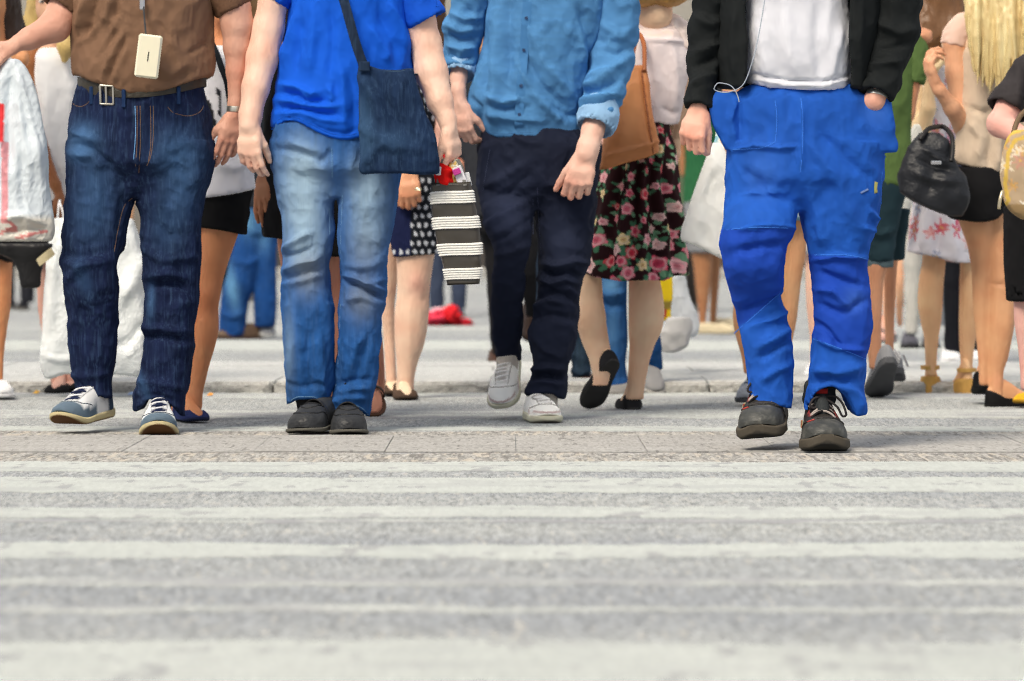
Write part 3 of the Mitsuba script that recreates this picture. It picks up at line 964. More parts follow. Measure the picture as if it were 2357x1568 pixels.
# the white case on its cord
t = thing('badge', 'white plastic case hanging on a grey cord in front of the brown shirt', 'badge')
b0 = at(343, 131, D - .225)
R = trimesh.transformations.rotation_matrix(math.radians(7), [0, 1, 0])
hw, hh = 27 * px, 49 * px
M = block(-hw, hw, -.010, .010, -hh, hh, .009)
M2 = trimesh.Trimesh(np.asarray(M.vertices) @ R[:3, :3].T + b0, M.faces, process=False)
put('case', M2, 'm_gloss', P(246, 240, 214), False, t)
M = block(-.002, .002, -.0125, -.0095, -.016, .014, .0005)
put('slot', trimesh.Trimesh(np.asarray(M.vertices) @ R[:3, :3].T + b0, M.faces, process=False), 'm_gloss', P(96, 92, 84), False, t)
M = tube(smooth_path([at(283, -104, D - .03), at(300, -60, D - .12), at(330, 0, D - .185), at(334, 45, D - .215), at(337, 80, D - .226)], 24), .0028)
put('cord', M, 'm_cloth', P(74, 74, 78), True, t)
M = tube(smooth_path([at(373, -104, D - .03), at(352, -60, D - .12), at(331, 0, D - .186)], 24), .0028)
put('cord', M, 'm_cloth', P(74, 74, 78), True, t)
q = at(329, 10, D - .195)
put('clip', block(q[0] - .008, q[0] + .008, q[1] - .006, q[1] + .004, q[2] - .020, q[2] + .020, .003), 'm_metal', (.55, .56, .58), False, t)
# ------------------------------------------------------------------ person in blue T-shirt with the navy shoulder bag
D = 12.3
px = D / FOC
p2 = person('person in bright blue T-shirt and faded blue jeans, navy bag across the body')
tr, c = torso_head(D, 800, -48, res=.014)
la = arm(D, [(690, -40, 36), (640, -25, 34), (630, 5, 33), (618, 68, 36.5), (605, 135, 37, -.02), (589, 203, 31, -.05), (577, 265, 25.5, -.07), (575, 290, 25, -.08)],
         dict(wrist=at(574, 294, D - .08), f=(.04, -.12, -1), n=(.35, .9, -.1), thumb=(1, -.3, 0), size=1.0, curl=(24, 30, 34, 38), to=.42, tc=32, tn=.4))
ra = arm(D, [(900, -40, 36), (945, -12, 36), (966, 50, 36), (978, 101, 37), (993, 169, 37, -.03), (1013, 237, 29, -.07), (1029, 276, 20, -.09), (1033, 296, 19, -.10)],
         dict(wrist=at(1035, 300, D - .10), f=(.12, -.05, -1), n=(-.80, .45, 0), thumb=(-.5, -.8, 0), size=.98, curl=(38, 58, 66, 70), to=.34, tc=6, tn=.30))
body(p2, [tr, la, ra], P(248, 206, 184), 2, D, [(618, 120, 18, 20, .35, P(214, 150, 120)), (985, 110, 16, 16, .35, P(214, 150, 120)), (575, 380, 26, 22, .3, P(232, 150, 130)), (1045, 370, 20, 20, .3, P(236, 158, 140))])
put('hair', hair_mesh(c, D, length=.12), 'm_hair', P(120, 84, 52), True, p2)

S = Solid(D, .0065, .03)
S.loft([(332, 640, 925), (298, 628, 940), (237, 632, 946), (170, 643, 948), (100, 655, 946), (50, 663, 940), (0, 667, 936), (-30, 672, 930), (-52, 720, 880), (-66, 765, 835)], ratio=.71)
S.limb([(690, -36, 40, 0), (800, -52, 34, 0), (905, -36, 40, 0)])
S.hem([(610, 296), (626, 299), (650, 286), (669, 280), (690, 284), (720, 299), (767, 321), (797, 326), (831, 319), (880, 305), (950, 290)])
F2 = [([(690, 20), (672, 90), (655, 150)], 10, 7), ([(735, 10), (728, 90), (720, 170)], 11, 6), ([(765, 20), (770, 100), (762, 190)], 10, -6), ([(700, 60), (690, 120), (680, 180)], 9, -5),
      ([(645, 196), (690, 205), (725, 222), (745, 215)], 7, 7), ([(640, 215), (690, 222), (720, 240), (760, 236)], 6, -7), ([(638, 232), (680, 238), (700, 246), (760, 252), (800, 246)], 7, 7),
      ([(635, 250), (690, 252), (735, 262), (790, 268)], 6, -6), ([(640, 265), (700, 262), (750, 280), (800, 285)], 7, 6), ([(700, 222), (715, 232), (708, 246)], 5, 6), ([(760, 205), (772, 225), (765, 240)], 6, 6),
      ([(790, 150), (795, 220), (800, 300)], 8, 5), ([(815, 170), (818, 240), (820, 310)], 7, -4), ([(720, 290), (760, 306), (800, 312), (830, 300)], 6, -4), ([(850, 60), (880, 110), (900, 150)], 10, 6), ([(870, 20), (900, 80), (920, 140)], 10, -5),
      ([(895, 10), (920, 60), (940, 120)], 8, 6), ([(655, 110), (668, 70), (672, 30)], 7, -6)]
m = folds(S.mesh(), D, F2, [(13, 13, 3.5, 4.5, 13), (28, 28, 12, 2.2, 15)])
kt = cloth(p2, 't_shirt', m, P(14, 94, 222), a=.08)
for pts in ([(700, -38, 42, 0), (648, -28, 40, 0), (629, 4, 38, 0)], [(890, -38, 42, 0), (945, -16, 46, 0), (982, 50, 47, 0)]):
    cloth(p2, 'sleeve', folds(sleeve(D, pts), D, (), [(13, 13, 9, 5, 8)]), P(14, 88, 214), a=.08)
seam(kt, m, [(632, 289), (668, 270), (692, 276), (722, 290), (768, 311), (797, 316), (826, 310)], D, P(16, 84, 200), .0012)
put('collar', Solid(D, .008, .02).limb([(755, -64, 9, -.02), (800, -52, 9, -.09), (845, -64, 9, -.02)]).mesh(), 'm_cloth', P(14, 96, 228), True, p2)

S = Solid(D, .0062, .022)
S.loft([(272, 640, 920), (298, 629, 928), (338, 628, 926), (385, 632, 924), (420, 680, 880, 0, .09), (455, 715, 835, 0, .06)], ratio=.66, k=.05)
S.loft([(330, 628, 775), (406, 632, 771), (442, 638, 768), (501, 649, 766), (545, 650, 766), (575, 648, 763), (608, 654, 757), (659, 651, 759), (718, 647, 765), (777, 648, 766), (836, 652, 767), (876, 660, 766), (923, 664, 755), (952, 662, 760)], ratio=.95, p=2.3)
S.loft([(330, 765, 926), (406, 780, 922), (442, 781, 915), (501, 781, 905), (560, 781, 893), (600, 783, 887), (639, 785, 887), (679, 783, 885), (757, 781, 877), (836, 777, 868), (876, 775, 864), (915, 767, 854), (935, 763, 850), (970, 760, 847)], ratio=.95, p=2.3)
S.hem([(640, 945), (660, 934), (690, 919), (720, 918), (750, 935), (758, 950), (761, 966), (780, 946), (806, 937), (830, 944), (848, 962), (860, 968)])
J = [([(652, 575), (672, 562), (700, 545), (720, 535)], 7, 8), ([(650, 590), (690, 585), (725, 568)], 7, -7), ([(655, 628), (690, 606), (740, 590)], 8, 9), ([(655, 645), (700, 628), (745, 612)], 7, -7), ([(660, 655), (700, 645), (740, 632)], 9, 6),
     ([(790, 632), (820, 640), (850, 655), (885, 672)], 7, 9), ([(788, 645), (825, 655), (860, 672), (885, 690)], 6, -9), ([(830, 660), (860, 648), (886, 645)], 6, 6), ([(795, 690), (830, 682), (880, 700)], 9, 6), ([(790, 610), (840, 615), (885, 600)], 10, 5),
     ([(770, 345), (755, 365), (735, 380)], 8, -5), ([(660, 325), (700, 338), (740, 350)], 9, 5), ([(640, 345), (690, 352), (740, 368)], 8, -4), ([(680, 760), (676, 830), (672, 900)], 9, 5), ([(712, 750), (714, 830), (712, 900)], 9, -4), ([(735, 760), (738, 850), (742, 920)], 8, 5),
     ([(780, 905), (815, 893), (850, 890)], 8, 7), ([(775, 885), (810, 875), (860, 872)], 7, -6), ([(765, 930), (800, 915), (845, 915)], 8, 6), ([(835, 760), (815, 820), (800, 870)], 9, 5), ([(850, 770), (835, 830), (820, 880)], 8, -4), ([(668, 880), (700, 890), (750, 880)], 8, -4)]
m = folds(S.mesh(), D, J, [(10, 10, 6, 5, 24), (30, 30, 18, 2.2, 26)])
c = denim(m, D, P(34, 88, 156), P(172, 202, 224), [(700, 400, 48, 75, .85, 0), (702, 490, 46, 90, .9, 0), (704, 580, 36, 55, .55, 0), (850, 450, 42, 80, .62, .1), (845, 540, 36, 60, .5, 0), (668, 800, 14, 90, .35, 0), (850, 420, 40, 50, .4, 0)], 22)
grey = P(128, 138, 150)
c = cmix(c, grey, .85 * blob(np.asarray(m.vertices), 712, 625, 34, 52, D) + .7 * blob(np.asarray(m.vertices), 835, 690, 38, 48, D) + .45 * blob(np.asarray(m.vertices), 840, 580, 36, 60, D))
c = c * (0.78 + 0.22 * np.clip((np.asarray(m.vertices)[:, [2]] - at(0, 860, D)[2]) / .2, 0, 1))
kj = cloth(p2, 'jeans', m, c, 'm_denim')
for q in ([(668, 924), (690, 912), (720, 912), (748, 928)], [(764, 958), (780, 938), (806, 929), (830, 936), (847, 954)], [(768, 345), (769, 380), (768, 410)], [(790, 450), (787, 520), (784, 600)], [(784, 700), (782, 780), (777, 850), (773, 890)], [(760, 480), (760, 540)]):
    seam(kj, m, q, D, P(112, 152, 190), .0011)
for q in ([(700, 880, 30, 0), (703, 940, 20, .0)], [(808, 890, 30, 0), (806, 945, 20, .0)]):
    put('sock', Solid(D, .01, .02).limb(q).mesh(), 'm_cloth', P(34, 34, 36), True, p2)


def clog(V):
    t, x, z = V[:, 1] / .27, V[:, 0], V[:, 2]
    C = np.tile(P(66, 68, 71, .55), (len(V), 1))
    C = cmix(C, P(44, 45, 48, .6), ((np.abs(t - .80) < .012) & (z > .03)) * .8)
    C = cmix(C, P(52, 54, 58, .6), ((t > .82) & (z < .05)) * .7)
    return C * speck(V, 30, .35, 3)


CL = sneaker(.27, .116, .098, .062, .018, .012)
for to, yaw, pit, rol in ((np.array([at(690, 0, D - .235)[0], D - .235, .004]), -20, -3, 3), (np.array([at(809, 0, D - .235)[0], D - .235, .001]), 7, 0, 0)):
    k = shoe(p2, CL, (0, P(104, 102, 94), P(40, 38, 36)), (0, .27, 0), to, yaw, pit, rol, ('m_leather', 'm_rubber'), colfn=clog)
    q_, sp = ((0, .27, 0), to, yaw, pit, rol), (.27, .116, *sneaker_z(.098, .062, .018, .012))
    for pts, r in (([(-.050, .55), (-.044, .72), (-.028, .84), (0, .875), (.028, .84), (.044, .72), (.050, .55)], .0022), ([(-.034, .50), (-.028, .66), (0, .72), (.028, .66), (.034, .50)], .0018), ([(-.03, .60), (0, .62), (.03, .60)], .0014)):
        shoe_line(k, q_, sp, pts, r, P(36, 37, 40))
    th = np.linspace(0.12, np.pi - .12, 16)
    M = ribbon(np.stack([np.cos(th) * .050 + .003, .142 - .012 * np.sin(th), .012 + np.sin(th) * .083], 1), .024, .005, (0, 1, .25))
    ks = put('strap', place(M, (0, .27, 0), to, yaw, pit, rol), 'm_leather', P(52, 53, 56, .6), True, k)
    M = ribbon(np.stack([np.cos(th) * .046 + .003, .192 - .012 * np.sin(th), .012 + np.sin(th) * .070], 1), .004, .003, (0, 1, .2))
    put('seam', place(M, (0, .27, 0), to, yaw, pit, rol), 'm_leather', P(60, 60, 62, .6), True, k)
    if yaw > 0:
        M = join(*[tube([(-.040 + a, .138 + b, .057), (-.040 + a2, .138 + b2, .057)], .0018) for a, b, a2, b2 in ((0, 0, 0, .026), (0, .026, -.010, .026), (-.010, .026, -.010, 0), (-.010, 0, 0, 0))])
        put('buckle', place(M, (0, .27, -.001), to, yaw, pit, rol), 'm_metal', (.8, .8, .8), True, k)

# navy shoulder bag
t = thing('shoulder_bag', 'dark navy cloth bag hanging from a strap over the blue T-shirt', 'bag')
S = Solid(D, .006, .012)
S.loft([(140, 826, 944, -.175, .018), (170, 828, 950, -.18, .026), (243, 829, 971, -.19, .036), (338, 830, 1004, -.195, .040), (392, 831, 1009, -.195, .034), (410, 838, 1004, -.195, .012)], p=2.6)
S.hem([(815, 138), (829, 149), (850, 156), (885, 167), (920, 168), (946, 163), (960, 160)], up=True)
S.hem([(820, 408), (832, 406), (880, 402), (926, 402), (970, 405), (1015, 403)])
m = folds(S.mesh(), D, [([(835, 175), (870, 240), (890, 300)], 10, 7), ([(850, 170), (900, 250), (960, 330)], 12, -6), ([(940, 175), (920, 230), (935, 300)], 10, 5), ([(840, 300), (900, 340), (990, 350)], 14, 5), ([(835, 390), (870, 350), (900, 330)], 9, 4)], [(12, 12, 9, 5, 31)])
V = np.asarray(m.vertices)
cb = np.tile(P(22, 42, 74), (len(V), 1)) * (1 + .5 * (meshkit.fbm((V[:, [0, 2, 2]] @ np.array([[70., 5, 0], [70., -5, 0], [0, 0, 0]]).T), 3, 5)[:, None] - .5))
cb = cmix(cb, P(62, 96, 132), .55 * blob(V, 842, 300, 22, 90, D) + .3 * blob(V, 900, 330, 50, 30, D))
put('pouch', m, 'm_denim', cb, True, t)
seam(t, m, [(831, 152), (850, 160), (885, 171), (920, 172), (946, 167)], D, P(62, 86, 112), .0014)
put('strap', ribbon(smooth_path([at(838, 154, D - .20), at(822, 110, D - .195), at(805, 50, D - .185), at(791, 0, D - .17), at(772, -48, D - .09), at(764, -64, D), at(772, -50, D + .11), at(860, 60, D + .16), at(930, 150, D + .12), at(950, 172, D - .14)], 60), 21 * px, .004), 'm_denim', P(24, 36, 56), True, t)
q = at(838, 152, D - .215)
put('strap_tab', block(q[0] - .016, q[0] + .018, q[1] - .004, q[1] + .004, q[2] - .018, q[2] + .012, .003), 'm_denim', P(30, 46, 70), False, t)

# striped paper bag in the hand
t = thing('gift_bag', 'small black and white striped paper bag held by its grey handles', 'bag')
BO = [(420, 992, 1083), (470, 993, 1092), (545, 1003, 1106), (600, 1017, 1108), (657, 1030, 1103)]
fo = PchipInterpolator([b[0] for b in BO], [[b[1], b[2]] for b in BO], axis=0)


def bag_rings(vs, grows, dy=-.115, b=.036, p=5.0, n=48):
    th = np.arange(n) * 2 * np.pi / n
    R = []
    for v, g in zip(vs, grows):
        a, e = fo(v)
        cc = at((a + e) / 2, v, D + dy)
        hw = (e - a) / 2 * px + g
        cs, sn = np.cos(th), np.sin(th)
        R.append(np.stack([cc[0] + hw * np.sign(cs) * np.abs(cs) ** (2 / p), cc[1] + (b + g) * np.sign(sn) * np.abs(sn) ** (2 / p), cc[2] + 0.05 * hw * cs + 0 * th], 1))
    return rings(np.array(R))


vs = np.linspace(421, 655, 40)
m = bag_rings(vs, 0 * vs)
m = folds(trimesh.Trimesh(m.vertices, m.faces, process=False), D, [([(1040, 590), (1070, 600), (1104, 596)], 7, 3), ([(1035, 560), (1050, 600), (1042, 640)], 6, -2)], [(30, 30, 18, 2.0, 33)])
put('paper_body', m, 'm_gloss', tint(np.asarray(m.vertices), P(68, 64, 58), .2, 12), True, t)
for v0, v1 in ((440, 469), (499, 527), (560, 588), (617, 643)):
    a, g = [], []
    for i in range(5):
        w = (v1 - v0) / 5
        a += [v0 + w * i + .2, v0 + w * (i + .12), v0 + w * (i + .75), v0 + w * (i + .98)]
        g += [.0012, .0022, .0058, .0012]
    m = bag_rings(a, g)
    put('white_stripe', m, 'm_cloth', P(238, 238, 234), False, t)
for u0, u1, u2 in ((1008, 1012, 1020), (1070, 1062, 1052)):
    put('handle', ribbon(smooth_path([at(u0, 428, D - .152), at((u0 + u1) / 2, 405, D - .135), at(u1, 385, D - .13), at(u2, 368, D - .125)], 14), .011, .002), 'm_cloth', P(118, 118, 116), True, t)
rng = np.random.default_rng(9)


def crumple(u, v, ru, rv, dy, seed, d=.022):
    m = trimesh.creation.icosphere(subdivisions=3)
    V = np.asarray(m.vertices) * np.array([ru * px, d, rv * px])
    V = V * (0.75 + 0.7 * meshkit.noise(np.asarray(m.vertices) * 2.6, seed))[:, None]
    return trimesh.Trimesh(V + at(u, v, D + dy), m.faces, process=False)


put('red_tissue', crumple(1022, 408, 17, 27, -.13, 3), 'm_cloth', P(232, 22, 20), True, t)
put('red_tissue', crumple(1008, 398, 8, 28, -.11, 5), 'm_cloth', P(222, 16, 18), True, t)
put('yellow_tissue', crumple(1042, 402, 14, 26, -.105, 7), 'm_cloth', P(238, 208, 130), True, t)
put('cream_tissue', crumple(1046, 384, 14, 16, -.10, 8), 'm_cloth', P(226, 222, 200), True, t)
for nm, (u, v, w, h, dy), colr, rot in (('packet', (1058, 405, 11, 22, -.135), P(232, 232, 240), 22), ('packet', (1074, 414, 9, 16, -.115), P(226, 228, 232), 12), ('label', (1051, 396, 9, 7, -.148), P(196, 60, 150), 22), ('price_tag', (1009, 394, 6, 10, -.150), P(226, 228, 236), -4)):
    M = block(-w * px, w * px, -.006, .006, -h * px, h * px, .002)
    R = trimesh.transformations.rotation_matrix(math.radians(-rot), [0, 1, 0])
    put(nm, trimesh.Trimesh(np.asarray(M.vertices) @ R[:3, :3].T + at(u, v, D + dy), M.faces, process=False), 'm_gloss', colr, False, t)
# ------------------------------------------------------------------ person in blue denim shirt and navy trousers
D = 13.1
px = D / FOC
p3 = person('person in light blue rolled sleeve shirt, navy trousers and white canvas shoes')
tr, c = torso_head(D, 1256, -50, res=.014)
la = arm(D, [(1110, -40, 40, .02), (1075, 40, 30, .03), (1060, 140, 22, .02), (1055, 180, 18.5, 0), (1055, 210, 15.5, -.02), (1060, 240, 16, -.03)],
         dict(wrist=at(1061, 244, D - .03), f=(.10, -.1, -1), n=(.5, .8, 0), thumb=(1, -.3, 0), size=1.0, curl=(40, 45, 50, 55)))
ra = arm(D, [(1400, -40, 42), (1424, 40, 34), (1400, 160, 32, -.03), (1374, 262, 27, -.10), (1364, 300, 25, -.13), (1353, 340, 24.5, -.16), (1349, 356, 26, -.165)],
         dict(wrist=at(1347, 360, D - .165), f=(-.26, -.15, -1), n=(-.05, 1, -.25), thumb=(-1, -.25, 0), size=1.15, curl=((34, 70, 40), (38, 74, 42), (42, 72, 42), (44, 66, 40)), to=.52, tc=14, tn=.32, spread=2))
body(p3, [tr, la, ra], P(246, 198, 178), 3, D, [(1315, 425, 30, 18, .35, P(232, 140, 116)), (1300, 465, 26, 18, .5, P(222, 124, 96)), (1275, 420, 12, 22, .3, P(236, 150, 130))])
put('hair', hair_mesh(c, D), 'm_hair', P(84, 62, 44), True, p3)
S = Solid(D, .0065, .028)
S.loft([(334, 1114, 1334), (303, 1108, 1337), (287, 1100, 1338), (243, 1078, 1342), (203, 1087, 1350), (135, 1106, 1368), (68, 1116, 1385), (0, 1124, 1395), (-35, 1124, 1396), (-62, 1170, 1345), (-80, 1220, 1292)], ratio=.73)
S.limb([(1140, -42, 46, 0), (1256, -62, 38, 0), (1375, -42, 46, 0)])
S.hem([(1060, 228), (1076, 246), (1105, 292), (1111, 304), (1135, 314), (1161, 320), (1209, 317), (1270, 322), (1334, 329), (1350, 330)])
J = [([(1150, 0), (1145, 100), (1138, 200), (1135, 290)], 14, 9), ([(1122, 60), (1118, 140), (1112, 220)], 8, -8), ([(1172, 20), (1172, 120), (1170, 210)], 10, -6), ([(1215, 60), (1250, 150), (1330, 240)], 11, 6), ([(1205, 130), (1250, 210), (1320, 265)], 10, -6), ([(1190, 150), (1235, 230), (1300, 290)], 10, 6),
     ([(1120, 225), (1160, 240), (1200, 232)], 8, 7), ([(1118, 245), (1165, 255), (1220, 250)], 7, -6), ([(1120, 262), (1180, 275), (1250, 280)], 9, 6), ([(1300, 60), (1330, 100), (1350, 150)], 12, 6), ([(1330, 20), (1352, 90), (1360, 170)], 9, -8), ([(1270, 250), (1310, 270), (1338, 262)], 8, -5),
     ([(1255, 40), (1250, 80), (1262, 130)], 10, 5), ([(1085, 225), (1105, 250), (1112, 285)], 6, -6), ([(1200, 70), (1196, 160), (1190, 260)], 3, 3)]
m = folds(S.mesh(), D, J, [(12, 12, 4, 5.5, 41), (26, 26, 16, 2.6, 43)])
V = np.asarray(m.vertices)
cs = np.tile(P(84, 142, 198), (len(V), 1)) * speck(V, 9, .18, 4) * (1 + .25 * (meshkit.fbm(V * np.array([20, 20, 90]), 2, 8)[:, None] - .5))
ks = cloth(p3, 'shirt', m, cs, 'm_cloth')
q = surf(m, [(1214, 0), (1208, 80), (1202, 160), (1196, 240), (1193, 316)], D, 40, .002)
seam(ks, m, [(1118, 303), (1161, 311), (1209, 308), (1270, 313), (1328, 320)], D, P(70, 120, 176), .0012)
put('placket', ribbon(q, .030, .0025), 'm_cloth', P(76, 134, 192), True, ks)
for v in (48, 124, 200, 268):
    p = q[np.argmin(np.abs(q[:, 2] - at(0, v, D)[2]))]
    b = trimesh.creation.cylinder(radius=.0055, height=.004, sections=16)
    b.apply_transform(trimesh.transformations.rotation_matrix(math.pi / 2, [1, 0, 0]))
    put('button', trimesh.Trimesh(np.asarray(b.vertices) + p - [0, .004, 0], b.faces, process=False), 'm_gloss', P(44, 70, 112), False, ks)
for pts, cu, kk in (([(1120, -45, 50, 0), (1083, 0, 42, .01), (1066, 68, 42, .02), (1061, 135, 37, .02), (1059, 160, 34, .01)], [(1060, 146, 31, .02), (1059, 163, 36, .01), (1057, 175, 31, 0)], 44),
                    ([(1390, -45, 52, 0), (1421, 5, 48, 0), (1416, 80, 47, -.01), (1408, 140, 46, -.03), (1392, 205, 44, -.07), (1374, 268, 43, -.11)], [(1382, 246, 38, -.10), (1376, 272, 46, -.11), (1368, 297, 38, -.13)], 46)):
    m = sleeve(D, pts, .0065)
    if kk == 46:
        J = [([(1340, 205), (1370, 195), (1410, 170)], 8, 9), ([(1338, 220), (1380, 212), (1425, 190)], 7, -8), ([(1335, 238), (1375, 230), (1420, 215)], 8, 9), ([(1338, 255), (1380, 250), (1425, 235)], 7, -8), ([(1350, 185), (1390, 170), (1440, 140)], 9, 7), ([(1380, 60), (1420, 90), (1455, 80)], 11, 6), ([(1375, 120), (1420, 130), (1460, 110)], 9, -6)]
    else:
        J = [([(1030, 60), (1060, 75), (1095, 70)], 8, 8), ([(1030, 80), (1060, 95), (1095, 90)], 7, -8), ([(1028, 105), (1060, 118), (1092, 112)], 7, 8), ([(1030, 128), (1060, 140), (1090, 132)], 6, -7), ([(1040, 30), (1070, 50), (1100, 40)], 8, 7)]
    m = folds(m, D, J, [(16, 16, 16, 6, kk)])
    V = np.asarray(m.vertices)
    cloth(p3, 'sleeve', m, np.tile(P(84, 142, 198), (len(V), 1)) * speck(V, 12, .2, kk))
    m = folds(sleeve(D, cu, .006, .006, .02), D, (), [(22, 22, 22, 3, kk + 1)])
    cloth(p3, 'cuff', m, P(150, 192, 232))
S = Solid(D, .0065, .022)
S.loft([(296, 1112, 1338), (330, 1109, 1374), (372, 1106, 1378), (420, 1106, 1372), (450, 1130, 1345, 0, .10), (482, 1175, 1295, 0, .06)], ratio=.66, k=.05)
S.loft([(340, 1106, 1240), (440, 1104, 1229), (481, 1113, 1224, -.05), (541, 1126, 1221, -.10), (580, 1133, 1219, -.10), (639, 1136, 1206, -.06), (718, 1136, 1200, .02), (777, 1138, 1196, .08), (817, 1146, 1194, .12), (842, 1146, 1196, .14)], ratio=.95, p=2.3)
S.loft([(340, 1240, 1378), (440, 1232, 1371), (521, 1238, 1361), (580, 1244, 1355), (619, 1244, 1347), (663, 1241, 1333), (718, 1229, 1329), (777, 1219, 1321), (817, 1225, 1311), (856, 1229, 1302), (876, 1225, 1300), (905, 1210, 1298), (930, 1214, 1290)], ratio=.95, p=2.3)
S.hem([(1100, 825), (1148, 832), (1175, 838), (1200, 830), (1205, 900), (1222, 911), (1250, 905), (1270, 906), (1288, 918), (1310, 925)])
J = [([(1245, 605), (1280, 612), (1320, 600), (1350, 606)], 7, 9), ([(1243, 622), (1270, 632), (1310, 625), (1338, 640)], 7, -9), ([(1240, 640), (1270, 652), (1300, 640), (1330, 655)], 8, 9), ([(1232, 690), (1270, 672), (1300, 680), (1330, 700)], 7, -8), ([(1228, 712), (1260, 692), (1300, 698)], 8, 9), ([(1222, 735), (1270, 725), (1325, 735)], 9, -6),
     ([(1300, 655), (1318, 675), (1320, 700)], 7, 7), ([(1215, 890), (1250, 880), (1290, 885)], 7, 8), ([(1220, 872), (1255, 862), (1300, 870)], 7, -8), ([(1225, 852), (1260, 845), (1300, 850)], 8, 7), ([(1225, 770), (1250, 800), (1290, 820)], 9, 5), ([(1110, 430), (1160, 410), (1220, 370)], 10, 6), ([(1108, 470), (1160, 450), (1225, 400)], 9, -5), ([(1115, 520), (1160, 500), (1228, 450)], 9, 6), ([(1125, 560), (1170, 540), (1225, 500)], 8, -5), ([(1130, 590), (1180, 580), (1222, 560)], 9, 6)]
m = folds(S.mesh(), D, J, [(10, 10, 7, 7, 47), (30, 30, 20, 2.6, 48)])
V = np.asarray(m.vertices)
ct = np.tile(P(24, 31, 52), (len(V), 1)) * speck(V, 10, .2, 5)
ct = cmix(ct, P(74, 84, 116), .45 * blob(V, 1165, 470, 50, 90, D) + .3 * blob(V, 1290, 560, 40, 60, D))
kj = cloth(p3, 'trousers', m, ct)
for q in ([(1236, 430), (1240, 520), (1246, 590)], [(1128, 345), (1118, 400), (1112, 440)], [(1226, 460), (1226, 540)]):
    seam(kj, m, q, D, P(64, 72, 100), .0012)
for q in ([(1170, 800, 28, .12), (1165, 865, 25, .12)], [(1262, 870, 24, 0.02), (1262, 930, 22, 0)]):
    put('sock', Solid(D, .01, .02).limb(q).mesh(), 'm_cloth', P(214, 206, 196), True, p3)


def canvas(V):
    t, z = V[:, 1] / .29, V[:, 2]
    C = np.tile(P(250, 250, 246, .9), (len(V), 1))
    C = cmix(C, P(176, 170, 164), ((np.abs(t - .80) < .012)) * .8)
    C = cmix(C, P(190, 186, 182), ((np.abs(V[:, 0] - .004) < .019) & (t > .40) & (t < .74)) * .9)
    C = cmix(C, P(170, 96, 92), ((np.abs(z - .036) < .003)) * .6)
    return C * speck(V, 35, .08)


CV = sneaker(.29, .106, .092, .056, .030, .012)
for piv, to, yaw, pit, rol in (((0, .29, 0), np.array([at(1268, 0, D - .25)[0], D - .25, .001]), 13, 0, 0), ((0, .29, 0), at(1158, 946, D + .0), -10, -34, 4)):
    k = shoe(p3, CV, (0, P(226, 224, 200)), piv, to, yaw, pit, rol, ('m_cloth', 'm_rubber'), colfn=canvas)
    q_, sp = (piv, to, yaw, pit, rol), (.29, .106, *sneaker_z(.092, .056, .030, .012))
    for i, t in enumerate((.46, .53, .60, .67, .73)):
        shoe_line(k, q_, sp, [(-.022, t - .015), (0, t), (.022, t + .015)], .0036, P(250, 250, 248, .9), 'lace', 'm_cloth')
    for sg in (-1, 1):
        shoe_line(k, q_, sp, [(sg * .024, .42), (sg * .024, .60), (sg * .021, .77)], .0018, P(176, 172, 168))
    shoe_line(k, q_, sp, [(-.048, .68), (-.034, .79), (0, .82), (.034, .79), (.048, .68)], .0018, P(180, 176, 170))
# ------------------------------------------------------------------ person in pale top and rose skirt, walking away
D = 13.84
px = D / FOC
p4 = person('person walking away in pale pink top, dark rose print skirt and black flats')
lg = Solid(D, .0068, .02)
lg.loft([(520, 1372, 1440), (620, 1332, 1384), (679, 1333, 1387), (738, 1326, 1395), (777, 1335, 1400), (836, 1357, 1408, -.04), (866, 1364, 1404, -.07), (888, 1362, 1398, -.09)], ratio=1.0)
lg.loft([(520, 1440, 1530), (640, 1446, 1519), (679, 1446, 1525), (718, 1446, 1529), (758, 1446, 1523), (797, 1448, 1506), (836, 1446, 1494), (876, 1444, 1486), (902, 1440, 1482), (920, 1438, 1482)], ratio=1.0)
lg.limb([(1440, 400, 34), (1500, 400, 34)])
lg.loft([(110, 1465, 1545), (240, 1468, 1520), (350, 1450, 1510), (540, 1420, 1510)], ratio=.4)
lg = lg.mesh()
V, D4 = np.array(lg.vertices), D
for u, v, r, a in ((1490, 735, 30, 4), (1358, 745, 26, 4)):
    V += normals(lg) * (a * 1e-3 * blob(V, u, v, r, 50, D) * np.clip(-normals(lg)[:, 1], 0, 1))[:, None]
lg = trimesh.Trimesh(V, lg.faces, process=False)
tr, c = torso_head(D, 1506, 66, yaw=180, crown=at(0, -178, D)[2], slim=.62)
ra = arm(D, [(1545, 72, 22), (1576, 95, 21), (1584, 150, 19), (1578, 215, 17, .03), (1566, 275, 15, .06), (1556, 322, 12, .08)],
         dict(wrist=at(1555, 326, D + .08), f=(-.1, .2, -1), n=(-1, .2, 0), thumb=(0, 1, 0), size=.9, curl=(25, 28, 30, 34)))
la = arm(D, [(1470, 75, 22), (1440, 110, 20), (1428, 190, 18, .02), (1420, 250, 15, .10)], dict(wrist=at(1420, 254, D + .1), f=(.3, 1, -.3), n=(0, .2, -1), thumb=(1, 0, 0), size=.9))
fR, fL = foot(.235, .084), foot(.235, .084)
PR = ((0, .02, 0), np.array([at(1455, 0, D)[0], D, .001]), 184, 0, 0)
PL = ((-.01, .235, 0), at(1348, 937, D + .02), 205, -46, 8)
mb = body(p4, [lg, tr, ra, la, place(fR, *PR), place(fL, *PL)], P(244, 204, 170), 4)
put('hair', hair_mesh(c, D, yaw=180, length=.02, crown=at(0, -178, D)[2]), 'm_hair', P(196, 148, 84), True, p4)
S = Solid(D, .007, .022)
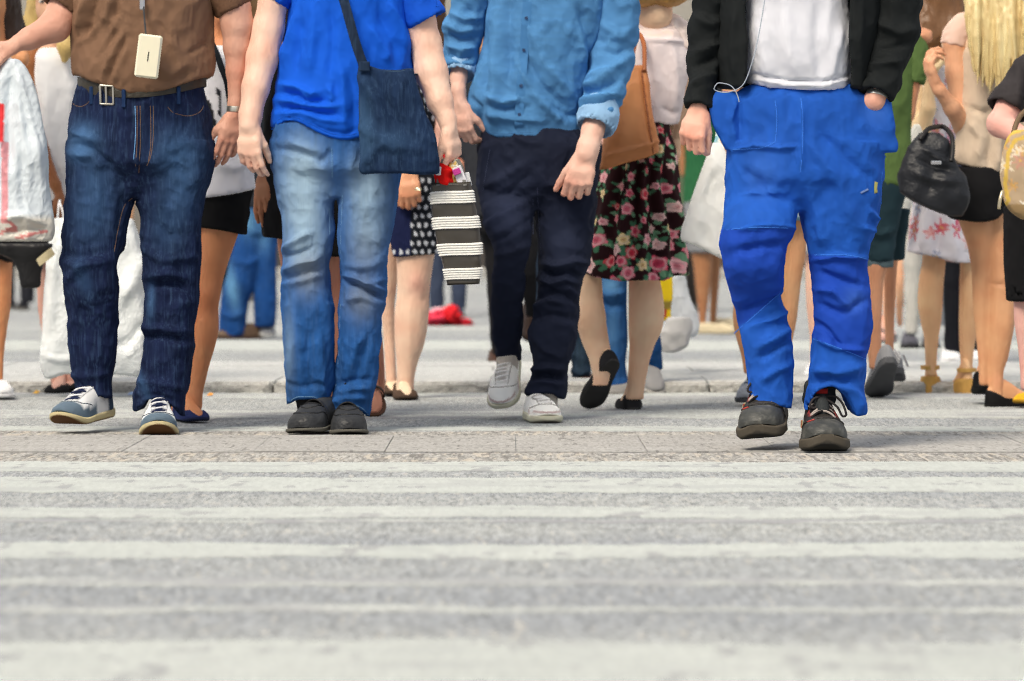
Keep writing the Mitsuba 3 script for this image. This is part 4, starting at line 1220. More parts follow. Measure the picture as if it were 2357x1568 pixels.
S.loft([(292, 1442, 1556), (281, 1436, 1558), (220, 1428, 1574), (135, 1424, 1587), (100, 1426, 1585), (78, 1438, 1580), (58, 1462, 1556), (42, 1478, 1540), (30, 1486, 1530)], ratio=.62)
S.hem([(1430, 284), (1506, 284), (1530, 288), (1554, 287)])
m = folds(S.mesh(), D, [([(1480, 95), (1530, 97), (1580, 100)], 5, 4), ([(1545, 100), (1552, 180), (1548, 270)], 10, 4), ([(1500, 110), (1505, 200), (1500, 280)], 12, 3), ([(1525, 250), (1545, 262), (1560, 255)], 7, -4)], [(9, 9, 5, 6, 51)])
V = np.asarray(m.vertices)
cp = np.tile(P(240, 228, 230), (len(V), 1))
lace_ = np.clip((V[:, 2] - at(0, 92, D)[2]) / .01, 0, 1)
cp = cmix(cp, P(250, 226, 214), lace_ * (.5 + .5 * (meshkit.noise(V * 60, 3) > .5)))
cloth(p4, 'top', m, cp)
m = folds(sleeve(D, [(1545, 62, 30), (1578, 84, 27), (1586, 112, 25)], .007), D, (), [(30, 30, 20, 5, 52)])
cloth(p4, 'sleeve', m, P(252, 234, 226))
S = Solid(D, .0046, .01)
S.loft([(276, 1442, 1536), (290, 1426, 1538), (338, 1396, 1548), (406, 1372, 1560), (473, 1364, 1564), (540, 1362, 1566), (600, 1354, 1575), (632, 1344, 1583), (656, 1342, 1584)], ratio=.72)
S.hem([(1330, 628), (1351, 630), (1390, 641), (1434, 646), (1480, 644), (1520, 645), (1556, 634), (1590, 636)])
S.hollow(650, .008, .16)
st = []
for u0, u1, a in ((1400, 1372, 9), (1418, 1400, -9), (1434, 1424, 10), (1450, 1452, -10), (1466, 1474, 9), (1480, 1500, -9), (1496, 1522, 9), (1512, 1548, -9), (1524, 1568, 8)):
    st.append(([(u0 + 30, 300), (u0 + 10, 420), (u1 + 4, 540), (u1, 640)], 11, a))
m = folds(S.mesh(), D, st, [(10, 10, 4, 5, 53)])
V = np.asarray(m.vertices)
cx = at(1464, 0, D)[0]
ang = np.arctan2(V[:, 0] - cx, -(V[:, 1] - D))
s_ = ang * .145
z_ = V[:, 2]
cf = np.tile(P(44, 14, 20), (len(V), 1))
rng = np.random.default_rng(12)
zlo, zhi = at(0, 648, D)[2], at(0, 285, D)[2]
fl = []
for k in range(4000):
    s0, z0 = rng.uniform(-.46, .46), rng.uniform(zlo - .01, zhi)
    low = z0 < zlo + .16
    r0 = rng.uniform(.021, .033) if low else rng.uniform(.012, .025)
    if all(math.hypot(s0 - a, z0 - b) > (r0 + c0) * (0.95 if low else 1.35) for a, b, c0 in fl):
        fl.append((s0, z0, r0))
    if len(fl) > 150:
        break
pal = [P(226, 82, 112), P(244, 168, 178), P(214, 62, 78), P(246, 200, 196), P(240, 214, 150), P(232, 120, 140)]
for s0, z0, r0 in fl:                                            # leaves first, blossoms over them
    for j in range(5):
        a = rng.uniform(0, 6.28)
        x, y = s_ - s0 - math.cos(a) * r0 * 1.1, z_ - z0 - math.sin(a) * r0 * 1.1
        x, y = x * math.cos(a) + y * math.sin(a), -x * math.sin(a) + y * math.cos(a)
        w = (x / (r0 * .62)) ** 2 + (y / (r0 * .30)) ** 2 < 1
        cf = cmix(cf, P(70, 122, 92) if rng.uniform() < .6 else P(120, 168, 132), w * 1.0)
for s0, z0, r0 in fl:
    x, y = s_ - s0, z_ - z0
    rr, th = np.hypot(x, y) / r0, np.arctan2(y, x)
    a0, pc = rng.uniform(0, 6.28), pal[rng.integers(len(pal))]
    w = rr < .88 + .12 * np.cos(5 * th + a0)
    tone = .80 + .40 * (.5 + .5 * np.sin(rr * 11 + 2.2 * np.sin(th * 2 + a0) + a0))
    cf = np.where(w[:, None], pc * tone[:, None], cf)
    cf = cmix(cf, P(250, 224, 220), w * .55 * np.exp(-((rr - .62) / .12) ** 2))
    cf = cmix(cf, P(170, 30, 60), .7 * np.exp(-(rr / .22) ** 2))
cloth(p4, 'skirt', m, cf)
for q in (PR, PL):
    k = shoe(p4, flat_shoe(.245, .092, .012), (P(40, 40, 43), P(58, 58, 58)), *q, mats=('m_cloth', 'm_rubber'))
    if q is PR:
        M = block(-.006, .006, -.002, .004, .05, .078, .002)
        put('pull_tab', place(M, *q), 'm_cloth', P(30, 30, 32), False, k)
# tan bag at the side
t = thing('tan_handbag', 'tan leather handbag hanging beside the rose print skirt', 'handbag')
S = Solid(D, .006, .012)
S.loft([(152, 1436, 1487, -.19, .035), (200, 1424, 1492, -.20, .045), (260, 1408, 1499, -.21, .055), (325, 1390, 1511, -.22, .065), (396, 1376, 1514, -.22, .068)], p=4.5, k=.01)
S.hem([(1370, 394), (1383, 393), (1440, 377), (1496, 361), (1507, 352), (1516, 330)])
m = folds(S.mesh(), D, [([(1470, 170), (1480, 260), (1492, 340)], 4, -6), ([(1390, 365), (1440, 352), (1496, 336), (1508, 326)], 5, 5), ([(1440, 200), (1430, 270), (1420, 340)], 14, 4)], [(9, 9, 6, 4, 55)])
V = np.asarray(m.vertices)
ct = np.tile(P(206, 130, 76), (len(V), 1)) * speck(V, 9, .12, 6)
ct = cmix(ct, P(228, 158, 100), .5 * blob(V, 1450, 250, 26, 90, D))
put('leather_body', m, 'm_leather', ct, True, t)
put('handle', tube(smooth_path([at(1446, 170, D - .235), at(1456, 120, D - .20), at(1470, 80, D - .10), at(1482, 110, D - .16), at(1482, 165, D - .235)], 26), .008), 'm_leather', P(176, 104, 60), True, t)
put('piping', tube(surf(m, [(1470, 160), (1481, 250), (1494, 340), (1497, 358)], D, 30), .003), 'm_leather', P(160, 92, 52), True, t)
# ------------------------------------------------------------------ person in royal blue work trousers
D = 11.25
px = D / FOC
p5 = person('person in black jacket, white T-shirt and royal blue work trousers with heavy boots')
tr, c = torso_head(D, 1836, -140, res=.014)
la = arm(D, [(1660, -110, 34), (1632, 0, 27), (1622, 137, 25), (1612, 220, 20, -.03), (1606, 250, 20, -.05)],
         dict(wrist=at(1606, 256, D - .05), f=(-.25, -.35, -1), n=(.3, .8, -.2), thumb=(1, -.5, 0), size=.98, curl=(48, 55, 60, 62), to=.4, tc=30))
ra = arm(D, [(2010, -110, 34), (2062, 40, 27), (2036, 170, 23, -.02), (2020, 208, 20, -.05), (2010, 234, 24, -.05), (2005, 280, 20, .03)])
body(p5, [tr, la, ra], P(236, 180, 158), 5, D, [(1590, 320, 26, 20, .4, P(228, 136, 112))])
put('hair', hair_mesh(c, D), 'm_hair', P(50, 40, 34), True, p5)
S = Solid(D, .007, .03)
S.loft([(216, 1724, 1962), (190, 1722, 1960), (150, 1712, 1962), (100, 1708, 1962), (50, 1712, 1956), (0, 1712, 1950), (-70, 1690, 1965), (-115, 1730, 1935), (-136, 1790, 1880)], ratio=.84)
S.hem([(1715, 188), (1728, 194), (1770, 206), (1873, 212), (1924, 209), (1960, 191), (1970, 186)])
m = folds(S.mesh(), D, [([(1740, 40), (1752, 120), (1770, 190)], 14, 6), ([(1800, 20), (1806, 110), (1830, 190)], 16, 5), ([(1880, 10), (1870, 100), (1880, 190)], 14, -5), ([(1930, 60), (1910, 130), (1900, 195)], 10, 5), ([(1725, 182), (1800, 200), (1880, 203), (1950, 185)], 4, 4), ([(1725, 172), (1800, 190), (1880, 194), (1950, 176)], 4, -4)], [(8, 8, 4, 6, 61)])
cloth(p5, 't_shirt', m, P(226, 228, 238), a=.04)
S = Solid(D, .007, .03)
S.loft([(208, 1652, 2004), (150, 1648, 2010), (60, 1646, 2020), (-40, 1645, 2025), (-90, 1670, 2000), (-125, 1740, 1930)], ratio=.66)
S.cuts.append(lambda x, y, z, d: np.maximum(d, -(d + .014)))
xa, xb = at(1712, 0, D)[0], at(1948, 0, D)[0]
S.cuts.append(lambda x, y, z, d: np.maximum(d, np.minimum(np.minimum(x - xa, xb - x), D - .01 - y)))
S.hem([(1640, 196), (1690, 206), (1712, 200), (1950, 206), (1990, 214), (2010, 210)])
m = folds(S.mesh(), D, [([(1690, 20), (1684, 110), (1690, 195)], 8, 6), ([(1970, 20), (1962, 100), (1975, 190)], 9, 6)], [(10, 10, 5, 6, 62)])
kj = cloth(p5, 'jacket', m, P(26, 30, 32), a=.2)
for q, w in (([(1713, -60), (1712, 40), (1708, 120), (1716, 198)], 1), ([(1946, -60), (1944, 40), (1956, 120), (1952, 200)], 1)):
    put('lapel', tube(surf(m, [(a + (-9 if a < 1800 else 9), b) for a, b in q], D, 24, -.004), .012, 8), 'm_cloth', P(36, 40, 42), True, kj)
for pts, kk in (([(1680, -108, 54, 0), (1636, 0, 35, 0), (1626, 69, 36, 0), (1622, 137, 35, 0), (1614, 206, 32, -.03), (1607, 250, 29, -.05)], 63), ([(2000, -108, 56, 0), (2064, 0, 51, 0), (2058, 70, 49, 0), (2044, 130, 42, -.02), (2026, 190, 38, -.04), (2014, 222, 35, -.06)], 64)):
    J = [([(1600, 130), (1630, 110), (1660, 100)], 9, 7), ([(1595, 160), (1625, 145), (1655, 130)], 8, -7), ([(1590, 200), (1615, 185), (1645, 175)], 8, 7), ([(1600, 40), (1630, 60), (1655, 50)], 10, 6), ([(2020, 60), (2060, 80), (2100, 70)], 10, 7), ([(2010, 120), (2045, 115), (2085, 100)], 8, -6), ([(2000, 160), (2030, 150), (2070, 140)], 8, 7)]
    cloth(p5, 'sleeve', folds(sleeve(D, pts), D, J, [(12, 12, 10, 7, kk)]), P(26, 30, 32), a=.2)
S = Solid(D, .0066, .022)
S.loft([(196, 1726, 1968), (206, 1704, 1978), (240, 1680, 2004), (300, 1684, 2020), (345, 1682, 2026), (405, 1676, 2026), (440, 1700, 2000, 0, .11), (485, 1760, 1930, 0, .07)], ratio=.62, k=.05)
S.loft([(330, 1674, 1835), (420, 1672, 1833), (446, 1672, 1831), (484, 1669, 1830, -.04), (526, 1663, 1826, -.07), (569, 1659, 1809, -.08), (611, 1666, 1802, -.08), (653, 1676, 1800, -.05), (695, 1688, 1797, 0), (738, 1700, 1808, .02), (780, 1710, 1818), (822, 1718, 1823), (865, 1724, 1825), (907, 1728, 1825), (945, 1730, 1824)], ratio=.95, p=2.3)
S.loft([(330, 1835, 2030), (420, 1837, 2026), (484, 1842, 2022), (526, 1849, 2014), (569, 1858, 1998), (611, 1866, 1992), (653, 1872, 1997), (695, 1874, 2003), (738, 1876, 2006), (780, 1872, 2001), (822, 1868, 1991), (865, 1862, 1990), (907, 1857, 1988), (945, 1853, 1994), (968, 1852, 1992), (990, 1856, 1984)], ratio=.95, p=2.3)
S.loft([(212, 1640, 1712, -.04), (250, 1630, 1700, -.05), (300, 1646, 1700, -.05), (348, 1674, 1716, -.05)], ratio=.40, p=3, k=.006)
S.loft([(218, 1972, 2044, -.04), (275, 1980, 2052, -.05), (330, 1994, 2064, -.05), (352, 2006, 2060, -.05)], ratio=.40, p=3, k=.006)
S.hem([(1722, 944), (1770, 934), (1824, 942), (1846, 964), (1860, 930), (1880, 898), (1908, 888), (1936, 904), (1948, 926), (1958, 946), (1970, 957), (1994, 946)])
J = [([(1690, 530), (1750, 522), (1826, 526)], 5, 7), ([(1680, 350), (1730, 338), (1790, 345), (1830, 340)], 5, 7), ([(1700, 390), (1740, 420), (1760, 460)], 12, -6), ([(1690, 480), (1730, 450), (1790, 440)], 12, 7), ([(1680, 580), (1730, 570), (1800, 560)], 10, -8), ([(1690, 690), (1730, 675), (1790, 660)], 9, 8), ([(1700, 715), (1745, 700), (1800, 680)], 8, -8), ([(1720, 760), (1765, 740), (1810, 715)], 9, 7), ([(1735, 830), (1780, 800), (1818, 780)], 9, -7), ([(1740, 800), (1785, 775), (1815, 760)], 9, 7), ([(1745, 880), (1785, 850), (1818, 840)], 9, 6),
     ([(1868, 600), (1920, 590), (1990, 594)], 6, 7), ([(1880, 625), (1920, 640), (1985, 660)], 8, -8), ([(1880, 665), (1915, 670), (1960, 720)], 9, 9), ([(1885, 700), (1930, 720), (1990, 690)], 9, -8), ([(1876, 740), (1900, 760), (1930, 800)], 7, -8), ([(1880, 780), (1920, 800), (1990, 805)], 6, 7), ([(1866, 850), (1920, 860), (1985, 840)], 12, 9), ([(1862, 882), (1905, 868), (1960, 880)], 9, -8), ([(1940, 880), (1965, 910), (1980, 945)], 10, 8), ([(1930, 900), (1950, 930), (1962, 965)], 8, -8),
     ([(1850, 330), (1920, 420), (1960, 520)], 14, 7), ([(1870, 300), (1940, 370), (2010, 420)], 12, -6), ([(1845, 420), (1880, 500), (1890, 570)], 12, 6), ([(1990, 480), (2005, 500), (2016, 505)], 6, 7), ([(1975, 520), (1995, 530), (2010, 530)], 6, 6), ([(1835, 240), (1836, 320), (1834, 400)], 6, 5), ([(1690, 230), (1676, 280), (1690, 330)], 7, 7)]
m = folds(S.mesh(), D, J, [(12, 12, 6, 2.6, 65), (28, 28, 15, 2.8, 66)])
V = np.asarray(m.vertices)
ct = np.tile(P(30, 90, 190), (len(V), 1)) * speck(V, 10, .16, 7) * speck(V * [1, 1, .15], 45, .16, 8)
X, Z = V[:, 0], V[:, 2]
zl = lambda u0, v0, u1, v1: at(0, v0, D)[2] + (X - at(u0, 0, D)[0]) / (at(u1, 0, D)[0] - at(u0, 0, D)[0]) * (at(0, v1, D)[2] - at(0, v0, D)[2])
isL = X < at(1834, 0, D)[0]
kneeL = isL & (Z < zl(1663, 528, 1826, 524)) & (Z > zl(1680, 770, 1810, 660))
kneeR = ~isL & (Z < zl(1860, 585, 2000, 596)) & (Z > zl(1868, 778, 1990, 828))
fr = normals(m)[:, 1] < .25
ct = cmix(ct, P(26, 72, 182), (kneeL | kneeR) & fr)
ct = cmix(ct, P(84, 132, 216), .30 * blob(V, 1960, 690, 26, 30, D) + .22 * blob(V, 1750, 400, 40, 60, D) + .25 * blob(V, 2010, 250, 30, 40, D))
kt = cloth(p5, 'work_trousers', m, ct)
for q in ([(1666, 530), (1740, 524), (1824, 528)], [(1690, 768), (1740, 720), (1800, 668)], [(1864, 588), (1920, 586), (1992, 597)], [(1870, 780), (1920, 798), (1990, 826)], [(1682, 346), (1740, 344), (1776, 330)], [(1776, 332), (1780, 280), (1776, 236)], [(2028, 470), (2024, 420), (2036, 360)], [(1834, 230), (1838, 300), (1832, 400)]):
    seam(kt, m, q, D, P(64, 128, 226), .0014)
for q, w, col_ in (([(2009, 420), (2006, 436), (2008, 446)], .014, P(150, 150, 90)), ([(1972, 446), (1982, 441), (1990, 437)], .006, P(96, 120, 170))):
    put('patch', ribbon(surf(m, q, D, 8, .002), w, .002), 'm_cloth', col_, True, kt)


def boot(V):
    t, x, z = V[:, 1] / .31, V[:, 0], V[:, 2]
    C = np.tile(P(62, 59, 56, .55), (len(V), 1))
    C = cmix(C, P(78, 80, 78, .6), (t > .74) * 1.0)
    C = cmix(C, P(52, 52, 54, .6), ((np.abs(x) > .045) & (t < .7)) * .8)
    C = cmix(C, P(170, 60, 54), ((np.abs(np.abs(x - .004) - .034) < .007) & (t > .50) & (t < .66)) * .9)
    C = cmix(C, P(34, 34, 36), (np.abs(t - .735) < .012) * .9)
    C = cmix(C, P(150, 148, 140), .5 * np.clip(meshkit.fbm(V * 55, 3, 4) * 3 - 1.6, 0, 1) * (t > .72))
    return C * speck(V, 45, .35, 5)


def bootsole(L=.31):
    return sole_rings(L, .136, ([0, .1, .5, .75, .94, 1], [.008, 0, 0, 0, .006, .022]), ([0, .1, .5, .72, .90, .97, 1], [.04, .036, .034, .032, .036, .042, .050]), grow=.005)


BT = shoe_rings(.31, .134, ([0, .5, .8, 1], [.030, .028, .028, .05]), ([0, .1, .25, .38, .5, .62, .72, .85, .95, 1], [.13, .14, .145, .142, .128, .108, .094, .088, .074, .06]), k=34)
for n, (piv, to, yaw, pit, rol) in enumerate((((0, .31, 0), np.array([at(1909, 0, D - .18)[0], D - .18, .006]), 3, 0, 0), ((.0, .30, 0), at(1752, 1014, D - .12), -12, -10, 5))):
    k = shoe(p5, (BT, bootsole()), (0, P(96, 89, 78, .6), P(34, 33, 30)), piv, to, yaw, pit, rol, ('m_leather', 'm_rubber'), ('boot', 'sole'), boot)
    S = Solid(D, .005, .012)
    S.ball((.002, .125, .150), (.040, .030, .048)).limb([(-.030, .10, .140, .018), (-.026, .12, .180, .016), (.002, .128, .196, .016), (.030, .12, .180, .016), (.034, .10, .140, .018)], world=True, k=.01)
    S.limb([(.002, .15, .14, .022), (.003, .185, .110, .020)], world=True, k=.01)
    put('tongue', place(S.mesh(), piv, to, yaw, pit, rol), 'm_cloth', P(54, 58, 60), True, k)
    q = [(-.014, .165, .166), (.018, .165, .166)]
    put('tongue_label', place(ribbon(q, .014, .003, (0, .3, 1)), piv, to, yaw, pit, rol), 'm_cloth', P(150, 34, 36), True, k)
    lz = lambda t: float(np.interp(t, [.38, .5, .62, .72], [.142, .128, .108, .094])) + .004
    for i, t in enumerate((.50, .55, .60, .65)):
        w = .034
        for sg in (-1, 1):
            p_ = [(-sg * w + .004, t * .31 - .006, lz(t) - .012), (.004, t * .31 + .003, lz(t) + .003), (sg * w + .004, t * .31 + .010, lz(t + .03) - .012)]
            put('lace', place(tube(smooth_path(p_, 8), .0034), piv, to, yaw, pit, rol), 'm_cloth', P(34, 32, 34) if (i + (sg > 0)) % 3 else P(180, 170, 164), True, k)
    sp = (.31, .134, ([0, .5, .8, 1], [.030, .028, .028, .05]), ([0, .1, .25, .38, .5, .62, .72, .85, .95, 1], [.13, .14, .145, .142, .128, .108, .094, .088, .074, .06]))
    for pts, r, c_ in (([(-.058, .62), (-.05, .74), (0, .775), (.05, .74), (.058, .62)], .0026, P(36, 35, 36)), ([(-.060, .55), (-.055, .70), (-.02, .735), (.02, .735), (.055, .70), (.060, .55)], .0018, P(58, 54, 52)), ([(.03, .80), (.042, .78), (.048, .74)], .0026, P(190, 66, 58))):
        shoe_line(k, (piv, to, yaw, pit, rol), sp, pts, r, c_)
    p_ = [(.0, .16, .150), (-.030, .17, .152), (-.056, .185, .128), (-.064, .195, .098), (-.056, .192, .094), (-.040, .185, .120), (-.010, .172, .142)]
    put('lace_loop', place(tube(smooth_path(p_, 30), .0034), piv, to, yaw, pit, rol), 'm_cloth', P(44, 42, 44), True, k)
    p_ = [(.004, .165, .150), (.026, .18, .146), (.040, .19, .126), (.030, .186, .118), (.010, .172, .138)]
    put('lace_loop', place(tube(smooth_path(p_, 24), .0034), piv, to, yaw, pit, rol), 'm_cloth', P(60, 56, 58), True, k)
    for i in range(3):
        put('vent', place(block(.055 + .002 * i, .062, .150 + i * .014, .156 + i * .014, .060, .082, .001), piv, to, yaw, pit, rol), 'm_rubber', P(180, 168, 130) if i != 1 else P(170, 60, 54), False, k)
q = at(2018, 220, D - .05)
put('wristwatch', bracelet(q, (-.25, -.4, -1), .030, .018, .004, 40, .95), 'm_metal', (.60, .60, .56), True, p5)
cord = smooth_path([at(1768, -90, D - .15), at(1745, 80, D - .20), at(1728, 150, D - .22), at(1705, 200, D - .22), at(1668, 214, D - .22), at(1642, 206, D - .22), at(1652, 192, D - .22), at(1676, 196, D - .22), at(1700, 236, D - .22)], 70)
put('white_cord', tube(cord, .0016, 5), 'm_cloth', P(176, 186, 200), True, p5)
# ------------------------------------------------------------------ the crowd behind
def bodies(who, lst, seed=0, D=12.0, marks=()):
    ms = [m for m, s in lst]
    C = np.vstack([skin_tint(m, s, seed + i) for i, (m, s) in enumerate(lst)])
    m = join(*ms)
    return put('body', m, 'm_skin', flush(m, C, D, marks), True, who)


def garment(who, name, D, lofts, color, hem=None, ratio=.92, mat='m_cloth', k=.025, res=.009, cre=None, strokes=(), hollow=None, a=.1, p=2.0, colfn=None, limbs=()):
    S = Solid(D, res, k)
    for l in lofts:
        S.loft(l, ratio=ratio, p=p)
    for l in limbs:
        S.limb(l)
    if hem:
        S.hem(hem)
    if hollow:
        S.hollow(hollow, max(.01, res * 1.2), .06)
    m = folds(S.mesh(), D, strokes, cre if cre is not None else [(10, 10, 6, 5, int(D * 10) % 50)])
    c = colfn(m) if colfn else color
    return cloth(who, name, m, c, mat, a=a), m


def legs_mesh(D, lofts, res=.009, ratio=1.0):
    S = Solid(D, res, .012)
    for l in lofts:
        S.loft(l, ratio=ratio)
    return S.mesh()


def shoulders(top, D, slim):
    """Rounded shoulders on a shirt: limbs from its top station."""
    v, a, b = top
    return [[(a + 6, v + 22, 24), ((a + b) / 2, v + 4, 24), (b - 6, v + 22, 24)]]


def sandal(who, q, col_, heel=.06):
    so = sole_rings(.24, .104, ([0, .25, .5, .75, 1], [0, 0, heel * .15, 0, .006]), ([0, .25, .5, .75, 1], [heel + .012, heel + .010, heel * .55 + .012, .020, .022]), grow=.003)
    k = put('wedge_sole', place(so, *q), 'm_rubber', tint(np.asarray(so.vertices), col_, .15, 40), True, who)
    th = np.linspace(.05, np.pi - .05, 14)
    M = ribbon(np.stack([np.cos(th) * .043, .165 + 0 * th, .020 + np.sin(th) * .045], 1), .022, .004, (0, 1, 0))
    put('strap', place(M, *q), 'm_leather', col_, True, k)
    th = np.linspace(-2.6, 2.6, 20)
    M = ribbon(np.stack([.036 * np.sin(th), .045 - .045 * np.cos(th), heel + .045 + 0 * th], 1), .016, .004, (0, 0, 1))
    put('strap', place(M, *q), 'm_leather', col_, True, k)
    return k


def add_flat(who, q, col_, L=.235, W=.088):
    return shoe(who, flat_shoe(L, W), (col_, col_ * .6), *q, mats=('m_cloth', 'm_rubber'))


BLACK, WHITE = P(20, 20, 23), P(236, 237, 240)

# pale top, fair long hair, big white carrier in the hand (far left)
D = 15.4
w = person('person in loose white top and black skirt, long fair hair, near the left edge')
tr, c = torso_head(D, 124, 105, slim=.8, res=.016)
am = arm(D, [(84, 118, 22), (64, 150, 22, -.05), (72, 250, 19, -.08), (98, 350, 16, -.12), (128, 425, 12, -.15), (138, 452, 11, -.16)], dict(wrist=at(138, 454, D - .16), f=(.1, 0, -1), n=(-1, .2, 0), thumb=(0, -1, 0), size=.95, curl=(40, 50, 55, 60)), .007)
a2 = arm(D, [(164, 118, 22), (188, 200, 19), (194, 330, 15), (196, 420, 12)], None, .01)
lg = legs_mesh(D, [[(560, 74, 124), (590, 72, 121), (650, 84, 118), (700, 86, 113), (770, 96, 119), (820, 104, 126), (870, 114, 138), (888, 116, 140)], [(560, 122, 178), (590, 125, 178), (700, 137, 172), (800, 148, 174), (870, 152, 174), (888, 152, 174)]])
q1, q2 = ((0, .235, 0), at(124, 908, D - .14), -6, 0, 0), ((0, .235, 0), at(162, 900, D - .06), 4, 0, 0)
bodies(w, [(tr, P(220, 170, 140)), (am, P(158, 98, 58)), (a2, P(158, 98, 58)), (lg, P(226, 176, 158)), (place(foot(.225, .08), *q1), P(226, 176, 158)), (place(foot(.225, .08), *q2), P(226, 176, 158))], 21)
put('hair', hair_mesh(c, D, length=.14, width=1.3, seed=2), 'm_hair', P(206, 176, 112), True, w)
put('hair_lock', Solid(D, .008, .02).limb([(150, -10, 22, -.08), (157, 60, 22, -.12), (154, 110, 20, -.13), (150, 140, 8, -.13)]).mesh(), 'm_hair', P(214, 184, 118), True, w)
garment(w, 'top', D, [[(478, 76, 178), (400, 68, 184), (300, 63, 190), (200, 62, 190), (140, 68, 186), (112, 92, 164)]], WHITE, strokes=[([(170, 160), (160, 300), (150, 440)], 12, 6), ([(120, 200), (110, 320), (130, 450)], 14, 5)], hem=[(60, 452), (100, 478), (150, 470), (185, 470)])
garment(w, 'skirt', D, [[(445, 76, 178), (520, 64, 184), (600, 58, 188)]], BLACK, hollow=600)
for q in (q1, q2):
    add_flat(w, q, BLACK)
t = thing('carrier_bag', 'very large white carrier bag hanging behind the dark blue jeans', 'shopping bag')
D = 14.9
garment(t, 'bag_body', D, [[(502, 122, 300, -.0, .05), (560, 118, 318, 0, .08), (650, 108, 332, 0, .09), (760, 102, 338, 0, .09), (830, 98, 338, 0, .08), (876, 112, 330, 0, .05)]], P(240, 246, 248), hem=[(90, 878), (118, 872), (160, 860), (330, 868)], p=5, strokes=[([(150, 540), (130, 640), (120, 760)], 10, 7), ([(280, 700), (310, 650), (330, 580)], 14, 9), ([(270, 800), (310, 780), (335, 740)], 12, -8), ([(110, 820), (150, 826), (240, 820)], 8, 6)], cre=[(7, 7, 5, 8, 3)], mat='m_sheer')
for u in (132, 148):
    put('handle', tube(smooth_path([at(u, 510, D), at((u + 138) / 2, 480, D), at(139, 462, D + .2)], 10), .004), 'm_cloth', WHITE, True, t)

# bare legged person cut by the left edge
D = 14.8
w = person('person cut off by the left edge, in black shorts and white trainers')
tr, c = torso_head(D, -20, 100, slim=.8, res=.018)
lg = legs_mesh(D, [[(540, -34, 34), (590, -30, 30), (650, -24, 27), (700, -22, 25), (760, -18, 16), (830, -14, 8), (890, -16, 6), (905, -18, 6)], [(540, -90, -30), (700, -84, -40), (890, -76, -52)]])
a2 = arm(D, [(30, 112, 22), (44, 220, 18), (40, 330, 14), (36, 400, 11)], None, .01)
bodies(w, [(tr, TAN), (lg, P(216, 146, 100)), (a2, TAN)], 23)
put('hair', hair_mesh(c, D, length=.05, seed=5), 'm_hair', P(60, 44, 36), True, w)
garment(w, 'top', D, [[(480, -84, 48), (300, -80, 46), (180, -82, 46), (120, -60, 26)]], P(214, 206, 206))
garment(w, 'shorts', D, [[(450, -86, 56), (540, -90, 62), (580, -88, 40), (604, -80, 36)]], BLACK, hem=[(-90, 590), (0, 596), (36, 612), (70, 600)])
SN = sneaker(.26, .096, .09, .052, .024, .012)
for q in (((0, .26, 0), at(14, 920, D - .1), 22, 0, 0), ((0, .26, 0), at(-64, 900, D), 0, 0, 0)):
    shoe(w, SN, (WHITE, WHITE), *q)
t = thing('black_handbag', 'small black handbag with a beige strap end at the far left', 'handbag')
D = 14.4
garment(t, 'pouch', D, [[(560, -20, 122), (585, 0, 116), (604, 34, 104), (640, 46, 95), (664, 50, 92)]], BLACK, p=3, ratio=.35, mat='m_leather')
put('strap', ribbon(smooth_path([at(88, 606, D - .05), at(104, 592, D - .06), at(122, 578, D - .05)], 8), .030, .004, (0, 0, 1)), 'm_leather', P(196, 184, 148), True, t)

# the plastic bag in the first person's hand
D = 12.15
t = thing('plastic_bag', 'white plastic bag with red print held by the outstretched arm', 'plastic bag')
S = Solid(D, .007, .015)
S.loft([(136, 20, 46), (170, 0, 64), (250, -28, 88), (350, -44, 105), (470, -52, 117), (530, -54, 121), (556, -44, 112)], ratio=.42, p=2.4)
m = folds(S.mesh(), D, [([(40, 150), (50, 260), (70, 380)], 8, 6), ([(30, 160), (20, 260), (30, 400)], 9, -6), ([(45, 160), (75, 280), (100, 420)], 8, 6), ([(60, 300), (56, 400), (60, 500)], 10, -5), ([(0, 505), (60, 498), (115, 520)], 8, 7), ([(10, 540), (60, 530), (110, 525)], 7, -6)], [(14, 14, 4, 8, 71)])
V = np.asarray(m.vertices)
cb = np.tile(P(222, 232, 240), (len(V), 1)) * speck(V * [1, 1, .3], 14, .10, 2)
cb = cmix(cb, P(214, 206, 190), np.clip((at(0, 492, D)[2] - V[:, 2]) / .02, 0, 1) * .8)
x0, x1 = at(-30, 0, D)[0], at(12, 0, D)[0]
z0, z1 = at(0, 326, D)[2], at(0, 238, D)[2]
cb = cmix(cb, P(250, 60, 62), (V[:, 0] > x0) * (V[:, 0] < x1) * (V[:, 2] > z0) * (V[:, 2] < z1) * 1.0)
cb = cmix(cb, P(236, 120, 128), .75 * (np.abs(V[:, 0] - at(17, 0, D)[0]) < 7 / FOC * D) * (V[:, 2] < z0) * (V[:, 2] > at(0, 512, D)[2]))
for q in ([(0, 540), (20, 530), (42, 528), (30, 512)], [(45, 548), (75, 540), (108, 532)]):
    cb = cmix(cb, P(206, 84, 84), .75 * (stroke(V, q, D)[0] < 4 / FOC * D))
put('film', m, 'm_sheer', cb, True, t)

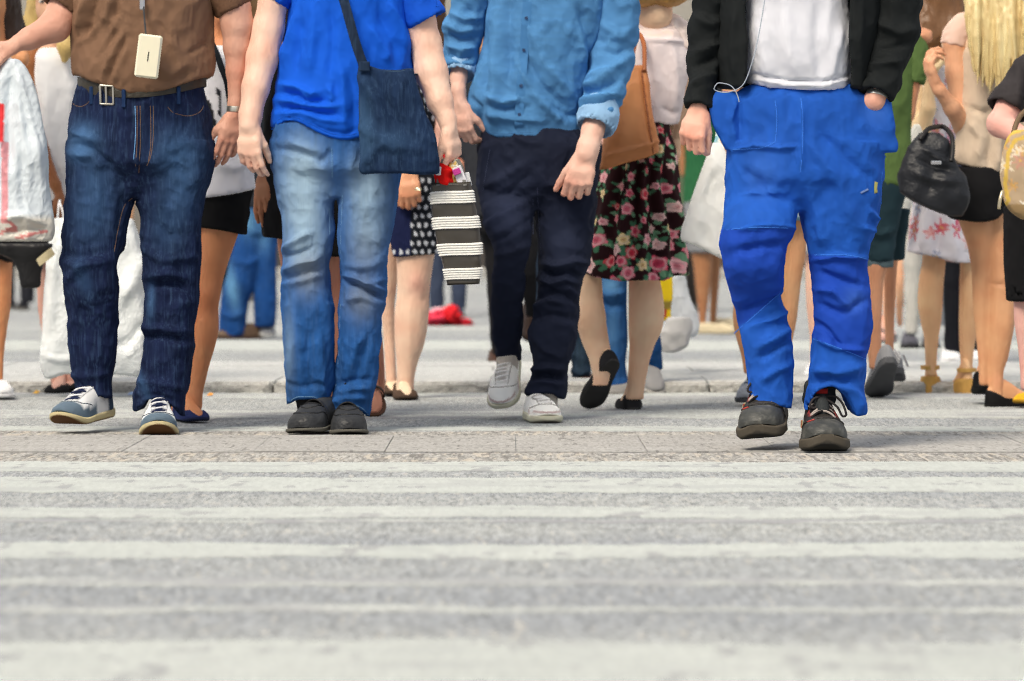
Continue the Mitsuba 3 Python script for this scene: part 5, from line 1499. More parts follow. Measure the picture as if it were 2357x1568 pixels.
# white T-shirt and black shorts
D = 13.0
w = person('person in white T-shirt, black shorts and navy slippers, bare tanned leg showing')
tr, c = torso_head(D, 518, 96, slim=.85, res=.016)
am = arm(D, [(470, 120, 24, .06), (440, 220, 21, .10), (424, 330, 16, .06), (420, 420, 12)], dict(wrist=at(420, 424, D), f=(0, 0, -1), n=(1, .3, 0), thumb=(0, -1, 0), size=.95), .009)
a2 = arm(D, [(562, 120, 22, .06), (576, 220, 20, .18), (572, 300, 16, .20), (560, 360, 12, .22)], None, .009)
lg = legs_mesh(D, [[(480, 452, 558), (525, 456, 552), (560, 455, 541), (600, 452, 527), (639, 452, 515), (679, 451, 507), (703, 450, 503), (758, 444, 503), (797, 440, 495), (836, 437, 483), (876, 432, 473), (912, 427, 466), (945, 426, 465)], [(480, 395, 455), (600, 392, 445), (700, 385, 435), (800, 384, 425), (900, 388, 415), (935, 388, 414)]], .008)
V = np.array(lg.vertices)
V += normals(lg) * ((8e-3 * blob(V, 481, 682, 17, 22, D) - 4e-3 * blob(V, 460, 722, 8, 14, D) - 4e-3 * blob(V, 497, 724, 8, 14, D) + 4e-3 * blob(V, 470, 800, 5, 60, D)) * front(normals(lg)))[:, None]
lg = trimesh.Trimesh(V, lg.faces, process=False)
q1, q2 = ((0, .235, 0), at(463, 971, D - .14), 24, 0, 0), ((0, .235, 0), at(398, 962, D + .05), -6, 0, 0)
TANS = P(226, 150, 104)
bodies(w, [(tr, TANS), (am, TANS), (a2, TANS), (lg, TANS), (place(foot(.228, .08), *q1), TANS), (place(foot(.228, .08), *q2), TANS)], 25, D, [(478, 690, 22, 26, .4, P(196, 112, 72)), (450, 900, 14, 20, .3, P(236, 170, 130))])
put('hair', hair_mesh(c, D, length=.12, seed=7), 'm_hair', P(176, 134, 84), True, w)


def inked(m):
    V = np.asarray(m.vertices)
    C = np.tile(P(240, 240, 246), (len(V), 1))
    for q, wd in (([(474, 226), (488, 250), (498, 292)], 6), ([(508, 210), (514, 235), (512, 266)], 4), ([(470, 232), (478, 250)], 4)):
        C = cmix(C, P(36, 38, 46), (stroke(V, q, 13.0)[0] < wd / FOC * 13.0) * 1.0)
    return C


garment(w, 't_shirt', D, [[(466, 438, 592), (440, 444, 590), (380, 452, 584), (300, 456, 580), (200, 452, 584), (140, 446, 590), (108, 476, 560)]], WHITE, hem=[(430, 464), (470, 458), (540, 448), (595, 434)], colfn=inked, ratio=1.1, res=.008, strokes=[([(570, 250), (555, 340), (560, 430)], 10, 6), ([(500, 380), (540, 390), (580, 370)], 10, 5)])
garment(w, 'shorts', D, [[(425, 446, 588), (470, 444, 576), (520, 446, 568), (552, 446, 565)], [(470, 385, 460), (540, 388, 456)]], BLACK, hem=[(380, 520), (458, 524), (520, 532), (562, 542)], ratio=1.02)
put('backpack_strap', ribbon(smooth_path([at(486, 98, D - .08), at(497, 120, D - .16), at(512, 160, D - .17), at(524, 194, D - .16), at(530, 240, D - .12)], 16), .020, .006), 'm_cloth', P(28, 34, 40), True, w)
for q in (q1, q2):
    add_flat(w, q, P(40, 52, 100))

# black dress, hand with a watch
D = 13.3
w = person('person in black dress with a silver watch, mostly behind the blue T-shirt')
tr, c = torso_head(D, 712, 96, slim=.85, res=.016)
am = arm(D, [(640, 118, 23), (628, 170, 22), (640, 235, 19), (628, 320, 16, -.04), (616, 385, 12.5, -.06), (613, 400, 12, -.06)],
         dict(wrist=at(612, 404, D - .06), f=(-.06, -.1, -1), n=(.55, .8, 0), thumb=(-1, -.2, 0), size=.97, curl=((10, 20, 10), (8, 16, 10), (14, 30, 20), (18, 36, 24)), to=.35, tc=10, spread=5), .006)
a2 = arm(D, [(790, 118, 23), (815, 220, 20), (820, 330, 15)], None, .01)
lg = legs_mesh(D, [[(560, 733, 816), (600, 737, 812), (700, 746, 802), (800, 752, 796), (870, 748, 784), (920, 738, 770), (945, 734, 764)], [(560, 785, 862), (700, 810, 870, -.06), (800, 832, 882, -.02), (880, 848, 886, .08), (915, 852, 884, .10)], [(520, 640, 700), (560, 638, 690), (640, 650, 692), (700, 655, 690)]])
q1, q2 = ((0, .225, 0), at(748, 970, D - .12), -6, 0, 0), ((0, .225, 0), at(862, 956, D + .0), 14, -42, 0)
R = P(226, 158, 130)
bodies(w, [(tr, R), (am, P(206, 142, 104)), (a2, R), (lg, R), (place(foot(.23, .085), *q1), R), (place(foot(.23, .085), *q2), R)], 27)
put('hair', hair_mesh(c, D, length=.1, seed=9), 'm_hair', P(40, 30, 28), True, w)
garment(w, 'dress', D, [[(600, 610, 832), (548, 604, 834), (400, 602, 832), (300, 606, 826), (230, 612, 818), (140, 640, 790), (108, 670, 750)]], BLACK, hem=[(598, 546), (660, 552), (720, 588), (835, 592)])
put('wristwatch', bracelet(at(613, 398, D - .06), (-.1, 0, -1), .0215, .020, .004, 36), 'm_metal', (.75, .76, .78), True, w)
for q in (q1, q2):
    k = put('sandal', place(sole_rings(.235, .09, ([0, 1], [0, 0.004]), ([0, 1], [.011, .014])), *q), 'm_rubber', P(90, 60, 44), True, w)
    th = np.linspace(.05, np.pi - .05, 14)
    put('strap', place(ribbon(np.stack([np.cos(th) * .042, .15 + 0 * th, .012 + np.sin(th) * .052], 1), .010, .004, (0, 1, 0)), *q), 'm_leather', P(60, 46, 38), True, k)

# blue jeans, far behind on the left
D = 23.5
w = person('distant person in blue jeans and brown shoes behind the white T-shirt')
tr, c = torso_head(D, 585, 214, res=.02)
bodies(w, [(tr, TAN), (arm(D, [(548, 226, 16), (528, 300, 13), (526, 380, 10), (530, 430, 9)], None, .012), TAN), (arm(D, [(622, 226, 16), (645, 300, 13), (648, 380, 10)], None, .012), TAN)], 29)
put('hair', hair_mesh(c, D, seed=4), 'm_hair', P(50, 40, 34), True, w)
garment(w, 'jacket', D, [[(480, 540, 646), (380, 540, 642), (260, 538, 636), (226, 556, 618)]], P(36, 40, 48), res=.012)
garment(w, 'jeans', D, [[(440, 540, 644), (480, 545, 642), (540, 560, 625)], [(480, 546, 598), (543, 544, 600), (594, 532, 598), (645, 519, 592), (695, 509, 572), (764, 505, 563), (774, 507, 563)], [(480, 596, 642), (551, 590, 637), (620, 588, 635), (675, 585, 635), (728, 586, 634), (752, 588, 632)]], 0, colfn=lambda m: denim(m, 23.5, P(16, 66, 130), P(110, 166, 206), [(575, 510, 20, 30, .7, 0), (535, 660, 14, 50, .7, .2), (610, 540, 16, 40, .4, 0)], 5), mat='m_denim', strokes=[([(545, 600), (570, 610), (600, 590)], 8, 8), ([(510, 720), (535, 730), (565, 720)], 8, 8)], res=.010, ratio=.9)
shoe(w, sneaker(.29, .1, .1, .06, .03, .01), (P(96, 74, 56), P(70, 52, 40)), (.0, .14, 0), at(552, 782, D), -72, 0, 0, mats=('m_leather', 'm_rubber'))
shoe(w, sneaker(.29, .1, .1, .06, .03, .01), (P(150, 152, 158), P(190, 190, 188)), (.0, .27, 0), at(618, 777, D), 10, -12, 0)
# dotted dress
D = 14.8
w = person('person in navy dress with white dotted panel and brown flats, hand loosely closed')
tr, c = torso_head(D, 958, 96, slim=.8, res=.016)
am = arm(D, [(915, 118, 22), (898, 210, 19), (906, 300, 15, -.06), (934, 375, 13, -.12), (942, 398, 14, -.13)],
         dict(wrist=at(943, 400, D - .13), f=(.02, -.15, -1), n=(.1, 1, 0), thumb=(-1, -.3, 0), size=1.0, curl=((34, 55, 30), (36, 60, 30), (38, 62, 30), (40, 60, 30)), to=.5), .006)
a2 = arm(D, [(1000, 118, 22), (1018, 210, 19), (1014, 300, 15), (1004, 370, 12)], None, .01)
lg = legs_mesh(D, [[(560, 908, 1004), (580, 911, 1001), (619, 913, 995), (679, 913, 988), (718, 908, 987), (757, 907, 983), (797, 909, 975), (836, 912, 961), (876, 913, 953), (900, 914, 952)], [(560, 876, 925, .1), (640, 880, 915, .15), (720, 878, 908, .2), (797, 883, 909, .22), (876, 887, 913, .22), (892, 888, 914, .22)]], .008)
V = np.array(lg.vertices)
V += normals(lg) * ((9e-3 * blob(V, 958, 648, 18, 22, D) - 4e-3 * blob(V, 936, 690, 9, 14, D) - 4e-3 * blob(V, 978, 690, 8, 14, D) + 4e-3 * blob(V, 944, 780, 6, 60, D)) * front(normals(lg)))[:, None]
lg = trimesh.Trimesh(V, lg.faces, process=False)
q1, q2 = ((0, .235, 0), at(940, 921, D - .14), 10, 0, 0), ((0, .235, 0), at(905, 910, D + .12), 4, 0, 0)
bodies(w, [(tr, PINK), (am, P(234, 168, 130)), (a2, PINK), (lg, P(244, 204, 178)), (place(foot(.228, .08), *q1), PALE), (place(foot(.228, .08), *q2), PALE)], 31, D, [(958, 655, 24, 30, .5, P(232, 160, 146)), (945, 440, 26, 30, .2, P(220, 140, 104))])
put('hair', hair_mesh(c, D, length=.1, seed=11), 'm_hair', P(92, 62, 40), True, w)


def dotted(m):
    V = np.asarray(m.vertices)
    C = np.tile(P(16, 26, 66), (len(V), 1))
    side = V[:, 0] > at(947, 0, 14.8)[0]
    C[side] = P(18, 24, 34)
    g = .027
    a, b = V[:, 0] / g, V[:, 2] / (g * 1.25)
    a = a + .5 * (np.floor(b) % 2)
    d = np.hypot((a - np.floor(a) - .5), (b - np.floor(b) - .5) * .9)
    return cmix(C, P(210, 216, 226), ((d < .26) & (side | (V[:, 2] > at(0, 300, 14.8)[2]) | (V[:, 2] < at(0, 572, 14.8)[2]))) * .95)


garment(w, 'dress', D, [[(600, 894, 1008), (552, 894, 1010), (470, 900, 1010), (380, 906, 1006), (300, 915, 1000), (200, 905, 1010), (140, 910, 1006), (112, 935, 980)]], 0, colfn=dotted, hem=[(890, 552), (898, 556), (910, 592), (960, 588), (1010, 584)], res=.0062, hollow=590, cre=[(10, 10, 6, 4, 9)])
put('ring', bracelet(at(962, 436, D - .19), (0, -.3, -1), .0105, .006, .002, 20), 'm_metal', (.8, .72, .5), True, w)
for q in (q1, q2):
    add_flat(w, q, P(84, 66, 54))

# charcoal jacket behind the denim shirt
D = 18.5
w = person('person in charcoal jacket and black trousers behind the light blue shirt')
tr, c = torso_head(D, 1132, 140, res=.02)
bodies(w, [(tr, TAN), (arm(D, [(1084, 160, 20), (1066, 250, 16), (1066, 340, 13), (1072, 400, 11)], dict(wrist=at(1072, 404, D), f=(.1, 0, -1), n=(1, 0, 0), thumb=(0, -1, 0)), .01), P(220, 150, 120)), (arm(D, [(1180, 160, 20), (1200, 260, 16), (1200, 350, 13)], None, .012), TAN)], 33)
put('hair', hair_mesh(c, D, seed=6), 'm_hair', P(70, 52, 40), True, w)
garment(w, 'jacket', D, [[(500, 1066, 1204), (380, 1068, 1200), (250, 1070, 1198), (175, 1072, 1192), (150, 1095, 1168)]], P(46, 48, 54), limbs=[[(1084, 165, 24), (1068, 250, 22), (1070, 350, 18)]], res=.011)
garment(w, 'trousers', D, [[(470, 1070, 1210), (540, 1090, 1220)], [(500, 1105, 1160), (640, 1120, 1170), (820, 1130, 1168), (836, 1130, 1168)], [(500, 1150, 1235), (590, 1180, 1242), (690, 1206, 1243, .1), (730, 1212, 1240, .18)]], P(22, 22, 26), res=.011)
shoe(w, sneaker(.27, .095, .09, .05, .025, .01), (P(70, 44, 30), P(40, 30, 26)), (0, .27, 0), at(1226, 790, D + .2), 6, -40, 0, mats=('m_leather', 'm_rubber'))
shoe(w, sneaker(.27, .095, .09, .05, .025, .01), (P(70, 44, 30), P(40, 30, 26)), (0, .27, 0), at(1148, 848, D - .1), 6, 0, 0, mats=('m_leather', 'm_rubber'))

# blue jeans behind the rose skirt
D = 15.3
w = person('person in blue jeans and grey shoes, legs seen behind the rose print skirt')
tr, c = torso_head(D, 1450, 60, res=.018, slim=.85)
bodies(w, [(tr, PINK), (arm(D, [(1400, 80, 22), (1392, 200, 18), (1395, 330, 13)], None, .012), PINK), (arm(D, [(1510, 80, 22), (1520, 200, 18), (1516, 330, 13)], None, .012), PINK)], 35)
put('hair', hair_mesh(c, D, length=.1, seed=8), 'm_hair', P(80, 56, 38), True, w)
garment(w, 'shirt', D, [[(400, 1392, 1516), (250, 1396, 1512), (120, 1394, 1514), (84, 1420, 1484)]], P(120, 124, 136), res=.012)
garment(w, 'jeans', D, [[(380, 1388, 1520), (480, 1382, 1524), (540, 1400, 1510)], [(480, 1376, 1452), (560, 1372, 1448), (635, 1373, 1441), (700, 1376, 1441), (800, 1386, 1441), (876, 1392, 1441), (908, 1394, 1440)], [(480, 1448, 1524), (700, 1462, 1514, .04), (800, 1480, 1520, .1), (852, 1490, 1526, .14)]], 0, colfn=lambda m: denim(m, 15.3, P(16, 66, 122), P(96, 150, 196), [(1405, 655, 26, 20, .7, 0), (1410, 760, 16, 60, .35, 0)], 9), mat='m_denim', strokes=[([(1378, 670), (1400, 680), (1435, 672)], 8, 8), ([(1380, 700), (1405, 706), (1438, 700)], 8, -7), ([(1395, 880), (1415, 888), (1440, 878)], 7, 7)], ratio=.95)
shoe(w, sneaker(.28, .1, .09, .055, .028, .012), (P(140, 138, 136), P(214, 206, 190)), (0, .28, 0), at(1414, 924, D - .12), -14, 0, 0)
shoe(w, sneaker(.28, .1, .09, .055, .028, .012), (P(150, 150, 152), P(190, 188, 184)), (0, .28, 0), at(1512, 914, D + .05), 20, -30, 0)

# dark jeans and brown shoes further left
D = 15.9
w = person('person in dark jeans and brown shoes, half hidden behind the navy trousers')
tr, c = torso_head(D, 1300, 66, res=.02, slim=.9)
bodies(w, [(tr, TAN)], 37)
put('hair', hair_mesh(c, D, seed=3), 'm_hair', P(40, 32, 28), True, w)
garment(w, 'shirt', D, [[(380, 1240, 1362), (250, 1244, 1358), (130, 1240, 1360), (92, 1270, 1330)]], P(70, 74, 84), res=.014)
garment(w, 'jeans', D, [[(360, 1238, 1364), (470, 1240, 1362), (520, 1260, 1350)], [(480, 1300, 1366), (640, 1302, 1364), (750, 1304, 1362), (800, 1310, 1359), (850, 1318, 1356), (892, 1316, 1353)], [(480, 1238, 1300), (700, 1236, 1286), (880, 1240, 1276)]], 0, colfn=lambda m: denim(m, 15.9, P(18, 30, 44), P(60, 80, 96), [(1335, 820, 16, 40, .6, 0)], 4), mat='m_denim', strokes=[([(1316, 850), (1335, 860), (1354, 850)], 7, 9), ([(1314, 872), (1335, 880), (1353, 872)], 7, -8)])
shoe(w, sneaker(.28, .1, .09, .055, .03, .012), (P(96, 60, 44), P(206, 186, 160)), (0, .28, 0), at(1328, 914, D - .14), -18, 0, 0, mats=('m_leather', 'm_rubber'))
shoe(w, sneaker(.28, .1, .09, .055, .03, .012), (P(96, 60, 44), P(206, 186, 160)), (0, .28, 0), at(1256, 900, D), 0, 0, 0, mats=('m_leather', 'm_rubber'))

# shopping held low behind the rose skirt
D = 16.6
t = thing('yellow_bag', 'bright yellow shopping bag with red and green print behind the rose skirt', 'shopping bag')
M = slab(1517, 1553, 627, 738, D, -.05, .05, .006)
M = M.subdivide().subdivide().subdivide().subdivide()
V = np.asarray(M.vertices)
C = np.tile(P(250, 216, 20), (len(V), 1))
C = cmix(C, P(150, 130, 50), (V[:, 2] < at(0, 690, D)[2]) * (V[:, 2] > at(0, 712, D)[2]) * (meshkit.noise(V * 40, 2) > .4))
C = cmix(C, P(190, 60, 40), (V[:, 2] < at(0, 712, D)[2]) * (meshkit.noise(V * 45, 5) > .5))
put('bag_body', M, 'm_gloss', C, False, t)
put('handle', tube(smooth_path([at(1522, 630, D), at(1528, 580, D), at(1540, 560, D), at(1546, 600, D), at(1549, 630, D)], 16), .004), 'm_cloth', P(230, 190, 30), True, t)
t = thing('white_bag', 'thin white plastic bag hanging beside the yellow shopping bag', 'plastic bag')
garment(t, 'film', D - .2, [[(560, 1556, 1568), (640, 1548, 1580), (700, 1546, 1596), (760, 1546, 1608), (776, 1552, 1602)]], P(226, 232, 238), ratio=.5, mat='m_sheer', cre=[(16, 16, 6, 6, 5)])
t = thing('grey_bag', 'crumpled pale grey bag carried low beneath the yellow shopping bag', 'bag')
garment(t, 'cloth_body', D - .4, [[(730, 1536, 1590), (760, 1520, 1592), (790, 1512, 1586), (812, 1524, 1560)]], P(208, 208, 208), ratio=.5, cre=[(14, 14, 10, 8, 6)])

# green shirt and grey shorts far behind
D = 24.7
w = person('distant person in green shirt, grey shorts and beige slip-on shoes')
tr, c = torso_head(D, 1612, 232, res=.02)
bodies(w, [(tr, BROWN), (legs_mesh(D, [[(550, 1588, 1640), (581, 1590, 1639), (620, 1596, 1638), (680, 1602, 1632), (735, 1608, 1625), (752, 1608, 1624)], [(550, 1636, 1664, .2), (640, 1634, 1656, .2), (745, 1632, 1648, .3)]], .012), BROWN), (arm(D, [(1578, 244, 15), (1570, 320, 12), (1572, 400, 9)], None, .012), BROWN)], 39)
put('hair', hair_mesh(c, D, seed=2), 'm_hair', P(36, 30, 28), True, w)
garment(w, 'shirt', D, [[(470, 1572, 1656), (400, 1574, 1654), (280, 1574, 1652), (244, 1590, 1634)]], P(44, 104, 66), res=.013)
garment(w, 'shorts', D, [[(455, 1574, 1658), (520, 1576, 1662), (582, 1580, 1664)]], P(146, 148, 152), res=.013)
shoe(w, sneaker(.28, .1, .07, .05, .02, .01), (P(216, 202, 170), P(190, 178, 150)), (0, .02, 0), at(1612, 768, D), 60, 0, 0)
shoe(w, sneaker(.28, .1, .07, .05, .02, .01), (P(216, 202, 170), P(190, 178, 150)), (0, .02, 0), at(1640, 756, D + .4), 40, 0, 0)

# cream tote and the person carrying it, behind the work trousers
D = 14.3
w = person('person in checked pale blue shorts and grey trainers behind the work trousers')
tr, c = torso_head(D, 1770, 60, res=.018, slim=.9)
am = arm(D, [(1700, 84, 25), (1684, 200, 21), (1672, 300, 18, -.05), (1666, 400, 14, -.1), (1662, 462, 11, -.12)], dict(wrist=at(1661, 466, D - .12), f=(0, 0, -1), n=(1, .2, 0), thumb=(0, -1, 0), curl=(20, 30, 34, 40)), .007)
lg = legs_mesh(D, [[(480, 1712, 1776), (560, 1704, 1764), (650, 1694, 1742), (738, 1686, 1724), (780, 1694, 1727), (822, 1706, 1735), (860, 1711, 1737)], [(470, 1790, 1858), (530, 1800, 1856), (570, 1802, 1855), (650, 1796, 1843), (738, 1792, 1833), (800, 1790, 1821), (880, 1786, 1813), (905, 1786, 1812)]])
SKB = P(224, 166, 122)
bodies(w, [(tr, SKB), (am, P(238, 180, 138)), (lg, SKB), (arm(D, [(1840, 84, 25), (1862, 200, 20), (1866, 320, 15)], None, .012), SKB)], 41)
put('hair', hair_mesh(c, D, seed=1), 'm_hair', P(90, 64, 42), True, w)
garment(w, 'shirt', D, [[(420, 1706, 1846), (250, 1708, 1842), (120, 1706, 1842), (84, 1735, 1806)]], P(200, 204, 210), res=.012)


def checked(m):
    V = np.asarray(m.vertices)
    C = np.tile(P(150, 196, 222), (len(V), 1))
    for ax in (0, 2):
        C = cmix(C, P(66, 112, 160), .5 * ((np.floor(V[:, ax] / .014) % 3) == 0))
        C = cmix(C, P(232, 240, 244), .5 * ((np.floor(V[:, ax] / .014) % 3) == 1))
    return C


garment(w, 'shorts', D, [[(400, 1700, 1850), (440, 1698, 1856), (508, 1700, 1860)]], 0, colfn=checked, res=.008)
for q, cs_ in ((((0, .27, 0), at(1720, 932, D - .16), -14, -6, 0), 0), (((0, .27, 0), at(1798, 928, D - .1), 4, 0, 0), 1)):
    k = shoe(w, sneaker(.27, .098, .1, .056, .026, .012), (P(150, 156, 166), P(70, 72, 78)), *q)
    for i, t in enumerate((.5, .6, .7)):
        put('lace', place(tube(smooth_path([(-.022, t * .27, .068), (.003, t * .27, .084 - (t - .5) * .08), (.024, t * .27, .068)], 8), .004), *q), 'm_cloth', P(60, 70, 96), True, k)
t = thing('cream_tote', 'cream cloth tote bag hanging beside the blue work trousers', 'tote bag')
D = 13.6
garment(t, 'cloth_body', D, [[(330, 1640, 1664), (370, 1622, 1676), (430, 1600, 1678), (500, 1578, 1680), (545, 1569, 1680), (570, 1580, 1680), (604, 1640, 1684)]], P(255, 252, 240, .95), hem=[(1560, 552), (1600, 566), (1640, 586), (1690, 612)], ratio=.34, p=2.6, strokes=[([(1640, 400), (1628, 440), (1612, 480)], 5, -7), ([(1650, 350), (1620, 450), (1600, 540)], 12, 6)], cre=[(10, 10, 6, 6, 7)])
for u in (1642, 1660):
    put('handle', ribbon(smooth_path([at(u, 345, D), at(1650, 318, D + .03), at(1656, 290, D + .12), at(1664, 255, D + .4)], 14), .014, .003), 'm_cloth', P(150, 200, 214) if u < 1650 else P(236, 236, 226), True, t)

# pale pink legs further back
D = 16.4
w = person('person with bare pink legs and white shoes, seen between the work trouser legs')
tr, c = torso_head(D, 1868, 84, res=.02, slim=.8)
lg = legs_mesh(D, [[(520, 1846, 1902), (611, 1852, 1894), (690, 1854, 1888), (772, 1862, 1886), (850, 1866, 1886), (862, 1866, 1886)], [(520, 1896, 1950), (700, 1900, 1934), (850, 1904, 1924)]])
bodies(w, [(tr, PINK), (lg, P(246, 200, 176))], 43)
put('hair', hair_mesh(c, D, length=.1, seed=3), 'm_hair', P(150, 110, 70), True, w)
garment(w, 'dress', D, [[(585, 1832, 1958), (480, 1838, 1950), (300, 1850, 1940), (140, 1846, 1944), (106, 1875, 1915)]], P(214, 216, 222), res=.013)
for u in (1876, 1914):
    shoe(w, sneaker(.25, .092, .08, .05, .024, .01), (WHITE, WHITE), (0, .25, 0), at(u, 886, D - .12), 0, 0, 0)
# green shirt, walking away
D = 14.8
w = person('person in olive green shirt and dark turned up shorts, walking away beside the work trousers')
tr, c = torso_head(D, 2040, 48, yaw=180, res=.018, slim=.95)
am = arm(D, [(2092, 70, 28), (2098, 160, 26), (2080, 260, 23), (2058, 340, 17), (2046, 396, 13)], dict(wrist=at(2046, 400, D), f=(-.15, .1, -1), n=(-1, .1, 0), thumb=(0, 1, 0), curl=(30, 34, 38, 40)), .008)
lg = legs_mesh(D, [[(570, 1988, 2050), (600, 1988, 2046), (650, 1985, 2033), (720, 1984, 2029), (780, 1992, 2028), (830, 1998, 2030), (850, 2000, 2030)], [(570, 2030, 2070, .3), (650, 2034, 2062, .35), (760, 2036, 2058, .4), (840, 2038, 2056, .4)]])
T_ = P(222, 160, 124)
bodies(w, [(tr, T_), (am, P(228, 160, 120)), (lg, T_)], 45)
put('hair', hair_mesh(c, D, yaw=180, seed=2), 'm_hair', P(60, 44, 34), True, w)
garment(w, 'shirt', D, [[(430, 1982, 2096), (300, 1982, 2094), (150, 1976, 2104), (90, 1990, 2094), (64, 2015, 2062)]], P(92, 118, 66), res=.011)
cloth(w, 'sleeve', folds(sleeve(D, [(2080, 72, 32), (2098, 120, 32), (2100, 160, 32), (2092, 190, 31)], .009), D, (), [(12, 12, 8, 5, 3)]), P(92, 118, 66))
garment(w, 'shorts', D, [[(410, 1976, 2090), (500, 1978, 2070), (560, 1984, 2058), (604, 1986, 2054)], [(480, 2030, 2092, .1), (600, 2028, 2078, .2)]], P(38, 62, 72), strokes=[([(1990, 520), (2020, 540), (2050, 530)], 10, 8)])
put('turn_up', Solid(D, .009, .01).loft([(592, 1983, 2056), (616, 1984, 2056)], ratio=.8).mesh(), 'm_cloth', P(96, 116, 124), True, w)
for q in (((0, .28, 0), at(2014, 920, D + .12), 188, -30, 0), ((0, .28, 0), at(2046, 882, D + .5), 180, -8, 0)):
    k = shoe(w, sneaker(.28, .104, .1, .056, .03, .012), (P(150, 152, 156), P(86, 88, 92)), *q)
    for i in range(3):
        put('stripe', place(ribbon([(.050 * s, .02 + .02 * i, .04) for s in (1, 1.02)] + [(.034, .03 + .02 * i, .085)], .008, .003, (0, 1, 0)), *q), 'm_cloth', WHITE, True, k)

# navy shorts far behind
D = 22.6
w = person('distant person in white top and navy shorts on flat sandals')
tr, c = torso_head(D, 2066, 220, res=.02, slim=.85)
lg = legs_mesh(D, [[(550, 2032, 2066), (569, 2030, 2064), (620, 2030, 2060), (700, 2030, 2052), (745, 2032, 2050), (765, 2032, 2050)], [(550, 2060, 2094, -.1), (640, 2058, 2082, -.15), (735, 2062, 2078, 0), (752, 2064, 2078, .1)]], .011)
q1, q2 = ((0, .1, 0), at(2036, 790, D), -40, 0, 0), ((0, .23, 0), at(2058, 778, D), 70, -28, 0)
bodies(w, [(tr, PINK), (lg, P(234, 178, 142)), (place(foot(.23, .085), *q1), PINK), (place(foot(.23, .085), *q2), PINK)], 47)
put('hair', hair_mesh(c, D, length=.1, seed=6), 'm_hair', P(70, 50, 36), True, w)
garment(w, 'top', D, [[(505, 2026, 2108), (420, 2030, 2102), (280, 2028, 2104), (232, 2046, 2088)]], WHITE, res=.013)
garment(w, 'shorts', D, [[(490, 2030, 2098), (540, 2030, 2096), (576, 2032, 2094)]], P(22, 36, 88), res=.013)
for q in (q1, q2):
    put('sandal', place(sole_rings(.24, .09, ([0, 1], [0, .004]), ([0, 1], [.016, .018])), *q), 'm_rubber', P(60, 64, 74), True, w)
# pale trousers beside
D = 21.5
w = person('distant person in pale grey trousers and grey shirt beside the navy shorts')
tr, c = torso_head(D, 2124, 200, res=.02)
bodies(w, [(tr, TAN)], 49)
put('hair', hair_mesh(c, D, seed=9), 'm_hair', P(50, 40, 34), True, w)
garment(w, 'shirt', D, [[(480, 2076, 2172), (360, 2078, 2170), (250, 2078, 2170), (212, 2100, 2148)]], P(150, 152, 160), res=.014)
garment(w, 'trousers', D, [[(460, 2076, 2172), (530, 2078, 2166)], [(500, 2076, 2122), (640, 2080, 2116), (770, 2084, 2112)], [(500, 2124, 2170), (640, 2128, 2164), (770, 2132, 2160)]], P(196, 194, 188), res=.013)
for u in (2098, 2146):
    shoe(w, sneaker(.28, .1, .09, .055, .028, .012), (P(90, 90, 100), P(60, 60, 64)), (0, .28, 0), at(u, 802, D - .1), 0, 0, 0)


def blossoms(base, pal, seed, n=60, r=(.016, .04), petals=5):
    def fn(m):
        V = np.asarray(m.vertices)
        rng = np.random.default_rng(seed)
        cx, cy = V[:, 0].mean(), V[:, 1].mean()
        s_, z_ = np.arctan2(V[:, 0] - cx, -(V[:, 1] - cy)) * np.ptp(V[:, 0]) / 2, V[:, 2]
        C = np.tile(base, (len(V), 1))
        for k in range(n):
            s0, z0, r0 = rng.uniform(s_.min(), s_.max()), rng.uniform(z_.min(), z_.max()), rng.uniform(*r)
            x, y = s_ - s0, z_ - z0
            rr, th = np.hypot(x, y) / r0, np.arctan2(y, x)
            C = cmix(C, pal[rng.integers(len(pal))], (rr < .62 + .38 * np.cos(petals * th + rng.uniform(0, 6))) * .9)
            C = cmix(C, P(240, 200, 110), (rr < .16) * .8)
        return C
    return fn


# light floral dress and cardigan, walking away on wedges
D = 15.4
w = person('person in white dress with red and pink blossoms, on tan wedge sandals')
tr, c = torso_head(D, 2152, 100, yaw=180, res=.018, slim=.8)
am = arm(D, [(2112, 122, 22), (2104, 220, 19, -.04), (2118, 318, 19, -.10), (2134, 250, 17, -.14), (2136, 190, 12, -.15)], dict(wrist=at(2136, 186, D - .15), f=(.1, 0, 1), n=(1, .2, 0), thumb=(0, -1, 0), size=.95, curl=(40, 45, 50, 55)), .007)
lg = legs_mesh(D, [[(560, 2114, 2180), (590, 2122, 2176), (653, 2113, 2171), (695, 2111, 2169), (740, 2118, 2166), (780, 2126, 2160), (840, 2129, 2156), (868, 2130, 2156)], [(560, 2190, 2250), (603, 2208, 2249), (653, 2207, 2257), (695, 2207, 2261), (738, 2206, 2253), (822, 2209, 2240), (860, 2212, 2238), (875, 2212, 2238)]])
q1, q2 = ((0, .02, 0), at(2140, 908, D), 172, 0, 0), ((0, .02, 0), at(2228, 914, D - .1), 186, 0, 0)
up = lambda q: (q[0], q[1] + np.array([0, 0, .062]), q[2], -14, 0)
LG = P(240, 192, 146)
bodies(w, [(tr, PALE), (am, P(250, 214, 168)), (lg, LG), (place(foot(.225, .08), *up(q1)), LG), (place(foot(.225, .08), *up(q2)), LG)], 51)
put('hair', hair_mesh(c, D, yaw=180, length=.05, seed=4), 'm_hair', P(120, 84, 54), True, w)
fb = blossoms(P(238, 234, 242), [P(226, 70, 104), P(240, 150, 170), P(236, 120, 120), P(150, 160, 190), P(244, 190, 190)], 7, 190, (.02, .05))
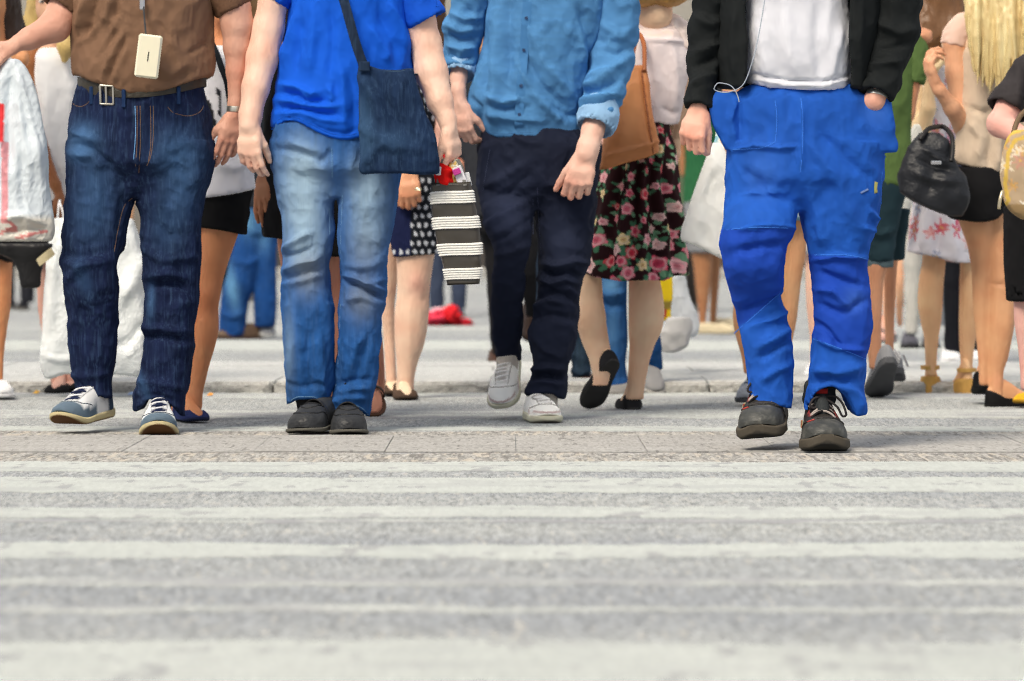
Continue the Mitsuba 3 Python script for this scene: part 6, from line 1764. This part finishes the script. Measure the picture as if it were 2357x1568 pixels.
garment(w, 'dress', D, [[(612, 2086, 2242), (570, 2088, 2234), (500, 2096, 2212), (440, 2106, 2200), (380, 2110, 2196), (250, 2108, 2200), (150, 2106, 2200), (114, 2130, 2176)]], 0, colfn=fb, hem=[(2080, 578), (2100, 582), (2150, 592), (2200, 604), (2245, 606)], res=.0075, hollow=606, strokes=[([(2130, 450), (2120, 520), (2115, 580)], 10, 9), ([(2170, 450), (2180, 530), (2190, 600)], 11, 10), ([(2150, 450), (2150, 520), (2150, 590)], 9, -9)])
garment(w, 'cardigan', D, [[(286, 2102, 2132, -.12), (350, 2084, 2122, -.12), (420, 2070, 2106, -.12), (470, 2054, 2096, -.12), (500, 2046, 2088, -.12)]], P(240, 240, 234), ratio=.7)
for q in (q1, q2):
    sandal(w, q, P(206, 160, 86))

# black trousers behind
D = 18.8
w = person('person in navy jacket, black trousers and white trainers behind the floral dress')
tr, c = torso_head(D, 2222, 140, res=.02)
bodies(w, [(tr, TAN)], 53)
put('hair', hair_mesh(c, D, seed=5), 'm_hair', P(40, 32, 28), True, w)
garment(w, 'jacket', D, [[(480, 2166, 2278), (330, 2168, 2276), (190, 2166, 2278), (152, 2195, 2250)]], P(40, 46, 66), res=.014)
garment(w, 'trousers', D, [[(460, 2166, 2278), (540, 2168, 2274)], [(500, 2168, 2220), (700, 2172, 2213), (826, 2174, 2211)], [(500, 2222, 2276), (700, 2228, 2272), (826, 2234, 2274)]], P(16, 18, 26), res=.013)
for u in (2194, 2252):
    shoe(w, sneaker(.28, .1, .09, .055, .03, .012), (WHITE, WHITE), (0, .28, 0), at(u, 842, D - .12), 0, 0, 0)

# long fair hair, beige top, black shorts, walking away
D = 14.15
w = person('person with long blond hair, beige top and black shorts, seen from behind')
tr, c = torso_head(D, 2262, 66, yaw=180, res=.018, slim=.85)
am = arm(D, [(2212, 70, 30), (2196, 100, 29), (2205, 172, 30), (2213, 240, 29), (2219, 296, 24), (2190, 250, 19, -.08), (2160, 208, 14, -.12), (2152, 196, 14, -.12)], dict(wrist=at(2150, 192, D - .12), f=(-.3, 0, 1), n=(1, .2, 0), thumb=(.2, 1, 0), size=.95, curl=(40, 45, 50, 55)), .007)
a2 = arm(D, [(2318, 90, 28), (2340, 200, 24), (2338, 300, 18), (2330, 370, 14)], None, .012)
lg = legs_mesh(D, [[(470, 2196, 2268), (510, 2206, 2284), (569, 2226, 2282), (640, 2236, 2278), (700, 2238, 2278), (780, 2246, 2275), (860, 2252, 2273), (888, 2252, 2273)], [(470, 2258, 2318), (510, 2270, 2317), (569, 2273, 2323), (610, 2274, 2330), (653, 2273, 2335), (695, 2272, 2336), (738, 2271, 2335), (780, 2270, 2328), (822, 2273, 2320), (865, 2276, 2309), (900, 2276, 2309), (915, 2275, 2310)]], .008)
q1, q2 = ((0, .04, 0), at(2292, 936, D), 112, 0, 0), ((0, .2, 0), at(2264, 908, D + .3), 170, -10, 0)
LG = P(228, 168, 124)
V = np.array(lg.vertices)
V += normals(lg) * ((-5e-3 * np.exp(-(stroke(V, [(2276, 652), (2304, 656), (2332, 648)], D)[0] / .006) ** 2) + 5e-3 * blob(V, 2290, 740, 12, 50, D) + 5e-3 * blob(V, 2318, 745, 12, 50, D)) * front(normals(lg)))[:, None]
lg = trimesh.Trimesh(V, lg.faces, process=False)
bodies(w, [(tr, PALE), (am, P(240, 182, 144)), (a2, PALE), (lg, LG), (place(foot(.23, .082), *q1), LG), (place(foot(.23, .082), *q2), LG)], 55, D, [(2304, 652, 26, 8, .35, P(190, 118, 84)), (2295, 880, 12, 30, .25, P(236, 160, 130))])
garment(w, 'top', D, [[(412, 2188, 2310), (370, 2192, 2314), (300, 2200, 2320), (200, 2204, 2322), (130, 2206, 2322), (92, 2226, 2304), (74, 2246, 2284)]], P(214, 194, 172), hem=[(2180, 368), (2200, 376), (2250, 392), (2300, 402), (2315, 400)], strokes=[([(2225, 280), (2250, 320), (2240, 370)], 9, 8), ([(2260, 250), (2275, 320), (2265, 385)], 9, -8), ([(2290, 280), (2290, 340), (2285, 395)], 9, 8), ([(2225, 250), (2250, 262), (2280, 255)], 8, -7)])
cloth(w, 'sleeve', sleeve(D, [(2246, 66, 32), (2218, 64, 32), (2200, 84, 31), (2195, 108, 31)], .008), P(240, 206, 190))
garment(w, 'shorts', D, [[(384, 2190, 2312), (430, 2176, 2318), (480, 2174, 2320), (520, 2190, 2318)]], BLACK, hem=[(2165, 494), (2206, 507), (2250, 512), (2285, 506), (2310, 488), (2325, 486)])
S = Solid(D, .006, .016)
S.loft([(-118, 2266, 2302, -.0, .03), (-112, 2252, 2316, -.0, .07), (-95, 2238, 2332, -.01, .10), (-60, 2230, 2350, -.04, .105), (0, 2232, 2362, -.08, .09), (70, 2240, 2362, -.10, .06), (120, 2262, 2352, -.10, .04)])
rng = np.random.default_rng(5)
locks = []
for i in range(26):
    t = (i + .5) / 26
    u0 = 2238 + 122 * t
    end = 150 + 70 * math.sin(math.pi * (.1 + .8 * t)) * rng.uniform(.55, 1.05)
    b_, a_ = rng.uniform(-9, 9), rng.uniform(0, 6)
    locks.append([(u0 - 8 + 16 * (t - .5) + b_ * f * math.sin(a_ + 4 * f) + 12 * f * (1 - t), -96 + (end + 96) * f, max(1.2, 11 * (1 - .85 * f ** 3)), -.06 - .11 * math.sin(1.7 * min(f * 1.3, 1)) + .02 * math.sin(a_ + i)) for f in np.linspace(0, 1, 9)])
for l in locks:
    S.limb(l, k=.004)
m = folds(S.mesh(), D, (), [(70, 70, 5, 2.2, 3)])
put('hair', m, 'm_hair', hair_tint(m, P(190, 150, 84), P(253, 238, 182), 3), True, w)
for i, l in enumerate(locks):
    p_ = np.array([at(u + 3 * math.sin(i + 7 * f), v, D + dy - .014) for f, (u, v, r, dy) in zip(np.linspace(0, 1, 9), l)])
    put('hair_strand', tube(smooth_path(p_, 24), np.linspace(.0022, .0008, 24), 5), 'm_hair', (P(252, 236, 180), P(240, 214, 150), P(246, 226, 164))[i % 3], True, w)
add_flat(w, q1, BLACK, .24, .09)
add_flat(w, q2, BLACK, .24, .09)
t = thing('black_shoulder_bag', 'soft black leather bag hanging below the bent arm', 'handbag')
D = 13.9
garment(t, 'leather_body', D, [[(306, 2112, 2160), (330, 2098, 2184), (380, 2078, 2206), (420, 2066, 2220), (450, 2066, 2226), (476, 2096, 2226), (500, 2150, 2216)]], P(30, 33, 40), ratio=.42, p=2.6, mat='m_leather', hem=[(2050, 434), (2070, 444), (2110, 468), (2150, 486), (2190, 498), (2230, 500)], strokes=[([(2120, 345), (2150, 362), (2185, 380)], 6, 7), ([(2110, 370), (2150, 386), (2190, 396)], 6, -8), ([(2096, 400), (2140, 415), (2195, 420)], 9, 7)], cre=[(12, 12, 9, 8, 8)])
put('handle', tube(smooth_path([at(2116, 322, D - .04), at(2138, 296, D), at(2166, 292, D + .1), at(2190, 320, D), at(2188, 372, D - .05)], 22), .009), 'm_leather', P(30, 28, 30), True, t)
put('clasp', slab(2136, 2160, 372, 380, D, -.075, -.06, .002), 'm_metal', (.7, .72, .75), False, t)

# black sleeve and flowered bag cut by the right edge
D = 13.0
w = person('person in black clothes and yellow shoes cut off by the right edge')
tr, c = torso_head(D, 2470, 96, res=.018, slim=.8)
am = arm(D, [(2420, 120, 30), (2360, 190, 32, -.05), (2322, 250, 32, -.10), (2300, 286, 30, -.14), (2352, 318, 22, -.25), (2400, 330, 16, -.28)], None, .007)
lg = legs_mesh(D, [[(640, 2328, 2388), (700, 2332, 2392), (740, 2334, 2392), (800, 2342, 2384), (880, 2348, 2378), (900, 2348, 2378)], [(640, 2400, 2460), (740, 2404, 2456), (880, 2412, 2442)]])
q1, q2 = ((0, .24, 0), at(2350, 930, D + 1.0), -30, 0, 0), ((0, .24, 0), at(2420, 950, D), 0, 0, 0)
bodies(w, [(tr, PINK), (am, P(244, 184, 170)), (lg, P(244, 184, 170)), (place(foot(.228, .08), *q2), PINK)], 57)
put('hair', hair_mesh(c, D, length=.1, seed=3), 'm_hair', P(50, 36, 30), True, w)
garment(w, 'top', D, [[(500, 2338, 2520), (400, 2372, 2530), (250, 2400, 2540), (150, 2400, 2540), (112, 2440, 2500)]], P(30, 29, 31))
cloth(w, 'sleeve', folds(sleeve(D, [(2430, 118, 46), (2376, 176, 50, -.03), (2326, 238, 46, -.09), (2316, 256, 45, -.10)], .008), D, [([(2340, 120), (2330, 180), (2320, 250)], 8, 8), ([(2356, 150), (2348, 210), (2345, 270)], 8, -8)], [(12, 12, 8, 5, 4)]), P(58, 54, 56))
garment(w, 'skirt', D, [[(470, 2312, 2492), (560, 2312, 2492), (640, 2314, 2490), (694, 2318, 2486)]], BLACK, hollow=694)
add_flat(w, q1, P(226, 172, 40))
add_flat(w, q2, P(226, 172, 40))
t = thing('flowered_bag', 'beige handbag embroidered with pale flowers at the right edge', 'handbag')
D = 12.6


def embroidered(m):
    C = blossoms(P(196, 172, 142), [P(240, 226, 200), P(226, 176, 110), P(232, 190, 96), P(214, 160, 140), P(246, 240, 226)], 11, 90, (.018, .042), 7)(m)
    V = np.asarray(m.vertices)
    C = cmix(C, P(172, 144, 104), (V[:, 2] < at(0, 470, 12.6)[2]) * 1.0)
    d = stroke(V, [(2380, 300), (2326, 316), (2308, 350), (2301, 420), (2308, 462)], 12.6)[0]
    return cmix(C, P(226, 190, 84), (np.abs(d - .012) < .006) * .9)


garment(t, 'bag_body', D, [[(300, 2334, 2430), (325, 2316, 2446), (370, 2304, 2456), (420, 2299, 2460), (455, 2303, 2456), (485, 2322, 2440), (506, 2350, 2410)]], 0, colfn=embroidered, ratio=.4, p=2.4, res=.006)
put('zip_tag', tube(smooth_path([at(2306, 440, D - .05), at(2300, 462, D - .06), at(2298, 482, D - .06)], 8), .006), 'm_metal', (.7, .6, .4), True, t)
put('handle', tube(smooth_path([at(2330, 318, D), at(2345, 270, D + .05), at(2390, 240, D + .1), at(2430, 280, D)], 18), .009), 'm_leather', P(120, 96, 70), True, t)

# red bundle on the far ground
D = gd(749)
t = thing('red_bundle', 'crumpled red and white bundle lying on the distant road', 'bundle')
px = D / FOC
put('cloth_heap', join(crumple(1040, 726, 20, 22, 0, 4, .2).apply_translation([0, 0, 0]), ), 'm_cloth', P(226, 34, 44), True, t)
put('cloth_fold', crumple(1006, 732, 26, 18, 0, 8, .2), 'm_cloth', P(222, 60, 84), True, t)
put('cloth_fold', crumple(1060, 742, 26, 9, .1, 9, .2), 'm_cloth', P(206, 36, 50), True, t)
put('cloth_fold', crumple(1012, 716, 18, 8, .1, 12, .15), 'm_cloth', P(226, 190, 200), True, t)
# ------------------------------------------------------------------ the street end: a stone front, a post, far walkers
def box(x0, x1, y0, y1, z0, z1):
    return trimesh.creation.box(extents=[x1 - x0, y1 - y0, z1 - z0], transform=trimesh.transformations.translation_matrix([(x0 + x1) / 2, (y0 + y1) / 2, (z0 + z1) / 2]))


BY = 62.0
b = thing('stone_building', 'grey stone shop building closing the street behind the crowd', 'building')
bays = np.arange(-30, 30, 4.0)
put('upper_wall', box(-32, 32, BY, BY + 8, 4.2, 22), 'm_cloth', P(150, 146, 138), False, b)
put('cornice', box(-32, 32, BY - .25, BY - .003, 4.0, 4.4), 'm_cloth', P(170, 166, 158), False, b)
put('back_wall', box(-32, 32, BY + 1.2, BY + 8, 0, 4.2), 'm_cloth', P(70, 68, 66), False, b)
for i, x in enumerate(bays):
    put('pier', box(x - .45, x + .45, BY - .1, BY + 1.2, 0, 4.0), 'm_cloth', P(128, 124, 118), False, b)
    put('shop_window', box(x + .45, x + 3.55, BY + .5, BY + .54, .5, 3.4), 'm_gloss', P(34, 36, 40), False, b)
    put('stall_riser', box(x + .45, x + 3.55, BY + .42, BY + .6, 0, .5), 'm_cloth', P(84, 80, 78), False, b)
    put('fascia', box(x + .45, x + 3.55, BY + .1, BY + .6, 3.4, 4.0), 'm_cloth', (P(80, 84, 90), P(120, 40, 44), P(60, 80, 66), P(96, 84, 76))[i % 4], False, b)
    for z in (6.0, 10.0, 14.0, 18.0):
        put('upper_window', box(x + 1.2, x + 2.8, BY - .02, BY + .1, z, z + 2.2), 'm_gloss', P(60, 66, 74), False, b)
put('far_kerb', box(-40, 40, BY - 5, BY - .3, -.05, .12), 'm_kerb', (.3, .3, .3), False, 'pavement')

D = 27.0
t = thing('lamp_post', 'thick grey metal post standing at the upper right behind the crowd', 'lamp post')
p0 = at(2140, 0, D)
R = np.array([[np.stack([p0[0] + r * np.cos(th), D + r * np.sin(th), z + 0 * th], 1)] for r, z in ((.13, 0), (.13, .5), (.095, .56), (.085, 3), (.07, 7)) for th in [np.linspace(0, 2 * np.pi, 25)[:-1]]]).reshape(5, 24, 3)
put('shaft', rings(R), 'm_gloss', P(150, 154, 160), True, t)
put('band', rings(np.array([np.stack([p0[0] + .10 * np.cos(th), D + .10 * np.sin(th), z + 0 * th], 1) for z in (1.86, 2.02) for th in [np.linspace(0, 2 * np.pi, 25)[:-1]]])), 'm_gloss', P(90, 96, 104), True, t)

far = [  # print place of the body, distance, colours, heading, label
    (40, 33, P(44, 40, 42), P(30, 32, 40), P(40, 30, 26), 'far walker in black coat near the upper left corner'),
    (232, 31, P(120, 44, 52), P(40, 44, 60), P(80, 56, 40), 'far walker in dark red shirt behind the brown shirt'),
    (500, 34, P(206, 196, 180), P(60, 62, 70), P(200, 160, 100), 'far walker in cream shirt behind the white T-shirt'),
    (600, 37, P(238, 240, 240), P(90, 94, 104), P(60, 46, 36), 'far walker in white shirt between the first two walkers'),
    (1030, 30, P(206, 40, 46), P(60, 70, 92), P(50, 40, 34), 'far walker in red shirt left of the light blue shirt'),
    (1570, 32, P(92, 110, 84), P(70, 64, 60), P(90, 66, 44), 'far walker in grey green jacket behind the pale pink top'),
    (2120, 35, P(112, 116, 124), P(44, 48, 58), P(60, 48, 40), 'far walker in grey jacket beside the post'),
    (2330, 33, P(60, 64, 84), P(40, 40, 46), P(40, 32, 30), 'far walker in slate blue jacket near the right edge'),
]
for i, (u, D, ct, cl, ch, lab) in enumerate(far):
    w = person(lab)
    f = FOC / D
    v = lambda z: HV - (z - HC) * f
    h = f / 100.0                                                  # print px per centimetre
    sh = 1.44 + .06 * math.sin(i * 2.3)
    tr, c = torso_head(D, u, v(sh), res=.024)
    bodies(w, [(tr, TAN), (arm(D, [(u - 19 * h, v(sh - .05), 5 * h), (u - 26 * h, v(1.12), 4.2 * h), (u - 24 * h, v(.84), 3 * h), (u - 23 * h, v(.76), 3.6 * h)], None, .016), TAN), (arm(D, [(u + 19 * h, v(sh - .05), 5 * h), (u + 26 * h, v(1.12), 4.2 * h), (u + 23 * h, v(.84), 3 * h), (u + 22 * h, v(.76), 3.6 * h)], None, .016), TAN)], 60 + i)
    put('hair', hair_mesh(c, D, seed=i, res=.014, length=.08 if i % 2 else 0), 'm_hair', ch, True, w)
    garment(w, 'shirt', D, [[(v(.86), u - 20 * h, u + 20 * h), (v(1.1), u - 18 * h, u + 18 * h), (v(1.3), u - 20 * h, u + 20 * h), (v(sh), u - 10 * h, u + 10 * h)]], ct, limbs=[[(u - 18 * h, v(sh - .06), 6 * h), (u - 24 * h, v(1.2), 5.6 * h)], [(u + 18 * h, v(sh - .06), 6 * h), (u + 24 * h, v(1.2), 5.6 * h)]], res=.015)
    o = (i % 3 - 1) * .12
    garment(w, 'trousers', D, [[(v(.98), u - 17 * h, u + 17 * h), (v(.8), u - 18 * h, u + 18 * h)], [(v(.84), u - 18 * h, u - 1 * h), (v(.45), u - 15 * h, u - 2 * h, -o), (v(.06), u - 14 * h, u - 3 * h, -2 * o)], [(v(.84), u + 1 * h, u + 18 * h), (v(.45), u + 2 * h, u + 15 * h, o), (v(.06), u + 3 * h, u + 14 * h, 2 * o)]], cl, res=.014, ratio=.9)
    for s, oo in ((-1, -o), (1, o)):
        shoe(w, sneaker(.28, .1, .09, .055, .03, .012), (cl * .7, P(120, 116, 110)), (0, .12, 0), np.array([c[0] + s * .085, D + 2 * oo, 0]), 0, 0, 0)

for u, v, c, lb in ((82, 908, P(240, 190, 90), 'tiny yellow paper scrap on the road near the left edge'), (300, 911, P(170, 196, 240), 'tiny pale blue paper scrap on the road beside the dark jeans'), (482, 913, P(240, 170, 90), 'tiny orange paper scrap behind the navy slipper'), (1600, 900, P(230, 190, 140), 'tiny beige paper scrap by the kerb left of the work trousers')):
    q = at(u, v, gd(v))
    M = trimesh.convex.convex_hull(np.array([[q[0] + a, q[1] + b, h] for a, b, h in ((-.012, -.02, .004), (.010, -.016, .005), (.014, .02, .012), (-.009, .022, .007), (0, 0, .016), (.002, .004, .005))]))
    k = put('paper_scrap', M, 'm_cloth', c, False)
    labels[k] = {'label': lb, 'category': 'litter', 'group': 'paper scraps along the kerb'}

for who, x, y, z, yaw in HEADS:                                  # faces of those who come towards the lens
    if yaw == 0:
        for sg in (-1, 1):
            m = trimesh.creation.icosphere(subdivisions=2, radius=1.0)
            V = np.asarray(m.vertices) * [.0145, .008, .0075]
            C = np.tile(P(226, 222, 216), (len(V), 1))
            C[np.hypot(V[:, 0], V[:, 2]) < .0066] = P(52, 40, 34)
            put('eye', trimesh.Trimesh(V + [x + sg * .032, y - .078, z - .104], m.faces, process=False), 'm_gloss', C, True, who)
            put('eyebrow', tube(smooth_path([(x + sg * .014, y - .088, z - .088), (x + sg * .032, y - .086, z - .083), (x + sg * .050, y - .074, z - .089)], 10), [.003] * 5 + [.0026, .0022, .002, .0016, .001], 6), 'm_hair', P(70, 52, 40), True, who)
        put('mouth', tube(smooth_path([(x - .024, y - .082, z - .184), (x - .008, y - .094, z - .182), (x, y - .095, z - .183), (x + .008, y - .094, z - .182), (x + .024, y - .082, z - .184)], 14), .005 + .0 * np.arange(14), 6), 'm_skin', P(190, 104, 96), True, who)
